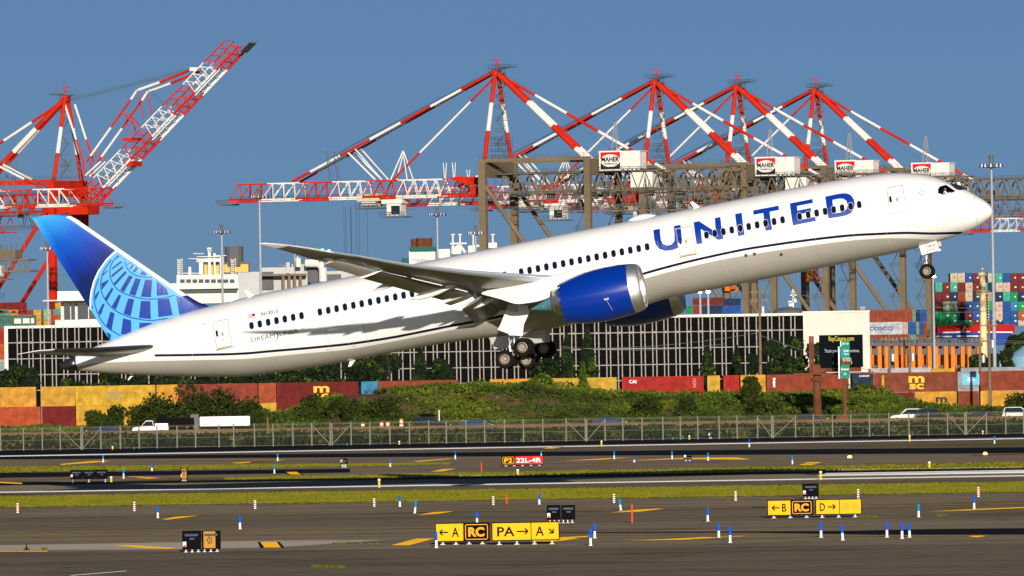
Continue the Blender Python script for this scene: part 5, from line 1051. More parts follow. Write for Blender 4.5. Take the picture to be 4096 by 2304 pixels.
# ================================================================= SHIPS
def shift(o, *Zs): pass
d = 2600; so_ = (W(*DD(530, 700), d).x, d); sh = empty('white_ship', 'white ship superstructure with masts and a yellow funnel block behind the airliner tail', 'ship', (so_[0], d, 0))
mb = MB(); lb(mb, Z5(1225, 605), Z5(1730, 745), d, 30, so_, dy=0); lb(mb, Z5(1280, 545), Z5(1725, 612), d, 24, so_, dy=-1); lb(mb, Z5(1420, 425), Z5(1600, 445), d, 10, so_, dy=2); lb(mb, Z5(1240, 610), Z5(1730, 640), d, 3, so_, dy=-2.5); lb(mb, Z5(1440, 445), Z5(1470, 545), d, 3, so_, dy=2); lb(mb, Z5(1505, 350), Z5(1527, 545), d, 1.4, so_, dy=1); lb(mb, Z5(1545, 385), Z5(1562, 545), d, 1.4, so_, dy=1); lb(mb, Z5(1590, 400), Z5(1620, 545), d, 3, so_, dy=1); lb(mb, Z5(1365, 485), Z5(1385, 545), d, 2, so_); lb(mb, Z5(1500, 345), Z5(1532, 356), d, 2, so_)
mb.build('superstructure', M['ship'], sh)
mb = MB(); lb(mb, Z5(1475, 455), Z5(1600, 542), d, 8, so_, dy=6); lb(mb, Z5(1620, 460), Z5(1795, 520), d, 10, so_, dy=6); mb.build('funnel_block', M['shipy'], sh)
mb = MB(); c = W(*Z5(1690, 458), d)-Vector((so_[0], so_[1], 0)); mb.tube(c+Vector((0, 8, -1)), c+Vector((0, 8, 5.2)), 2.9, 0, 14); lb(mb, Z5(1620, 450), Z5(1790, 462), d, 10.4, so_, dy=5.8); lb(mb, Z5(1530, 452), Z5(1578, 470), d, 1, so_, dy=5.5); mb.build('funnel', M['roofgray'], sh)
for i in range(9):
    mb = MB(); lb(mb, Z5(1305+i*45, 575), Z5(1340+i*45, 600), d, .5, so_, dy=-1.3); mb.build('bridge_window', M['carglass'], sh)
mb = MB(); lb(mb, Z5(1320, 643), Z5(1720, 668), d, .5, so_, dy=-1); mb.build('deck_window_band', mat('green_tinted_glass', (.03, .07, .07), .3), sh)
mb = MB()
for x0 in (1303, 1690):
    for k in range(8):
        P = W(*Z5(x0, 545-k*15), d)-Vector((so_[0], so_[1], 0)); mb.box(P, (1.5, 1.5, .14)); mb.tube(P-Vector((.7, 0, 0)), P+Vector((.7, 0, .65)), .08, 0, 3); mb.tube(P+Vector((.7, 0, 0)), P+Vector((.7, 0, .65)), .1, 0, 3); mb.tube(P-Vector((.7, 0, 0)), P+Vector((-.7, 0, .65)), .1, 0, 3)
for q in ((1400, 388, 1475, 388), (1365, 425, 1440, 425), (1560, 402, 1640, 402), (1425, 410, 1600, 410), (1283, 530, 1470, 530), (1500, 365, 1535, 365)):
    mb.tube(W(q[0]/1.8109, 800+q[1]/1.8109, d)-Vector((so_[0], so_[1], 0)), W(q[2]/1.8109, 800+q[3]/1.8109, d)-Vector((so_[0], so_[1], 0)), .14, 0, 4)
mb.build('lattice_mast', M['ship'], sh)
d = 2700; s2_ = (W(*DD(1120, 640), d).x, d); s2 = empty('cargo_ship', 'white ship with a green-banded funnel seen above the airliner fuselage', 'ship', (s2_[0], d, 0))
mb = MB(); lb(mb, Z6(1152, 280), Z6(1345, 420), d, 20, s2_); lb(mb, Z6(1365, 265), Z6(1450, 330), d, 14, s2_, dy=2)
for a, b, c_, e in ((1580, 240, 1640, 290), (1705, 218, 1790, 255), (1450, 218, 1570, 228), (1460, 245, 1530, 300)): lb(mb, Z6(a, b), Z6(c_, e), d, 6, s2_, dy=4)
for x0 in (1470, 1522, 1618, 1760):
    lb(mb, Z6(x0-6, 165), Z6(x0+6, 290), d, .9, s2_, dy=3); lb(mb, Z6(x0-14, 155), Z6(x0+14, 162), d, 2, s2_, dy=3)
for a, b in (((1460, 290), (1520, 225)), ((1560, 290), (1510, 225)), ((1580, 250), (1700, 235))): mb.tube(W(*Z6(*a), d)-Vector((s2_[0], s2_[1]-5, 0)), W(*Z6(*b), d)-Vector((s2_[0], s2_[1]-5, 0)), .5, 0, 5)
mb.build('superstructure', M['ship'], s2)
mb = MB(); lb(mb, Z6(1156, 250), Z6(1343, 282), d, 20, s2_, dy=-.3); lb(mb, Z6(1095, 330), Z6(1150, 358), d, 10, s2_, dy=1); mb.build('green_band', mat('ship_green', (.0, .09, .07), .5), s2)
mb = MB(); c = W(*Z6(1260, 250), d)-Vector((s2_[0], s2_[1], 0)); mb.tube(c+Vector((0, 8, -1)), c+Vector((0, 8, 2.9)), 2.7, 0, 14); c = W(*Z6(1186, 250), d)-Vector((s2_[0], s2_[1], 0)); mb.tube(c+Vector((0, 8, -1)), c+Vector((0, 8, 2.7)), 1.0, 0, 10); mb.build('funnel', M['rust'], s2)
d = 2400; p_ = W(*Z8(300, 560), d); rs = empty('radar_mast', 'distant domed roof with a cluttered radar mast seen under the nose of the airliner', 'radar mast', (p_.x, d, 0)); ro = (p_.x, d)
mb = MB(); mb.loft([[(4.6*cos(a)*cos(e_), 4*sin(a)*cos(e_), p_.z+1.6*sin(e_)-.8) for a in np.linspace(0, 2*pi, 17)[:-1]] for e_ in np.linspace(-.3, 1.5, 7)]); mb.build('dome', M['rail'], rs)
mb = MB(); lb(mb, Z8(328, 400), Z8(340, 560), d, .6, ro)
for a, b, c_, e in ((310, 440, 362, 448), (295, 490, 360, 500), (300, 510, 330, 530), (335, 470, 358, 488), (318, 420, 350, 426)): lb(mb, Z8(a, b), Z8(c_, e), d, 1.0, ro)
mb.build('mast', M['ship'], rs)

# ================================================================= CONTAINERS
_cc = {}
def cont_mesh(L, dpt, H, ribs, end=False):
    key = (round(L, 1), round(dpt, 1), round(H, 2), end)
    if key in _cc: return _cc[key]
    mb = MB(); y0 = 0
    if end:      # seen from its doors: frame, two leaves, locking bars
        mb.box2((-L/2, .06, 0), (L/2, dpt, H)); mb.box2((-L/2, 0, 0), (-L/2+.16, .06, H)); mb.box2((L/2-.16, 0, 0), (L/2, .06, H)); mb.box2((-L/2+.16, 0, H-.2), (L/2-.16, .06, H)); mb.box2((-L/2+.16, 0, 0), (L/2-.16, .06, .2))
        for x in (-.75, -.3, .3, .75): mb.tube((x*L/2.44, .0, .25), (x*L/2.44, 0, H-.25), .035, 0, 4)
    else:
        n = max(6, int(L/.30)); p = []
        for i in range(n):
            a = -L/2+.2+(L-.4)*i/n; b = (L-.4)/n; p += [(a, .04), (a+b*.45, .04), (a+b*.55, .10), (a+b*.95, .10)]
        p.append((L/2-.2, .04)); k = len(p); mb.add([(x, y, .16) for x, y in p]+[(x, y, H-.12) for x, y in p], [(i, i+1, k+i+1, k+i) for i in range(k-1)])
        mb.box2((-L/2, .11, 0.02), (L/2, dpt, H-.02)); mb.box2((-L/2, 0, 0), (L/2, .11, .16)); mb.box2((-L/2, 0, H-.12), (L/2, .11, H)); mb.box2((-L/2, 0, .16), (-L/2+.2, .11, H-.12)); mb.box2((L/2-.2, 0, .16), (L/2, .11, H-.12))
    me = mb.build('shipping_container', M['cont']); _cc[key] = me.data; bpy.data.objects.remove(me); return _cc[key]
def container(x, y, z, L, H, c, label, dpt=2.44, group=None, end=False, j=.12):
    o = bpy.data.objects.new('shipping_container', cont_mesh(L, dpt, H, 0, end)); COL.objects.link(o); o.location = (x, y, z)
    col = [max(0, v*(1+random.uniform(-j, j))) for v in CC[c]]; colobj(o, col); props(o, label, 'container', group); return o
NAME = dict(yellow='yellow', brown='rust-brown', red='bright red', dred='dark red', orange='orange-brown', blue='blue', navy='navy blue', lblue='light blue', teal='turquoise', mint='mint green', green='green', dgreen='dark green', cream='cream', white='white', maroon='maroon', gray='grey', sgreen='sage green')
# the train of containers beyond the mound, two tiers
def train(x0, x1, tier, c, label, d=1250, dep=None, dz=0.0):
    P, Q = W(x0, 1550, d), W(x1, 1550, d); L = Q.x-P.x; z = (.65 if tier == 0 else 3.56)+dz
    return container((P.x+Q.x)/2, d+random.uniform(0, .1), z, L, 2.88, c, label, dep or (2.44 if L > 3.4 else 8), 'containers on the freight train'), L
def deco_text(o, txt, u, z, wd, ht, m, name='lettering', vert=False):
    mb = MB(); vs, fs, a = text_faces(txt, .03)
    if vert: mb.add([(u+b_*wd, -.02, z-a_*ht) for a_, b_ in vs], fs)
    else: mb.add([(u+a_*wd, -.02, z+b_*ht) for a_, b_ in vs], fs)
    return mb.build(name, m, o)
PYL = mat('yellow_lettering', (.80, .45, .04), .6); WL = mat('white_lettering', (.75, .75, .72), .6); KL = mat('black_lettering', (.03, .03, .03), .7); GL = mat('faded_grey_lettering', (.30, .22, .10), .7)
row = [(-260, -10, 1, 'yellow', 'yellow container cut by the left edge of the picture, upper tier'), (0, 143, 1, 'yellow', 'yellow container in the upper tier, left of a grey gap'), (163, 299, 1, 'yellow', 'yellow container above a dark red one at the left'), (301, 621, 1, 'yellow', 'long yellow container with a faded emblem, above the shrubs'),
       (626, 712, 1, 'yellow', 'short yellow container left of the orange-brown ones'), (715, 1030, 1, 'brown', 'long rust-brown container directly below the airliner rear fuselage'), (1034, 1104, 1, 'orange', 'short orange-brown container left of the one with yellow letters'), (1107, 1434, 1, 'dred', 'dark red container with yellow letters, left of the mound'),
       (1445, 1512, 1, 'lblue', 'short blue-grey container half behind the mound'), (1515, 1835, 1, 'brown', 'brown container of which only the top edge shows above the mound'), (1960, 2152, 1, 'yellow', 'yellow container just rising above the mound top'), (2156, 2467, 1, 'yellow', 'yellow container behind the light green sapling'),
       (2489, 2815, 1, 'red', 'bright red container with white letters at its top left'), (2830, 2880, 1, 'yellow', 'narrow yellow container end right of the bright red one'), (2894, 2957, 1, 'red', 'narrow bright red container between two yellow ones'), (2963, 3063, 1, 'yellow', 'short yellow container behind the small dark tree'),
       (3067, 3396, 1, 'brown', 'rust-brown container with white letters on end, behind the billboard post'), (3410, 3489, 1, 'navy', 'short navy blue container with white letters, right of the green road sign'), (3492, 3828, 1, 'brown', 'rust-brown container with large yellow letters'), (3831, 3914, 1, 'gray', 'grey container with a white star on a light blue square'),
       (3922, 4260, 1, 'brown', 'rust-brown container at the right edge, upper tier'), (-40, 160, 0, 'orange', 'orange-brown container in the lower tier at the left edge'), (166, 300, 0, 'dred', 'dark red container in the lower tier below a yellow one'), (303, 621, 0, 'yellow', 'yellow container in the lower tier behind the shrubs'),
       (1034, 1104, 0, 'yellow', 'short yellow container low between shrub and dark red containers'), (1107, 1434, 0, 'dred', 'dark red container in the lower tier, partly behind a dark shrub'), (3520, 3656, 0, 'dred', 'dark red container low behind the right end of the grass mound'), (3660, 3826, 0, 'yellow', 'yellow container with a black letter m, right of the mound end'),
       (3832, 3914, 0, 'brown', 'brown container below the grey one with the star'), (3922, 4260, 0, 'yellow', 'yellow container at the right edge, lower tier')]
for x0, x1, tr_, c, l in row:
    o, L = train(x0, x1, tr_, c, l)
    if 'large yellow letters' in l: deco_text(o, 'm', -.9, 1.35, 2.3, .95, PYL); deco_text(o, 'sc', -.8, .4, 2.1, .8, PYL); deco_text(o, 'CARGO', -L/2+1.3, 2.5, .35, 1.9, PYL, vert=True)
    if 'yellow letters, left' in l: deco_text(o, 'm', -.6, 1.35, 2.3, .95, PYL); deco_text(o, 'sc', -.5, .4, 2.1, .8, PYL)
    if 'white letters at its' in l: deco_text(o, 'CAI', -L/2+1.0, 1.95, 1.1, .5, WL); deco_text(o, '1234', L/2-1.6, 2.5, .5, 1.3, mat('pink_lettering', (.6, .2, .2), .6), vert=True)
    if 'letters on end' in l: deco_text(o, 'tex', -L/2+.9, 2.45, .45, 1.5, WL, vert=True)
    if 'navy blue' in l: deco_text(o, 'CARGO', -L/2+1.0, 2.35, 1.5, .25, WL)
    if 'letter m' in l: deco_text(o, 'm', 0, 1.3, 1.6, .8, KL); deco_text(o, 'sc', .1, .4, 1.5, .7, KL)
    if 'right edge, lower' in l: deco_text(o, 'm', -.9, 1.3, 2.6, 1.2, KL)
    if 'faded emblem' in l: deco_text(o, 'msc', -1.2, .8, 2.2, 1.2, GL)
    if 'star' in l and 'grey container with' in l:
        mb = MB(); mb.box2((-.9, -.03, .9), (1.7, 0, 2.5)); q = mb.build('emblem_panel', mat('emblem_light_blue', (.12, .42, .60), .5), o); mb = MB(); 
        mb.add([(.4+(.72 if i % 2 == 0 else .24)*cos(pi*i/7+pi/2), -.05, 1.7+(.72 if i % 2 == 0 else .24)*sin(pi*i/7+pi/2)) for i in range(14)], [tuple(range(14))]); mb.build('star', WL, q)
# the flat wagons below
for i, (a, b) in enumerate(((-260, 160), (166, 625), (626, 1104), (1107, 1500), (1515, 1900), (1960, 2470), (2489, 2815), (2830, 3063), (3067, 3489), (3492, 3828), (3831, 3915), (3922, 4300))):
    P, Q = W(a, 1600, 1250), W(b, 1600, 1250); L = Q.x-P.x; t = empty('flat_wagon', 'low flat railway wagon under the containers, number %d from the left' % (i+1), 'railway wagon', ((P.x+Q.x)/2, 1251.3, 0), 0, 'flat wagons of the freight train')
    t['label'] = ['wagon under the yellow containers at the left edge', 'wagon under the long yellow container with the faded emblem', 'wagon below the long rust-brown container', 'wagon under the dark red container with yellow letters', 'wagon under the brown container hidden by the mound', 'wagon under the yellow containers at the sapling', 'wagon under the bright red container with white letters', 'wagon under the narrow red and yellow containers', 'wagon under the rust-brown container behind the billboard post', 'wagon under the rust-brown container with large yellow letters', 'wagon under the grey container with the star', 'wagon under the containers at the right edge'][i]
    mb = MB(); mb.box2((-L/2, -1.3, .35), (L/2, 1.3, .63)); mb.box2((-L/2+.3, -1.4, .1), (L/2-.3, -1.2, .4)); mb.build('frame', mat('wagon_ochre', (.42, .24, .07), .7, var=.2), t)
    for sx in (-1, 1):
        for w2 in (-.8, .8):
            mb = MB(); mb.tube((sx*(L/2-min(2, L/3))+w2*min(1, L/8), -1.0, .1), (sx*(L/2-min(2, L/3))+w2*min(1, L/8), -.85, .1), .42, 0, 12); mb.build('wheel', M['rust'], t)
# yard stacks behind
def yard(Zf, items, d, grp, dpt=2.44):
    for x0, y0, x1, y1, c, l in items:
        P, Q = W(*Zf(x0, y0), d), W(*Zf(x1, y1), d); o = container((P.x+Q.x)/2, d, Q.z, Q.x-P.x, P.z-Q.z, c, l, dpt, grp)
        if 'five large' in l: deco_text(o, 'COSCO', -(Q.x-P.x)/2+.1, 1.0, 5.6, .9, mat('dark_blue_lettering', (.05, .08, .25), .6))
        if 'pale emblem' in l: mb = MB(); mb.box2((-1.5, -.03, 1.0), (.0, 0, 2.1)); mb.box2((.4, -.03, 1.0), (1.9, 0, 2.1)); mb.box2((2.2, -.03, 1.0), (2.9, 0, 2.1)); mb.build('pale_emblem', M['mint'] if 'mint' in M else M['cwhite'], o)
yard(Z8, [(920, 560, 1250, 650, 'brown', 'rust-brown container on top of the stack right of the white building'), (1253, 560, 1281, 650, 'sgreen', 'sage green container end in the top tier beside the rust-brown one'), (1283, 560, 1310, 650, 'navy', 'slate blue container end in the top tier'), (1312, 558, 1368, 650, 'blue', 'bright blue container at the right end of the top tier'),
          (915, 655, 1180, 748, 'white', 'white container with five large dark blue letters'), (1182, 655, 1220, 748, 'cream', 'cream container end next to the white lettered one'), (1223, 653, 1280, 748, 'blue', 'bright blue container in the middle tier'), (1282, 653, 1309, 748, 'sgreen', 'sage green container in the middle tier'), (1311, 653, 1338, 748, 'blue', 'narrow blue container right of the sage green one'), (1340, 655, 1368, 748, 'brown', 'brown container at the right end of the middle tier'),
          (915, 752, 1238, 845, 'brown', 'brown container below the white lettered one'), (1240, 752, 1282, 845, 'teal', 'turquoise container end in the lowest visible tier'), (1285, 752, 1368, 845, 'brown', 'brown container at the right end of the lowest tier')], 2000, 'stack of containers right of the white building')
yard(Z5, [(-120, 745, 190, 820, 'dred', 'dark red container topping the stack at the left edge'), (-60, 795, 66, 832, 'teal', 'turquoise container low behind the dark green one'), (70, 797, 130, 832, 'yellow', 'small yellow container under the dark red top one'), (132, 797, 188, 832, 'red', 'small red container right of a small yellow one'), (190, 797, 240, 832, 'brown', 'small faded red container in the left stack'), (243, 797, 298, 860, 'yellow', 'yellow container left of the mint green one'), (300, 792, 370, 860, 'mint', 'mint green container in front of the red crane leg'), (388, 790, 440, 828, 'teal', 'turquoise container beside the white office'), (390, 830, 440, 872, 'orange', 'orange-brown container beside the white office'),
          (350, 725, 400, 792, 'dred', 'dark red container standing behind the red crane leg'), (400, 745, 440, 790, 'yellow', 'pale yellow container end left of the office window'), (262, 862, 298, 920, 'yellow', 'yellow container end next to the dark green container'), (300, 862, 370, 918, 'yellow', 'yellow container under the mint green one'), (372, 875, 398, 918, 'brown', 'brown container end left of the office wall')], 1950, 'stack of containers behind the black building at left')
yard(Z5, [(-200, 835, 45, 925, 'dgreen', 'dark green container cut by the left edge'), (45, 835, 260, 925, 'dgreen', 'dark green container with a pale emblem'), (-200, 932, 46, 1042, 'red', 'red container left of the black building'), (-200, 1048, 46, 1155, 'orange', 'orange-brown container left of the black building'), (-200, 1160, 40, 1260, 'gray', 'grey container lowest left of the black building')], 1900, 'stack of containers behind the black building at left')
yard(Z7, [(1490, 465, 1600, 522, 'maroon', 'maroon container on the yard stack just right of the engine'), (1602, 465, 1720, 522, 'maroon', 'maroon container in the top tier between two crane legs'), (1722, 472, 1862, 526, 'navy', 'navy container in the top tier at the right crane leg'), (1442, 530, 1492, 588, 'green', 'green container beside the far engine'), (1494, 528, 1560, 588, 'red', 'red container beside the green one by the engine'), (1562, 526, 1720, 588, 'navy', 'dark navy container in the lower tier between crane legs'), (1722, 530, 1862, 588, 'blue', 'blue container low at the right crane leg')], 2100, 'yard stack between the crane legs')
yard(Z8, [(820, 558, 915, 580, 'brown', 'brown container sliver above the white building roof'), (850, 535, 890, 557, 'cream', 'small cream hut above the white building roof')], 2150, 'yard stack between the crane legs')
P, Q = W(*Z8(920, 1012), 1290), W(*Z8(1395, 1040), 1290); 
container((P.x+Q.x)/2, 1290, .7, Q.x-P.x, P.z-.7, 'white', 'white container roofline behind the rust-brown container with large yellow letters', 2.44, 'containers on the second track'); P, Q = W(*Z8(1397, 1014), 1290), W(*Z8(1575, 1045), 1290); container((P.x+Q.x)/2, 1290, .7, Q.x-P.x, P.z-.7, 'yellow', 'yellow container top peeping over the train left of the grey one', 2.44, 'containers on the second track'); P, Q = W(*Z8(1577, 1008), 1290), W(*Z8(2300, 1045), 1290); container((P.x+Q.x)/2, 1290, .7, 12.1, P.z-.7, 'gray', 'pale grey container behind the one with the star', 2.44, 'containers on the second track')
# container ship
d = 2750; ORD = ['topmost', 'second', 'third', 'fourth', 'fifth', 'lowest']
rows = ['-- -- cream cream blue maroon navy cream teal blue maroon maroon maroon brown', 'teal maroon teal maroon cream maroon teal navy cream cream maroon maroon navy maroon', 'maroon maroon navy brown cream navy maroon gray navy teal green navy navy teal', 'maroon mint sgreen maroon blue blue navy green cream blue lblue green blue brown', 'green green green navy maroon blue maroon blue cream blue blue orange green blue', 'green green green teal green maroon navy maroon navy blue blue white navy maroon']
for r, s_ in enumerate(rows):
    for i, c in enumerate(s_.replace('-- --', '- -').split()):
        if c == '-': continue
        x0 = 1430+58.2*i; y0 = 275+73.2*r; H_ = 71.5 if r < 5 else 40; P, Q = W(*Z8(x0+1, y0), d), W(*Z8(x0+57, y0+H_), d)
        cth = ['first', 'second', 'third', 'fourth', 'fifth', 'sixth', 'seventh', 'eighth', 'ninth', 'tenth', 'eleventh', 'twelfth', 'thirteenth', 'fourteenth'][i]
        o = container((P.x+Q.x)/2, d+random.uniform(-.3, .3), Q.z, Q.x-P.x, P.z-Q.z, c, '%s container in the %s tier of the ship, %s from its left end' % (NAME[c], ORD[r], cth), 12.2, 'containers stacked on the ship', True)
        if (i*7+r*3) % 3:
            mb = MB(); mb.box2((.1, -.06, 1.3), (.55+.2*((i+r) % 2), -.04, 1.75)); mb.build('door_mark', M['cwhite'] if c not in ('cream', 'white') else M['mred'], o)
cs = (W(*Z8(1750, 760), d).x, d); s3 = empty('container_ship', 'container ship with a dark red deck edge and blue hull under its stacked containers', 'ship', (cs[0], d, 0))
mb = MB(); lb(mb, Z8(1445, 680), Z8(2045, 742), d, 30, cs, dy=-1.5); mb.build('deck_edge', M['shipr'], s3); mb = MB(); lb(mb, Z8(1440, 742), Z8(2020, 830), d, 30, cs, dy=-2); mb.build('hull', M['shipb'], s3)
mb = MB()
for q in ((1490, 735, 1700, 728), (1640, 730, 1665, 685), (1760, 730, 2030, 732), (1440, 765, 1560, 765), (1600, 762, 1830, 762)): mb.tube(W(*Z8(q[0], q[1]), d-2.2)-Vector((cs[0], cs[1], 0)), W(*Z8(q[2], q[3]), d-2.2)-Vector((cs[0], cs[1], 0)), .3, 0, 4)
mb.build('deck_pipe', M['ship'], s3)
d2 = 2700; mp = W(*Z8(1803, 670), d2); t = empty('deck_mast', 'cream yellow mast post standing in front of the stacked ship containers', 'mast', (mp.x, d2, 0)); f_ = lambda y: W(*Z8(1803, y), d2).z
CY_ = mat('cream_yellow_paint', (.74, .58, .30), .5)
mb = MB(); mb.tube((0, 0, 0), (0, 0, f_(435)), 1.3, 0, 14, 1.0); mb.tube((0, 0, f_(435)), (0, 0, f_(290)), .95, 0, 12, .8); mb.tube((0, 0, f_(290)), (0, 0, f_(272)), 1.5, 0, 10); mb.tube((0, 0, f_(272)), (0, 0, f_(235)), .4, 0, 8, .3); mb.build('post', CY_, t)
mb = MB(); mb.box((0, 0, f_(435)), (3.6, 2.4, .3)); mb.build('platform', CY_, t); mb = MB(); mb.box((0, 0, f_(292)), (2.6, 2, .3)); mb.build('platform', CY_, t); mb = MB(); mb.box((0, -1.2, f_(433)), (4.2, .2, .2)); railing(mb, (-2, -1.2, f_(433)), (2, -1.2, f_(433)), 1.0, 0, 4, .1); mb.build('guard_rail', CY_, t); mb = MB()
for k in range(10): mb.box((1.5, 0, f_(660-k*22)), (.9, .4, .12))
mb.tube((1.8, 0, f_(670)), (1.8, 0, f_(430)), .06, 0, 4)
mb.build('ladder', CY_, t)
# straddle carriers
bz = W(*Z8(1100, 1005), 1950).z
for i in range(7):
    P = W(*Z8(960+i*132, 818), 1950); t = empty('straddle_carrier', ['orange straddle carrier next to the white building', 'second orange straddle carrier from the white building', 'third orange straddle carrier from the white building', 'middle orange straddle carrier of the row', 'orange straddle carrier third from the right of the row', 'orange straddle carrier second from the right of the row', 'rightmost orange straddle carrier'][i], 'straddle carrier', (P.x, 1950+i*2, 0), radians(8), 'row of orange straddle carriers')
    mb = MB(); 
    for s in (-1, 1):
        for yy in (0, 7): mb.box2((s*1.15-.45, yy-.4, 1.2), (s*1.15+.45, yy+.4, P.z-.5))
        mb.box2((s*1.15-.48, -1, 1.0), (s*1.15+.48, 9, 2.2))
    mb.build('leg_frame', M['orange'], t)
    mb = MB(); mb.box2((-1.9, -.8, P.z-.6), (1.9, 8, P.z+.2)); mb.box2((-1.6, -.5, P.z+.2), (-.2, 2, P.z+1.0)); mb.box2((.4, 1, P.z+.2), (1.8, 4, P.z+.8)); railing(mb, (-1.9, -.8, P.z+.2), (1.9, -.8, P.z+.2), .9, 0, 4, .06); mb.build('top_frame', M['roofgray'], t)
    mb = MB(); mb.box2((-.6, -.2, P.z-2.6), (.3, .6, P.z-1.2)); mb.box2((-.7, 1, P.z-5.6), (.7, 6, P.z-5.0)); mb.build('driver_cab', M['rail'], t)
    for s in (-1, 1):
        for yy in (0, 2.4, 5, 7.4): mb = MB(); mb.tube((s*1.15-.3, yy, .75), (s*1.15+.3, yy, .75), .75, 0, 14); mb.build('wheel', M['tyre'], t)
# blue tank at the right
tp = W(4086, 1400, 1500); t = empty('storage_tank', 'pale blue conical-roofed tank with a bent pipe at the right edge', 'tank', (tp.x+1.5, 1500, 0)); ht = W(4050, 1428, 1500).z; hp = W(4096, 1388, 1500).z
mb = MB(); mb.loft([[(r*cos(a), r*sin(a), z) for a in np.linspace(0, 2*pi, 29)[:-1]] for r, z in ((4.0, 0), (4.0, ht), (3.9, ht+.1), (.6, hp+.6), (.01, hp+.7))]); mb.build('shell', M['tank'], t)
mb = MB(); mb.tube((-5.2, 0, 0), (-5.2, 0, ht+.8), .25, 0, 8); mb.tube((-5.2, 0, ht+.8), (-4.8, 0, ht+1.2), .25, 0, 8); mb.tube((-4.8, 0, ht+1.2), (-3.9, 0, ht+1.2), .25, 0, 8); mb.tube((-3.9, 0, ht+1.2), (-3.9, 0, ht-.1), .25, 0, 8); mb.build('pipe', M['tank'], t)
for z in (2, 4.5, 7):
    if z < ht: mb = MB(); mb.loft([[(4.06*cos(a), 4.06*sin(a), z+dz) for a in np.linspace(0, 2*pi, 29)[:-1]] for dz in (0, .15)], cap=False); mb.build('hoop', M['tank'], t)

# ================================================================= MOUND, VERGES, HIGHWAY
from mathutils import noise as mn
D0 = 1210
ridge_px = [(-3000, .35), (900, .4), (1000, .7), (1100, 2.0), (1180, 3.3), (1290, 4.7), (1380, 5.6), (1500, 6.1), (1700, 6.5), (2050, 6.8), (2230, 6.2), (2330, 5.4), (2400, 4.8), (2500, 4.3), (3000, 4.2), (3400, 4.5), (3560, 4.4), (3640, 2.9), (3720, 1.7), (3900, 1.1), (7000, .8)]
def ridge(x): px = 2048+x/D0*FPX; return .80*float(np.interp(px, [a for a, b in ridge_px], [b for a, b in ridge_px]))
def hill_z(x, y):
    t = (y-1166)/38; p = 0 if t < 0 else (1 if t > 1 else t*t*(3-2*t)); q = 1-.12*max(0, (y-1220)/20)
    n = mn.noise((x*.08, y*.08, 1.3))*.5+mn.noise((x*.3, y*.3, 5))*.22
    return ridge(x)*p*q+n*min(1.4, p*ridge(x)*.45)
mb = MB(); nx, ny = 260, 26; xs2 = np.linspace(-150, 150, nx); ys2 = np.linspace(1164, 1244, ny)
vs = [(x, y, hill_z(x, y)-.04 if y > 1165 else -.06) for y in ys2 for x in xs2]; mb.add(vs, [(j*nx+i, j*nx+i+1, (j+1)*nx+i+1, (j+1)*nx+i) for j in range(ny-1) for i in range(nx-1)])
o = mb.build('hill', mat('dirt_mound', (.17, .10, .055), .95, var=.25, scale=.6, bump=.6, bscale=2), smooth=True); o['kind'] = 'structure'
mb = MB(); mb.add([(-400, 1126, .05), (400, 1126, .05), (400, 1158, .05), (-400, 1158, .05)], [(0, 1, 2, 3)]); o = mb.build('highway', A_mid); o['kind'] = 'structure'
mb = MB(); mb.prism([(-400, 0), (-400, .78), (400, .78), (400, 0)], 1124.0, 1124.4); o = mb.build('roadside_barrier', mat('tan_barrier', (.13, .085, .045), .9, var=.15, scale=.4)); props(o, 'long low tan concrete barrier along the highway behind the fence', 'barrier')
# leaf cover --------------------------------------------------------
bare = [(Z2(840, 232), 230, 22), (Z2(1155, 240), 26, 17), (Z2(1750, 285), 90, 14), (Z3(90, 288), 80, 13), (Z3(350, 188), 60, 11), (Z3(1360, 240), 26, 8), (Z2(720, 250), 60, 14)]
def is_bare(p):
    q = p-Vector((0, 0, CAMH)); zc = q.y*cos(PIT)+q.z*sin(PIT); v = (-q.y*sin(PIT)+q.z*cos(PIT))/zc*FPX; u = q.x/zc*FPX; px = CX+u*cos(ROL)-v*sin(ROL); py = CY-(u*sin(ROL)+v*cos(ROL))
    for (c, rx, ry) in bare:
        if ((px-c[0])/rx*1.9)**2+((py-c[1])/ry*1.3)**2 < 1+mn.noise((px*.02, py*.05, 0))*1.2: return True
    return False
def leaves(pts, size, mats, name, parent=None, bias=(0, 0, 0)):
    """pts: (position, material index, scale); each leaf clump is a bent quad"""
    n = len(pts); V = np.zeros((n*4, 3)); P = np.array([p[0] for p in pts]); S = np.array([p[2] for p in pts])*size
    a = rng.normal(size=(n, 3)); a[:, 2] *= .7; a += np.array(bias); a /= np.linalg.norm(a, axis=1)[:, None]; b = rng.normal(size=(n, 3)); b -= (b*a).sum(1)[:, None]*a; b /= np.linalg.norm(b, axis=1)[:, None]; c = np.cross(a, b)
    r1 = rng.uniform(.5, 1.1, (n, 4))
    for k, (sx, sy) in enumerate(((-1, -.6), (1, -.8), (.8, .9), (-.7, 1))): V[k::4] = P+(b*sx+c*sy)*(S*r1[:, k]*.5)[:, None]+a*(S*rng.uniform(-.15, .15, n))[:, None]
    me = bpy.data.meshes.new(name); me.from_pydata(V.tolist(), [], [(4*i, 4*i+1, 4*i+2, 4*i+3) for i in range(n)])
    for m in mats: me.materials.append(m)
    me.polygons.foreach_set('material_index', [p[1] for p in pts]); o = bpy.data.objects.new(name, me); COL.objects.link(o); o.parent = parent; return o
LM = [M['leafd'], M['leafm'], M['leafl']]
MID2 = mat('olive_leaf', (.034, .050, .007), .8, var=.4, scale=.3); LMH = [MID2, M['leafm'], M['leafl']]
pts = []
R_ = random.Random(4)
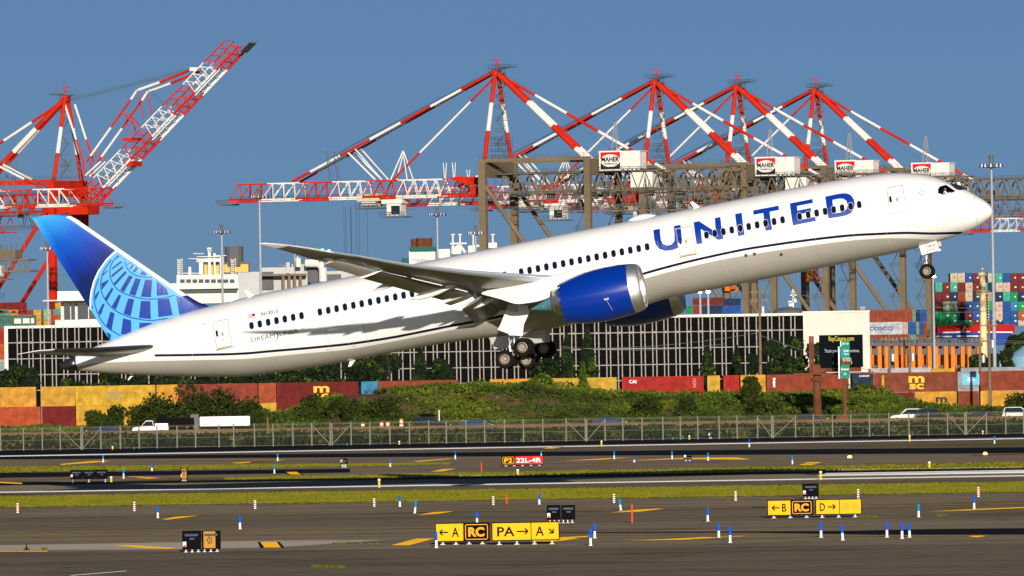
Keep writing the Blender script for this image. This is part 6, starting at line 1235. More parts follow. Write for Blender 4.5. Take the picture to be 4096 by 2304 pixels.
for _ in range(120000):
    x = R_.uniform(-85, 85); y = 1168+70*R_.random()**1.3; zz = hill_z(x, y); p = Vector((x, y, zz))
    if ridge(x) < .6 and y > 1215: continue
    nn = mn.noise((x*.22, y*.22, 3.1)); n2 = mn.noise((x*.07, y*.1, 8.1))
    if nn < -.28 and R_.random() < .8: continue
    if is_bare(p): continue
    h = max(0, (nn+.25))*1.1*R_.random(); lum = (y-1168)/60+n2*.9+R_.uniform(-.35, .35)
    pts.append(((x, y, zz+h+.05), 0 if lum < .15 else (1 if lum < .62 else 2), R_.uniform(.6, 1.3)))
o = leaves(pts, .42, LMH, 'undergrowth', bias=(0, -.8, .7)); props(o, 'tangled green weeds and low bushes covering the mound in front of the containers', 'undergrowth', kind='stuff')
pts = []
for _ in range(52000):
    y = R_.uniform(972, 1123) if R_.random() < .6 else R_.uniform(968, 1010); x = R_.uniform(-1, 1)*y*.064; nn = mn.noise((x*.12, y*.05, 2)); n2 = mn.noise((x*.4, y*.02, 7))
    h = R_.random()*(0.75+nn*1.0)*(1.0 if y < 1030 else .55); 
    if y < 1100 and nn < -.5: continue
    pts.append(((x, y, max(.02, h)), 0 if n2+R_.uniform(-.5, .5) < .15 else (1 if R_.random() < .8 else 2), R_.uniform(.6, 1.2)))
o = leaves(pts, .42, [M['leafd'], mat('dry_green_leaf', (.042, .055, .012), .85, var=.4, scale=.3), mat('pale_dry_leaf', (.10, .095, .035), .85, var=.3, scale=.3)], 'weeds'); props(o, 'rough weeds growing in the verge behind the perimeter fence', 'weeds', kind='stuff')
# ================================================================= TREES
def tree(x0, x1, ytop, d, kind, label, dark=0, base=None, dens=1.0, group='trees and shrubs of the port edge', name=None):
    P, Q = W(x0, ytop, d), W(x1, ytop, d); cx = (P.x+Q.x)/2; w_ = (Q.x-P.x)/2; gz = base if base is not None else (hill_z(cx, d) if 1166 < d < 1244 else 0); h = P.z-gz
    t = empty(name or {'cone': 'conifer', 'round': 'leafy_tree', 'shrub': 'shrub'}[kind], label, {'cone': 'conifer', 'round': 'tree', 'shrub': 'shrub'}[kind], (cx, d, gz), 0, group)
    mb = MB(); q = random.Random(int(x0*7+ytop)); tr = max(.08, h*.022)
    mb.tube((0, 0, -.2), (q.uniform(-.2, .2), 0, h*.85), tr, 0, 7, tr*.25)
    for k in range(9 if kind != 'shrub' else 5):
        z = h*q.uniform(.15, .8); a = q.uniform(0, 2*pi); L = w_*(.75 if kind != 'cone' else .9*(1-z/h)); mb.tube((0, 0, z), (L*cos(a), L*.8*sin(a), z+L*(.5 if kind != 'cone' else -.05)), tr*.35, 0, 4, tr*.1)
    mb.build('trunk', M['bark'], t)
    pts = []; N = int((500+w_*h*170)*dens); lobes = [(q.uniform(-.75, .75)*w_, q.uniform(-.5, .5)*w_, h*q.uniform(.25, .86), q.uniform(.32, .52)*w_) for _ in range(max(12, int(w_*4)))]
    for _ in range(N):
        if kind == 'cone':
            f = q.random()**.75; tier = int(f*h/.75); z = h*(.06+.94*f); r = w_*(1-f)**.85*(1.0-.45*((f*h/.75) % 1))*(1.05+.6*mn.noise((tier*1.7, x0, 0))); a = q.uniform(0, 2*pi); rr = r*sqrt(q.random()); p = (rr*cos(a)*(1+.35*mn.noise((cos(a)*2, tier*.9, sin(a)*2))), rr*sin(a)*.8, z-rr*.12)
        else:
            lx, ly, lz, lr = q.choice(lobes); lim = sqrt(max(0.02, 1-((lz-h*.5)/(h*.55))**2)); lx *= lim
            a = q.uniform(0, 2*pi); e_ = q.uniform(-1, 1); rr = lr*(q.random()**.4)*(1.15 if kind == 'round' else 1.2); s_ = sqrt(1-e_*e_); p = (lx+rr*s_*cos(a), ly+rr*s_*sin(a), max(.1, lz+rr*e_*.95))
            if kind == 'shrub' and q.random() < .35: p = (p[0], p[1], p[2]*q.random())
        lum = q.uniform(-.5, .5)+mn.noise((p[0]*.5, p[1]*.5, p[2]*.5+x0))*.9
        mi = (0 if lum < .42 else 1) if dark == 0 else ((0 if lum < -.2 else 1) if dark == 1 else (1 if lum < .1 else 2)); pts.append((p, mi, q.uniform(.6, 1.3)))
    leaves(pts, .55 if kind == 'round' else .42, LM if dark != 1 else [SHD, MID2, M['leafm']], 'crown', t, bias=(0, 0, 0) if kind != 'shrub' else (0, -.5, .4)); return t
T1 = 1345; SHD = mat('shrub_leaf', (.020, .030, .006), .8, var=.4, scale=.4)
for a in [
 (-120, 70, 1465, T1, 'round', 'dark bushy tree at the left edge below the tailplane'), (30, 150, 1440, T1, 'round', 'dark bushy tree in front of the left corner of the black building'), (235, 360, 1485, T1, 'round', 'low dark tree under the tail cone of the airliner'), (330, 470, 1472, T1, 'round', 'dark tree just right of the airliner tail cone, above the yellow containers'),
 (450, 610, 1490, T1, 'round', 'dark tree under the rear fuselage, left of the blade antenna'), (580, 760, 1498, T1, 'round', 'dark tree under the lowest part of the fuselage'), (740, 900, 1492, T1, 'round', 'dark tree right of the lowest point of the fuselage'), (880, 1060, 1478, T1, 'round', 'dark tree above the rust-brown container'), (1040, 1220, 1462, T1, 'round', 'dark tree above the dark red container with yellow letters'),
 (1190, 1370, 1440, T1, 'round', 'dark tree under the belly antenna of the airliner'), (1330, 1500, 1425, T1, 'round', 'dark tree in the gap left of the belly fairing'), (1470, 1640, 1405, T1, 'round', 'dark tree below the wing shadow on the fuselage'), (1600, 1760, 1390, T1, 'cone', 'dark pointed tree just left of the white building columns under the belly'), (1700, 1815, 1420, T1, 'round', 'dark tree touching the mound top left of the landing gear'),
 (2095, 2260, 1345, T1, 'round', 'broad dark tree right of the landing gear wheels'), (2200, 2330, 1335, T1, 'cone', 'dark conifer between the broad tree and the tall spiky conifer'), (2275, 2420, 1300, 1338, 'cone', 'tall spiky conifer in front of the columns under the engine'),
 (2755, 2900, 1365, T1, 'cone', 'dark conifer left of the timber utility pole'), (2880, 3010, 1385, T1, 'cone', 'second dark conifer left of the timber utility pole'), (2990, 3070, 1400, T1, 'round', 'low dark tree behind the timber utility pole'), (3040, 3180, 1330, T1, 'round', 'dark tree right of the timber utility pole'), (3140, 3260, 1315, T1, 'round', 'tall dark tree directly left of the billboard'),
 (3215, 3300, 1330, 1340, 'round', 'slender dark tree behind the rusty billboard frame'), (3870, 3970, 1400, T1, 'round', 'dark tree behind the pole near the right edge'), (3960, 4060, 1375, 1350, 'round', 'dark tree left of the blue tank'), (4030, 4150, 1300, 1600, 'round', 'tall dark tree at the right edge above the blue tank'), (3820, 3890, 1420, T1, 'round', 'small dark tree right of the orange carriers')]: tree(*a)
for a in [
 (2300, 2362, 1450, 1222, 'cone', 'light green sapling on the mound in front of the yellow container', 2), (2962, 3035, 1500, 1190, 'round', 'small dark tree in front of the short yellow container', 1), (2990, 3120, 1590, 1178, 'shrub', 'dark shrub at the foot of the small tree', 1), (2530, 2640, 1590, 1180, 'shrub', 'dark shrub on the front slope below the bright red container', 1), (2700, 2790, 1588, 1180, 'shrub', 'dark shrub on the front slope right of the red container middle', 1),
 (1200, 1300, 1578, 1180, 'shrub', 'dark shrub in front of the dark red container with yellow letters', 1), (1370, 1465, 1600, 1178, 'shrub', 'dark shrub below the bare dirt on the mound, left one', 1), (1470, 1600, 1592, 1178, 'shrub', 'dark shrub below the bare dirt on the mound, right one', 1),
 (700, 960, 1562, 1185, 'shrub', 'big green shrub in front of the rust-brown container', 1), (510, 700, 1595, 1185, 'shrub', 'green shrub in front of the yellow container with the faded emblem', 1), (420, 500, 1618, 1185, 'shrub', 'small green shrub in front of the dark red lower container', 1), (330, 420, 1640, 1182, 'shrub', 'low shrub behind the left fence braces', 1), (960, 1100, 1600, 1185, 'shrub', 'green shrub right of the white box truck', 1), (1000, 1090, 1650, 1172, 'shrub', 'dark low shrub right of the truck tail', 1),
 (1290, 1380, 1600, 1182, 'shrub', 'green shrub between two dark ones left of the bare dirt', 1), (3880, 3960, 1660, 1185, 'shrub', 'low shrub behind the cars at the right', 1), (4010, 4140, 1590, 1200, 'shrub', 'dark shrub in front of the yellow container at the right edge', 1), (3660, 3740, 1625, 1190, 'shrub', 'low green shrub at the right end of the mound', 2), (3380, 3560, 1562, 1212, 'shrub', 'rounded bright green bush on the mound right of the green sign', 2), (2110, 2210, 1500, 1218, 'shrub', 'bush on the mound top left of the sapling', 2)]: tree(*a)
# ================================================================= BILLBOARD, ROAD SIGN
d = 1165; bp = W(*Z8(522, 1370), d); t = empty('billboard', 'black billboard with yellow and white lettering on a thick rusty post', 'billboard', (bp.x, d, 0)); bo_ = (bp.x, d); zz = lambda x, y: W(*Z8(x, y), d)
mb = MB(); mb.tube((0, 0, 0), (0, 0, zz(522, 1060).z), .62, 0, 14, .52); mb.tube((0, 0, zz(522, 1110).z), (0, 0, zz(522, 1085).z), .85, 0, 14, .85); mb.build('post', M['rust'], t)
mb = MB(); P, Q = zz(340, 1056), zz(950, 1052); mb.box2((P.x-bp.x, -1.2, P.z-.12), (Q.x-bp.x, -.3, P.z+.12)); 
for a in (455, 475): R2, S2 = zz(a, 762), zz(a+22, 1050); mb.box2((R2.x-bp.x, .0, S2.z), (S2.x-bp.x, .5, R2.z))
R2, S2 = zz(485, 985), zz(545, 1060); mb.box2((R2.x-bp.x, -.3, S2.z), (S2.x-bp.x, .6, R2.z)); R2, S2 = zz(545, 1003), zz(860, 1036); mb.box2((R2.x-bp.x, .1, S2.z), (S2.x-bp.x, .3, R2.z))
mb.build('catwalk', M['rust'], t)
R2, S2 = zz(533, 755), zz(874, 1000); mb = MB(); mb.box2((R2.x-bp.x, -.25, S2.z), (S2.x-bp.x, .2, R2.z)); bf = mb.build('board', mat('billboard_black', (.003, .005, .009), .7, spec=.02), t)
wd_ = S2.x-R2.x; x0_ = R2.x-bp.x; zb_ = S2.z; ht_ = R2.z-S2.z
mb = MB(); flat_text(mb, 'RayCatena.com', x0_+wd_*.22, zb_+ht_*.77, wd_*.58, ht_*.19, -.28, 0, .01); mb.build('yellow_word', mat('billboard_yellow', (.50, .42, .05), .6), bf)
mb = MB(); flat_text(mb, 'Thank you heroes & heroines.', x0_+wd_*.12, zb_+ht_*.43, wd_*.80, ht_*.13, -.28); mb.build('white_words', mat('billboard_grey_white', (.42, .44, .52), .6), bf)
mb = MB(); flat_text(mb, '1-800', x0_+wd_*.30, zb_+ht_*.09, wd_*.45, ht_*.10, -.28); mb.build('phone_number', mat('billboard_gold', (.40, .33, .05), .6), bf)
d = 1158; gp = W(*Z8(712, 1400), d); t = empty('road_sign', 'tall green highway sign on a rusty post in front of the billboard', 'road sign', (gp.x, d, 0)); zz = lambda x, y: W(*Z8(x, y), d)-Vector((gp.x, d, 0))
mb = MB(); mb.box2((zz(700, 0).x, -.22, 0), (zz(726, 0).x, .22, zz(712, 1088).z)); mb.box((0, 0, .5), (1.6, 1.2, 1)); mb.build('post', M['rust'], t)
mb = MB()
for a, b, c_, e in ((704, 800, 769, 842), (694, 843, 770, 940), (698, 982, 770, 1088)): p, q = zz(a, b), zz(c_, e); mb.box2((p.x, -.42, q.z), (q.x, -.25, p.z))
pn = mb.build('panel', M['signg'], t)
mb = MB(); p, q = zz(698, 940), zz(768, 982); mb.box2((p.x, -.42, q.z), (q.x, -.25, p.z)); mb.build('brown_panel', M['rust'], t)
mb = MB()
for a, b, c_, e in ((696, 800, 704, 842), (680, 843, 694, 1090)): p, q = zz(a, b), zz(c_, e); mb.box2((p.x, -.40, q.z), (q.x, -.2, p.z))
mb.build('panel_edge', M['signw'], t)
def gt(txt, x, y, w_, h_, m=WL): mb = MB(); p, q = zz(x, y+h_), zz(x+w_, y); flat_text(mb, txt, p.x, p.z, q.x-p.x, q.z-p.z, -.44, 0, .02); mb.build('sign_text', m, pn)
gt('EXIT 13A', 712, 812, 50, 16); gt('NEWARK', 724, 866, 38, 20); gt('Airport', 724, 892, 38, 18); gt('Elizabeth', 703, 1008, 60, 18); gt('1/4', 725, 1045, 18, 18); 
mb = MB(); p, q = zz(706, 905), zz(722, 868); mb.box2((p.x, -.45, p.z), (q.x, -.43, q.z)); mb.build('route_shield', M['mcyan'], pn)
mb = MB(); p = zz(730, 960); flat_text(mb, 'NO TRUCKS', zz(702, 0).x, zz(0, 970).z, zz(764, 0).x-zz(702, 0).x, .5, -.44); mb.build('sign_text', WL, pn)

# ================================================================= VEHICLES
def car(px, py, kind, c, label, d=1142, L=4.6, face=1, z=0.06):
    p = W(px, py, d); t = empty(kind, label, {'pickup_truck': 'pickup truck', 'box_truck': 'truck'}.get(kind, 'car'), (p.x, d, z), 0 if face > 0 else pi, 'vehicles on the highway')
    H = {'parked_car': 1.45, 'sedan': 1.42, 'suv': 1.8, 'pickup_truck': 1.9}.get(kind, 1.5); mb = MB()
    if kind == 'sedan': low = [(-L/2, .35), (-L/2, .85), (-L*.42, .98), (L*.22, .92), (L*.46, .78), (L/2, .6), (L/2, .3)]; cab = [(-L*.38, .95), (-L*.22, H-.04), (-L*.02, H), (L*.10, H-.05), (L*.28, .9)]
    elif kind == 'suv': low = [(-L/2, .4), (-L/2, 1.05), (L*.2, 1.02), (L*.46, .92), (L/2, .7), (L/2, .35)]; cab = [(-L*.49, 1.0), (-L*.44, H-.05), (-L*.3, H), (L*.05, H), (L*.24, 1.0)]
    else: low = [(-L/2, .5), (-L/2, 1.1), (L*.22, 1.1), (L*.46, 1.0), (L/2, .8), (L/2, .45)]; cab = [(-L*.10, 1.08), (-L*.07, H), (L*.12, H), (L*.27, 1.08)]
    def shell(P, w0, w1):
        n = len(P); zm, zM = min(b for a, b in P), max(b for a, b in P); f = lambda b: w0+(w1-w0)*(b-zm)/(zM-zm)
        vs = [(a, -f(b), b) for a, b in P]+[(a, f(b), b) for a, b in P]; mb.add(vs, [tuple(range(n)), tuple(range(2*n-1, n-1, -1))]+[(k, n+k, n+(k+1) % n, (k+1) % n) for k in range(n)])
    shell(low, .86, .92); shell(cab, .86, .66); body = mb.build('body', M['carpaint'], t); colobj(body, c)
    bm = bmesh.new(); bm.from_mesh(body.data); bmesh.ops.bevel(bm, geom=bm.edges[:], offset=.06, segments=2, affect='EDGES'); bm.to_mesh(body.data); bm.free(); body.data.polygons.foreach_set('use_smooth', [True]*len(body.data.polygons)); smooth_angle(body, 50)
    for s in (-1, 1):
        cz = [b for a, b in cab]; zt = max(cz)-.1; zb2 = min(cz)+.08; fx = lambda a0, a1, b: a0; Pn = []
        cxm = sum(a for a, b in cab)/len(cab)
        Pn = [(cxm+(a-cxm)*.90, max(zb2, min(zt, b))) for a, b in cab]; y_ = lambda b: s*((.86+(.66-.86)*(b-min(cz))/(max(cz)-min(cz)))+.015)
        mb = MB(); mb.add([(a, y_(b), b) for a, b in Pn], [tuple(range(len(Pn)))]); mb.build('side_window', M['carglass'], t)
    mb = MB(); a, b = cab[-2], cab[-1]; mb.add([(a[0]+.03+(b[0]-a[0])*.1, -.6, a[1]-(a[1]-b[1])*.08+.03), (a[0]+.03+(b[0]-a[0])*.1, .6, a[1]-(a[1]-b[1])*.08+.03), (b[0]+.02, .78, b[1]+.05), (b[0]+.02, -.78, b[1]+.05)], [(0, 1, 2, 3)]); mb.build('windscreen', M['carglass'], t)
    for sx in (-.31, .32):
        for s in (-1, 1):
            mb = MB(); mb.tube((L*sx, s*.70, .33), (L*sx, s*.93, .33), .33, 0, 16); mb.tube((L*sx, s*.925, .33), (L*sx, s*.94, .33), .19, 1, 12); mb.build('wheel', [M['tyre'], M['mast']], t)
    for s in (-1, 1):
        mb = MB(); mb.box((L/2-.02, s*.62, .68), (.08, .3, .12)); mb.build('headlight', M['mwhite'], t); mb = MB(); mb.box((-L/2+.01, s*.68, .82), (.06, .22, .16)); mb.build('tail_light', M['mred'], t)
    if kind == 'pickup_truck': mb = MB(); mb.box2((-L*.49, -.8, 1.1), (-L*.13, .8, 1.5)); q = mb.build('bed_cover', M['carpaint'], t); colobj(q, c)
    return t
car(602, 1700, 'pickup_truck', (.75, .75, .73), 'white pickup truck driving left, left of a dark truck', L=4.6*1.05, face=-1)
car(415, 1725, 'sedan', (.01, .025, .06), 'dark blue car just left of the white pickup truck', 1136, 4.6, -1)
t = car(1728, 1690, 'suv', (.006, .006, .008), 'black estate car carrying a roof box, behind the fence', L=4.9); mb = MB(); mb.loft([[(x, .42*k*cos(a), 1.98+.2*k*sin(a)) for a in np.linspace(0, 2*pi, 11)[:-1]] for x, k in ((-1.6, .5), (-1.4, 1), (-.1, 1), (.4, .55))]); mb.build('roof_box', M['black'], t, smooth=True)
car(1905, 1700, 'sedan', (.01, .05, .14), 'blue car nose just ahead of the black one with the roof box', 1134, 4.4, 1); car(2438, 1690, 'sedan', (.01, .05, .12), 'blue car of which only the roof shows left of the braced fence post', 1138, 4.5)
car(3240, 1675, 'sedan', (.012, .012, .016), 'dark car at the foot of the billboard post', 1138, 4.7); car(3632, 1668, 'suv', (.62, .62, .60), 'white estate car left of a black one near the right edge', L=4.7, face=-1); car(3735, 1665, 'suv', (.006, .006, .008), 'black car between a white one and a dark low one', 1138, 4.8); car(3935, 1655, 'sedan', (.012, .014, .02), 'low dark car second from the right edge', 1140, 5.0); car(4078, 1650, 'suv', (.55, .55, .55), 'pale car cut by the right edge', 1142, 4.6)
def truck(x0, x1, ytop, c, label, d=1150):
    P, Q = W(x0, ytop, d), W(x1, ytop, d); L = Q.x-P.x; t = empty('box_truck', label, 'truck', ((P.x+Q.x)/2, d, .06), 0, 'vehicles on the highway'); H = P.z
    mb = MB(); mb.box2((-L/2, -1.2, .95), (L/2, 1.2, H)); b = mb.build('cargo_box', M['carpaint'] if c[0] > .3 else M['black'], t); colobj(b, c); bm = bmesh.new(); bm.from_mesh(b.data); bmesh.ops.bevel(bm, geom=bm.edges[:], offset=.07, segments=2, affect='EDGES'); bm.to_mesh(b.data); bm.free()
    mb = MB(); mb.box2((-L/2+.1, -1.0, .6), (L/2-.1, 1.0, .95)); mb.build('chassis', M['black'], t)
    mb = MB(); mb.prism([(-L/2-2.0, .5), (-L/2-.15, .5), (-L/2-.15, 2.6), (-L/2-1.1, 2.6), (-L/2-1.5, 1.6), (-L/2-2.0, 1.4)], -1.05, 1.05); q = mb.build('cab', M['carpaint'] if c[0] > .3 else M['black'], t); colobj(q, tuple(v*.08 for v in c))
    for x in (-L/2-1.2, -L/2+1.5, L/2-1.4, L/2-.5):
        for s in (-1, 1): mb = MB(); mb.tube((x, s*.8, .48), (x, s*1.08, .48), .48, 0, 16); mb.build('wheel', M['tyre'], t)
    return t
truck(800, 1000, 1669, (.80, .80, .80), 'clean white box truck behind the fence'); truck(670, 778, 1674, (.012, .010, .010), 'black box truck between the white pickup and the white box truck')
def barrel(px, py, label, d=1165, h=1.0):
    p = W(px, py, d); t = empty('traffic_barrel', label, 'traffic barrel', (p.x, d, .1), 0, 'orange traffic barrels'); mb = MB()
    for k in range(5): mb.tube((0, 0, k*h*.2), (0, 0, (k+1)*h*.2), .30-.015*k, k % 2, 12, .285-.015*k)
    mb.build('drum', [M['orange'], M['mwhite']], t); mb = MB(); mb.tube((0, 0, -.05), (0, 0, .06), .42, 0, 12); mb.build('base', M['tyre'], t)
barrel(1451, 1680, 'orange barrel farthest left on the mound foot', h=.9); barrel(1526, 1678, 'dim orange barrel half hidden by the dark shrub'); barrel(1551, 1678, 'orange and white barrel right of a dim one'); barrel(1605, 1678, 'brightest orange barrel, right of the dark shrubs', h=1.4)
def stake(px, ytop, ybase, m, label, w_=.07, cap=None, name='marker_stake', group=None):
    b = G(px, ybase); tp_ = W(px, ytop, b.y); t = MB(); t.tube((0, 0, 0), (0, 0, tp_.z), w_, 0, 8); 
    if cap: t.tube((0, 0, tp_.z-.12), (0, 0, tp_.z), w_*1.15, 1, 8)
    o = t.build(name, [m]+([cap] if cap else [])); o.location = b; props(o, label, 'marker post', group); return o
p = W(1756, 1640, 1150); o = MB().tube((0, 0, 0), (0, 0, p.z), .09, 0, 8).build('white_post', M['cwhite']); o.location = (p.x, 1150, 0); props(o, 'white post left of the black car with the roof box', 'post')
p = W(1070, 1670, 1100); o = MB().tube((0, 0, 0), (0, 0, p.z), .11, 0, 8).build('wooden_post', M['wood']); o.location = (p.x, 1100, 0); props(o, 'short wooden post right of the white box truck', 'post')

# ================================================================= PERIMETER FENCE
fx = [z[0] for z in [Z1(x, 0) for x in (5, 160, 288, 410, 550, 560, 685, 817, 945, 1067, 1203, 1328, 1487, 1587, 1728)]+[Z2(x, 0) for x in (158, 292, 420, 545, 558, 687, 815, 950, 1083, 1214, 1333, 1467, 1594)]+[Z3(x, 0) for x in (32, 160, 292, 450, 580, 590, 714, 835, 965, 1107, 1225, 1343, 1488, 1610, 1749, 1845, 1855)]+[Z4(x, 0) for x in (310, 432, 562, 685, 812, 944, 1080, 1212, 1342, 1460, 1470, 1606, 1737, 1858)]]
fx = [-240, -160, -80]+fx+[4175, 4255]
FG = [G(x, lin(1803.8, 1735.8, x)) for x in fx]; FC = FG[len(FG)//2]
fence = empty('perimeter_fence', 'long chain-link airfield fence with grey posts in front of the highway', 'fence', (FC.x, FC.y, 0)); FO_ = Vector((FC.x, FC.y, 0)); fm_ = mat('galvanised_fence', (.20, .19, .155), .7, 0, var=.1, scale=.8); FH = 2.45
pm_ = MB().tube((0, 0, -.1), (0, 0, FH+.1), .085, 0, 8, .075).build('post', fm_, fence); first = True
for p in FG:
    o = pm_ if first else pm_.copy()
    if not first: COL.objects.link(o); o.parent = fence
    o.location = p-FO_; o.scale = (1, 1, random.uniform(.97, 1.05)); first = False
for z, r, nm in ((FH, .018, 'top_rail'), (1.15, .016, 'middle_rail'), (.12, .018, 'bottom_rail'), (FH+.12, .012, 'barbed_wire')):
    mb = MB()
    for a, b in zip(FG, FG[1:]): mb.tube(a-FO_+Vector((0, 0, z)), b-FO_+Vector((0, 0, z)), r, 0, 4, cap=False)
    mb.build(nm, fm_, fence)
for i in [k for k in range(len(fx)-1) if fx[k+1]-fx[k] < 9]+[len(fx)-1]:
    for j in (i-1, i+2):
        if 0 <= j < len(FG) and 0 <= i < len(FG)-1:
            mb = MB(); mb.tube(FG[j]-FO_+Vector((0, 0, FH-.1)), FG[i if j < i else i+1]-FO_+Vector((0, 0, .1)), .045, 0, 6); mb.build('brace', fm_, fence)
cm = bpy.data.materials.new('chain_link'); cm.use_nodes = True; b = cm.node_tree.nodes['Principled BSDF']; b.inputs['Base Color'].default_value = (.35, .34, .30, 1); b.inputs['Alpha'].default_value = .03; b.inputs['Roughness'].default_value = .8
mb = MB(); A_, B_ = FG[0]-FO_, FG[-1]-FO_; mb.add([A_, B_, B_+Vector((0, 0, FH)), A_+Vector((0, 0, FH))], [(0, 1, 2, 3)]); mb.build('chain_link_mesh', cm, fence)
# ================================================================= AIRFIELD SIGNS
def sign(x0, x1, yt, yb, ybase, mods, label, bold=.018):
    xm = (x0+x1)/2; g = G(xm, ybase); d = g.y; yo = (xm-x0)*.0166
    L_, R__ = W(x0, yt+yo, d), W(x1, yt-yo, d); zt = W(xm, yt, d).z; zb = W(xm, yb, d).z; wd = R__.x-L_.x; H = zt-zb
    t = empty('airfield_sign', label, 'airfield sign', (g.x, d, 0), 0, 'taxiway guidance signs')
    mb = MB(); mb.box2((-wd/2-.03, .0, zb-.03), (wd/2+.03, .28, zt+.03)); mb.build('cabinet', M['signk'], t); n = max(2, int(wd/.9)+1)
    for i in range(n):
        mb = MB(); x = -wd/2+.35+(wd-.7)*i/(n-1); mb.box2((x-.04, .1, 0), (x+.04, .18, zb)); mb.box2((x-.12, .05, 0), (x+.12, .25, .04)); mb.build('leg', M['mast'], t)
    for (f0, f1, bgc, border, items) in mods:
        a, b = -wd/2+wd*f0+.015, -wd/2+wd*f1-.015; mb = MB(); mb.box2((a, -.02, zb+.02), (b, 0, zt-.02)); pnl = mb.build('panel', M[bgc], t)
        if border:
            mb = MB(); k = .045
            for q in ((a+k, zb+.06, b-k, zb+.10), (a+k, zt-.10, b-k, zt-.06), (a+k, zb+.06, a+k+.04, zt-.06), (b-k-.04, zb+.06, b-k, zt-.06)): mb.box2((q[0], -.026, q[1]), (q[2], -.02, q[3]))
            mb.build('border', M[border], pnl)
        for it in items:
            kind, u0, u1, m = it[:4]; X0, X1 = a+(b-a)*u0, a+(b-a)*u1; zc = (zb+zt)/2; hh = H*.27
            mb = MB()
            if kind == 'arrow':
                an = it[4]; c = Vector(((X0+X1)/2, 0, zc)); Lh = (X1-X0)/2; dr = Vector((cos(an), 0, sin(an))); up_ = Vector((-sin(an), 0, cos(an))); th = .035
                def bar(p, q): 
                    e_ = (q-p).normalized(); nrm = Vector((-e_.z, 0, e_.x))*th; mb.add([(w_.x, -.03, w_.z) for w_ in (p-nrm, q-nrm, q+nrm, p+nrm)], [(0, 1, 2, 3)])
                bar(c-dr*Lh, c+dr*Lh); bar(c+dr*Lh, c+dr*(Lh-.16)+up_*.15); bar(c+dr*Lh, c+dr*(Lh-.16)-up_*.15)
            elif kind == 'square': mb.add([(X0, -.03, zc-H*.28), (X1, -.03, zc-H*.28), (X1, -.03, zc+H*.28), (X0, -.03, zc+H*.28)], [(0, 1, 2, 3)])
            elif kind == 'diamond': c = (X0+X1)/2; q = (X1-X0)/2; mb.add([(c-q*.98, -.03, zc+.04), (c-q*.05, -.03, zc-H*.33), (c+q, -.03, zc-.02), (c+q*.05, -.03, zc+H*.34)], [(0, 1, 2, 3)])
            else: flat_text(mb, kind, X0, zc-hh, X1-X0, hh*2, -.03, 0, it[4] if len(it) > 4 else bold)
            mb.build('legend', M[m], pnl)
    return t
sign(1744, 1957, 2093, 2164, 2178, [(0, .52, 'signy', None, [('arrow', .13, .44, 'signk', pi), ('A', .58, .84, 'signk')]), (.53, 1, 'signk', 'signo', [('RC', .16, .82, 'signo', .045)])], 'yellow and black taxiway sign reading arrow left A and RC')
sign(1970, 2236, 2090, 2160, 2178, [(0, .58, 'signy', None, [('PA', .12, .58, 'signk'), ('arrow', .64, .93, 'signk', 0)]), (.585, 1, 'signy', None, [('A', .15, .46, 'signk'), ('arrow', .62, .84, 'signk', -pi/4)])], 'yellow taxiway sign reading PA arrow right and A arrow down-right')
sign(3072, 3251, 2001, 2060, 2072, [(0, .51, 'signy', None, [('arrow', .18, .52, 'signk', pi), ('B', .62, .82, 'signk')]), (.52, 1, 'signk', 'signo', [('RC', .15, .83, 'signo', .045)])], 'yellow and black taxiway sign reading arrow left B and RC')
sign(3265, 3445, 1998, 2056, 2070, [(0, .52, 'signy', None, [('D', .15, .38, 'signk'), ('arrow', .50, .83, 'signk', 0)]), (.525, 1, 'signy', None, [('square', .10, .44, 'signo'), ('diamond', .48, .92, 'signo')])], 'yellow taxiway sign reading D arrow right beside an orange square and diamond')
sign(2008, 2173, 1824, 1858, 1864, [(0, .31, 'signk', 'signy', [('P2', .18, .82, 'signy', .03)]), (.315, 1, 'signr', None, [('22L-4R', .04, .94, 'signw', .02)])], 'small black and red runway sign reading P2 and 22L-4R')
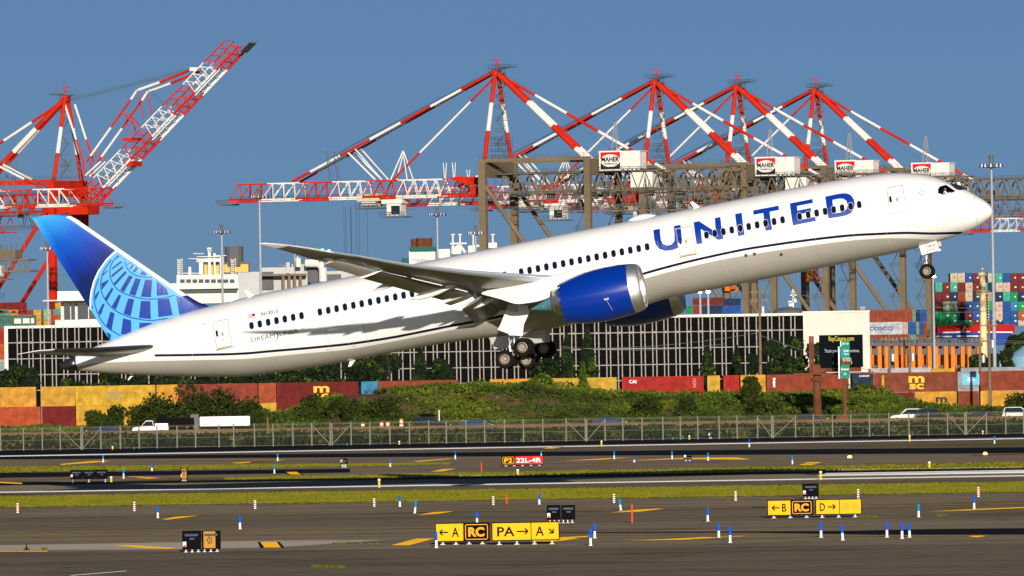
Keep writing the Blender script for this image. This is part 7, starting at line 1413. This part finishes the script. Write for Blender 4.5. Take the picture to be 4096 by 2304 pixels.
def dark_sign(x0, x1, yt, yb, ybase, label, nleg=4, yellow=None, rz=0, small=False):
    xm = (x0+x1)/2; g = G(xm, ybase); d = g.y; Pz, Qz = W(xm, yt, d).z, W(xm, yb, d).z; wd = W(x1, yt, d).x-W(x0, yt, d).x
    t = empty('sign_back', label, 'airfield sign', (g.x, d, 0), rz, 'unlit backs of airfield signs'); mb = MB(); n = max(1, int(round(wd/1.1)))
    for i in range(n): a = -wd/2+wd*i/n; mb.box2((a+.02, 0, Qz), (a+wd/n-.02, .35, Pz-.02*(i % 2))); mb.box2((a+.10, -.02, Qz+.10), (a+wd/n-.10, 0, Pz-.12))
    mb.build('cabinet', mat('black_cabinet', (.004, .004, .005), .7, spec=.03), t)
    for i in range(n): a = -wd/2+wd*(i+.5)/n; mb = MB(); mb.box2((a-wd/n*.34, -.16, Pz-.28), (a+wd/n*.34, -.02, Pz-.16)); mb.box2((a-.1, -.10, Pz-.45), (a+.15, -.03, Pz-.36)); mb.build('hood', mat('blue_grey_hood', (.03, .05, .09), .3), t)
    mb = MB(); mb.box2((-wd/2+.05, -.06, Qz+.14), (-wd/2+.22, -.03, Qz+.40)); mb.build('label_plate', M['mwhite'], t); mb = MB(); mb.box2((-wd/2+.07, -.08, Qz+.14), (-wd/2+.20, -.06, Qz+.24)); mb.build('red_plate', M['mred'], t)
    for i in range(nleg):
        x = -wd/2+.2+(wd-.4)*(i/(nleg-1) if nleg > 1 else .5); mb = MB(); mb.box2((x-.03, .02, 0), (x+.03, .10, Qz+.35)); mb.box2((x-.1, -.05, 0), (x+.1, .2, .03)); mb.build('leg', M['mast'], t)
    if yellow:
        a, b = -wd/2+wd*yellow[0], -wd/2+wd*yellow[1]; mb = MB(); mb.box2((a, -.12, Qz+.06), (b, -.03, Pz-.05)); y_ = mb.build('side_panel', mat('shaded_sign_orange', (.42, .21, .03), .6), t)
        mb = MB(); flat_text(mb, yellow[2], a+(b-a)*.25, (Qz+Pz)/2-.2, (b-a)*.5, .36, -.13, 0, .01); mb.build('legend', M['signk'], y_)
    return t
zx = lambda f, a, b, c, d_, e: (f(a, 0)[0], f(b, 0)[0], f(0, c)[1], f(0, d_)[1], f(0, e)[1])
dark_sign(*zx(Z1, 1235, 1500, 1140, 1268, 1286), 'black sign cabinet with an orange side panel, at the lower left', 6, (.56, .86, '+DX')); dark_sign(*zx(Z1, 476, 732, 728, 792, 812), 'long low black sign cabinet on three legs near the left', 3)
dark_sign(*zx(Z1, 1224, 1274, 716, 792, 804), 'small black and yellow sign cabinet seen nearly edge-on', 2, (.2, .85, 'D')); dark_sign(*zx(Z2, 612, 664, 652, 690, 712), 'small dark sign cabinet on the far grass strip', 3)
dark_sign(*zx(Z3, 316, 514, 966, 1068, 1090), 'wide black sign cabinet right of the PA sign', 6); dark_sign(*zx(Z4, 356, 470, 822, 910, 925), 'black sign cabinet standing behind the yellow RC sign', 4)
dark_sign(*zx(Z3, 1246, 1302, 632, 658, 668), 'tiny dark light box with two white lenses on the far taxiway', 2); dark_sign(*zx(Z3, 1412, 1446, 462, 505, 517), 'tiny black and white device at the foot of the fence', 2)
# ================================================================= MARKER POSTS
def blue_marker(f, x, y0, y1, label, lean=0, cyan=False):
    px, py = f(x, y1); ty = f(x, y0)[1]; g = G(px, py); h = W(px, ty, g.y).z; t = empty('edge_marker', label, 'edge marker', g, 0, 'blue and white taxiway edge markers'); t.rotation_euler = (0, radians(lean), 0)
    mb = MB(); mb.tube((0, 0, 0), (0, 0, h*.48), .065, 0, 10); mb.tube((0, 0, 0), (0, 0, .02), .12, 0, 10); mb.build('white_sleeve', M['mwhite'], t); mb = MB(); mb.tube((0, 0, h*.48), (0, 0, h), .072, 0, 10); mb.tube((0, 0, h), (0, 0, h+.02), .05, 0, 8); mb.build('blue_sleeve', M['mcyan' if cyan else 'mblue'], t)
for a in [
 (Z1, 700, 630, 678, 'pale blue marker highest at the left, on the far dark runway edge', 0, True), (Z1, 1031, 690, 735, 'blue marker on the upper grass strip right of the long black cabinet'), (Z1, 839, 717, 787, 'pale blue marker just right of the long low black cabinet', 0, True), (Z1, 1862, 697, 753, 'pale blue marker left of the black-bordered yellow mark, far strip', 0, True),
 (Z1, 1071, 977, 1055, 'blue marker left of the yellow dash on the near taxiway'), (Z1, 1629, 1040, 1130, 'lone blue marker on the taxiway right of the near black cabinet'), (Z2, 188, 618, 668, 'pale blue marker on the far taxiway left of the small dark cabinet', 0, True), (Z2, 952, 660, 707, 'short blue marker right of the small dark cabinet'), (Z2, 1393, 602, 655, 'blue marker left of the red runway sign'),
 (Z2, 1017, 905, 977, 'upright blue marker left of a tilted pale one'), (Z2, 1118, 940, 1023, 'tilted pale blue marker leaning right, below the grass', 6, True), (Z2, 1541, 1017, 1092, 'blue marker standing behind the yellow A and RC sign'), (Z2, 1265, 1150, 1258, 'blue marker at the left corner of the A and RC sign'), (Z3, 280, 602, 640, 'pale blue marker behind the red runway sign', 0, True),
 (Z3, 775, 605, 655, 'pale blue marker right of the red runway sign, far taxiway', 0, True), (Z3, 911, 643, 677, 'shortest blue marker on the far taxiway'), (Z3, 1168, 604, 657, 'pale blue marker left of the tiny light box', 0, True), (Z3, 1412, 613, 665, 'pale blue marker right of the tiny light box', 0, True), (Z3, 1692, 520, 573, 'blue marker on the far white line'),
 (Z3, 267, 892, 962, 'blue marker on the grass edge above the wide black cabinet'), (Z3, 820, 925, 1003, 'pale blue marker leaning left beside the tall red stake', -6, True), (Z3, 1410, 990, 1078, 'blue marker alone in the middle of the near taxiway, right of the red stake'), (Z3, 643, 1093, 1192, 'farther one of the pair right of the PA sign'), (Z3, 615, 1133, 1243, 'nearer one of the pair right of the PA sign'),
 (Z3, 1485, 1090, 1190, 'farther one of the pair near the dark mirage band'), (Z3, 1562, 1117, 1223, 'nearer one of the pair near the dark mirage band'), (Z4, 288, 635, 690, 'pale blue marker above the yellow dash, far right taxiway', 0, True), (Z4, 1660, 502, 552, 'pale blue marker on the far white line at the right', 0, True),
 (Z4, 1145, 962, 1050, 'pale blue marker right of the orange diamond sign', 0, True), (Z4, 1522, 910, 993, 'blue marker at the upper right next to a striped cone post'), (Z4, 483, 1088, 1188, 'blue marker below the gap between the two right signs'), (Z4, 630, 1103, 1207, 'blue marker leaning left below the orange diamond sign', -3), (Z4, 930, 1082, 1187, 'leftmost of three blue markers at the lower right'), (Z4, 1033, 1088, 1196, 'middle of three blue markers at the lower right'), (Z4, 1083, 1092, 1187, 'rightmost of three blue markers at the lower right')]: blue_marker(*a)
for f, x, y0, y1, l in [(Z1, 120, 955, 1020, 'striped post at the far left of the grass edge'), (Z1, 912, 945, 1007, 'striped post second from the left along the grass edge'), (Z1, 1731, 935, 993, 'striped post third from the left along the grass edge'), (Z2, 843, 922, 978, 'striped post left of the upright blue marker, middle of the grass edge'), (Z2, 1651, 908, 966, 'striped post next to the thin red stake'), (Z3, 774, 892, 952, 'striped post next to the left-leaning blue marker'), (Z3, 1599, 873, 937, 'striped post left of the black cabinet behind the RC sign'), (Z4, 735, 860, 928, 'striped post rising behind the orange diamond sign'), (Z4, 1551, 846, 912, 'striped post farthest right along the grass edge')]:
    px, py = f(x, y1); g = G(px, py); h = W(px, f(x, y0)[1], g.y).z; mb = MB()
    for k in range(9): mb.tube((0, 0, h*k/9), (0, 0, h*(k+1)/9), .085-.001*k, (k+1) % 2, 10)
    o = mb.build('striped_post', [M['mred'], M['mwhite']]); o.location = g; props(o, l, 'striped post', 'red and white striped posts')
for f, x, y0, y1, l in [(Z2, 1571, 675, 740, 'thin red stake left of the red runway sign'), (Z2, 1742, 893, 963, 'thin red stake right of a striped post on the grass edge'), (Z3, 897, 963, 1090, 'tall red stake on the near taxiway')]:
    px, py = f(x, y1); stake(px, f(x, y0)[1], py, M['morange'], l, .06, None, 'red_stake', 'thin red stakes')
for f, x, y0, y1, l in [(Z1, 755, 773, 812, 'yellow post right of the long low black cabinet'), (Z1, 764, 567, 590, 'small yellow post at the fence foot, left'), (Z2, 877, 790, 850, 'yellow post on the near white line'), (Z2, 1817, 725, 763, 'yellow post on grass below the red runway sign'), (Z2, 1013, 532, 557, 'small yellow post at the fence foot, centre left'), (Z3, 689, 530, 570, 'yellow post on the far white line'), (Z3, 1285, 495, 522, 'small yellow post at the fence foot beside a green one'), (Z4, 480, 738, 797, 'yellow post where the thick white stripes begin'), (Z4, 1218, 672, 717, 'yellow post on the grass strip at the right'), (Z4, 1084, 495, 537, 'yellow post on the far white line at the right'), (Z4, 1580, 462, 487, 'small yellow post at the fence foot near the braced right post')]:
    px, py = f(x, y1); stake(px, f(x, y0)[1], py, M['myellow'], l, .09, M['mwhite'], 'yellow_post', 'yellow edge posts with white caps')
for f, x, y0, y1, l in [(Z2, 540, 543, 563, 'left green peg at the fence foot by the double post'), (Z2, 660, 547, 562, 'green peg right of the double fence post'), (Z3, 1173, 506, 522, 'green peg left of the taller green one'), (Z3, 1240, 497, 520, 'taller green peg beside a small yellow post'), (Z4, 835, 478, 497, 'left green peg at the fence foot on the right'), (Z4, 914, 467, 494, 'right green peg at the fence foot on the right'), (Z1, 910, 570, 588, 'green peg at the fence foot at the left')]:
    px, py = f(x, y1); stake(px, f(x, y0)[1], py, M['mgreen'], l, .10, None, 'green_peg', 'green pegs along the fence foot')
for px, py, l in [(*Z4(677, 650), 'glowing orange runway light on the far taxiway, left'), (*Z4(1597, 628), 'glowing orange runway light by the red line, right')]:
    g = G(px, py+4); t = empty('runway_light', l, 'runway light', g, 0, 'lit runway lights'); mb = MB(); mb.tube((0, 0, 0), (0, 0, .14), .16, 0, 10); mb.build('base', M['rail'], t); mb = MB(); mb.tube((0, 0, .14), (0, 0, .34), .22, 0, 12, .12); mb.build('lens', M['lamp'], t)
g = G(*Z1(180, 1272)); t = empty('wind_gauge', 'tiny dark device on a short stand at the lower left', 'device', g); mb = MB(); mb.tube((0, 0, 0), (0, 0, .36), .03, 0, 6); mb.box((0, 0, .03), (.3, .2, .06)); mb.box((0, 0, .1), (.12, .12, .1)); mb.build('stand', M['black'], t)
tufts('weed_tufts', [(*Z1(290, 0)[:1], Z1(320, 0)[0], lambda x: Z1(0, 1262)[1], lambda x: Z1(0, 1275)[1], 1), (Z2(420, 0)[0], Z2(640, 0)[0], lambda x: Z2(0, 1378)[1], lambda x: Z2(0, 1395)[1], 3), (Z4(740, 0)[0], Z4(860, 0)[0], lambda x: Z4(0, 1042)[1], lambda x: Z4(0, 1055)[1], 3), (Z4(1260, 0)[0], Z4(1340, 0)[0], lambda x: Z4(0, 1035)[1], lambda x: Z4(0, 1045)[1], 1), (Z3(1520, 0)[0], Z3(1580, 0)[0], lambda x: Z3(0, 930)[1], lambda x: Z3(0, 942)[1], 1), (Z2(560, 0)[0], Z2(860, 0)[0], lambda x: Z2(0, 1222)[1], lambda x: Z2(0, 1238)[1], 1)], 300, .07, .22, M['leafl'], label='small weed tufts growing in the taxiway cracks')
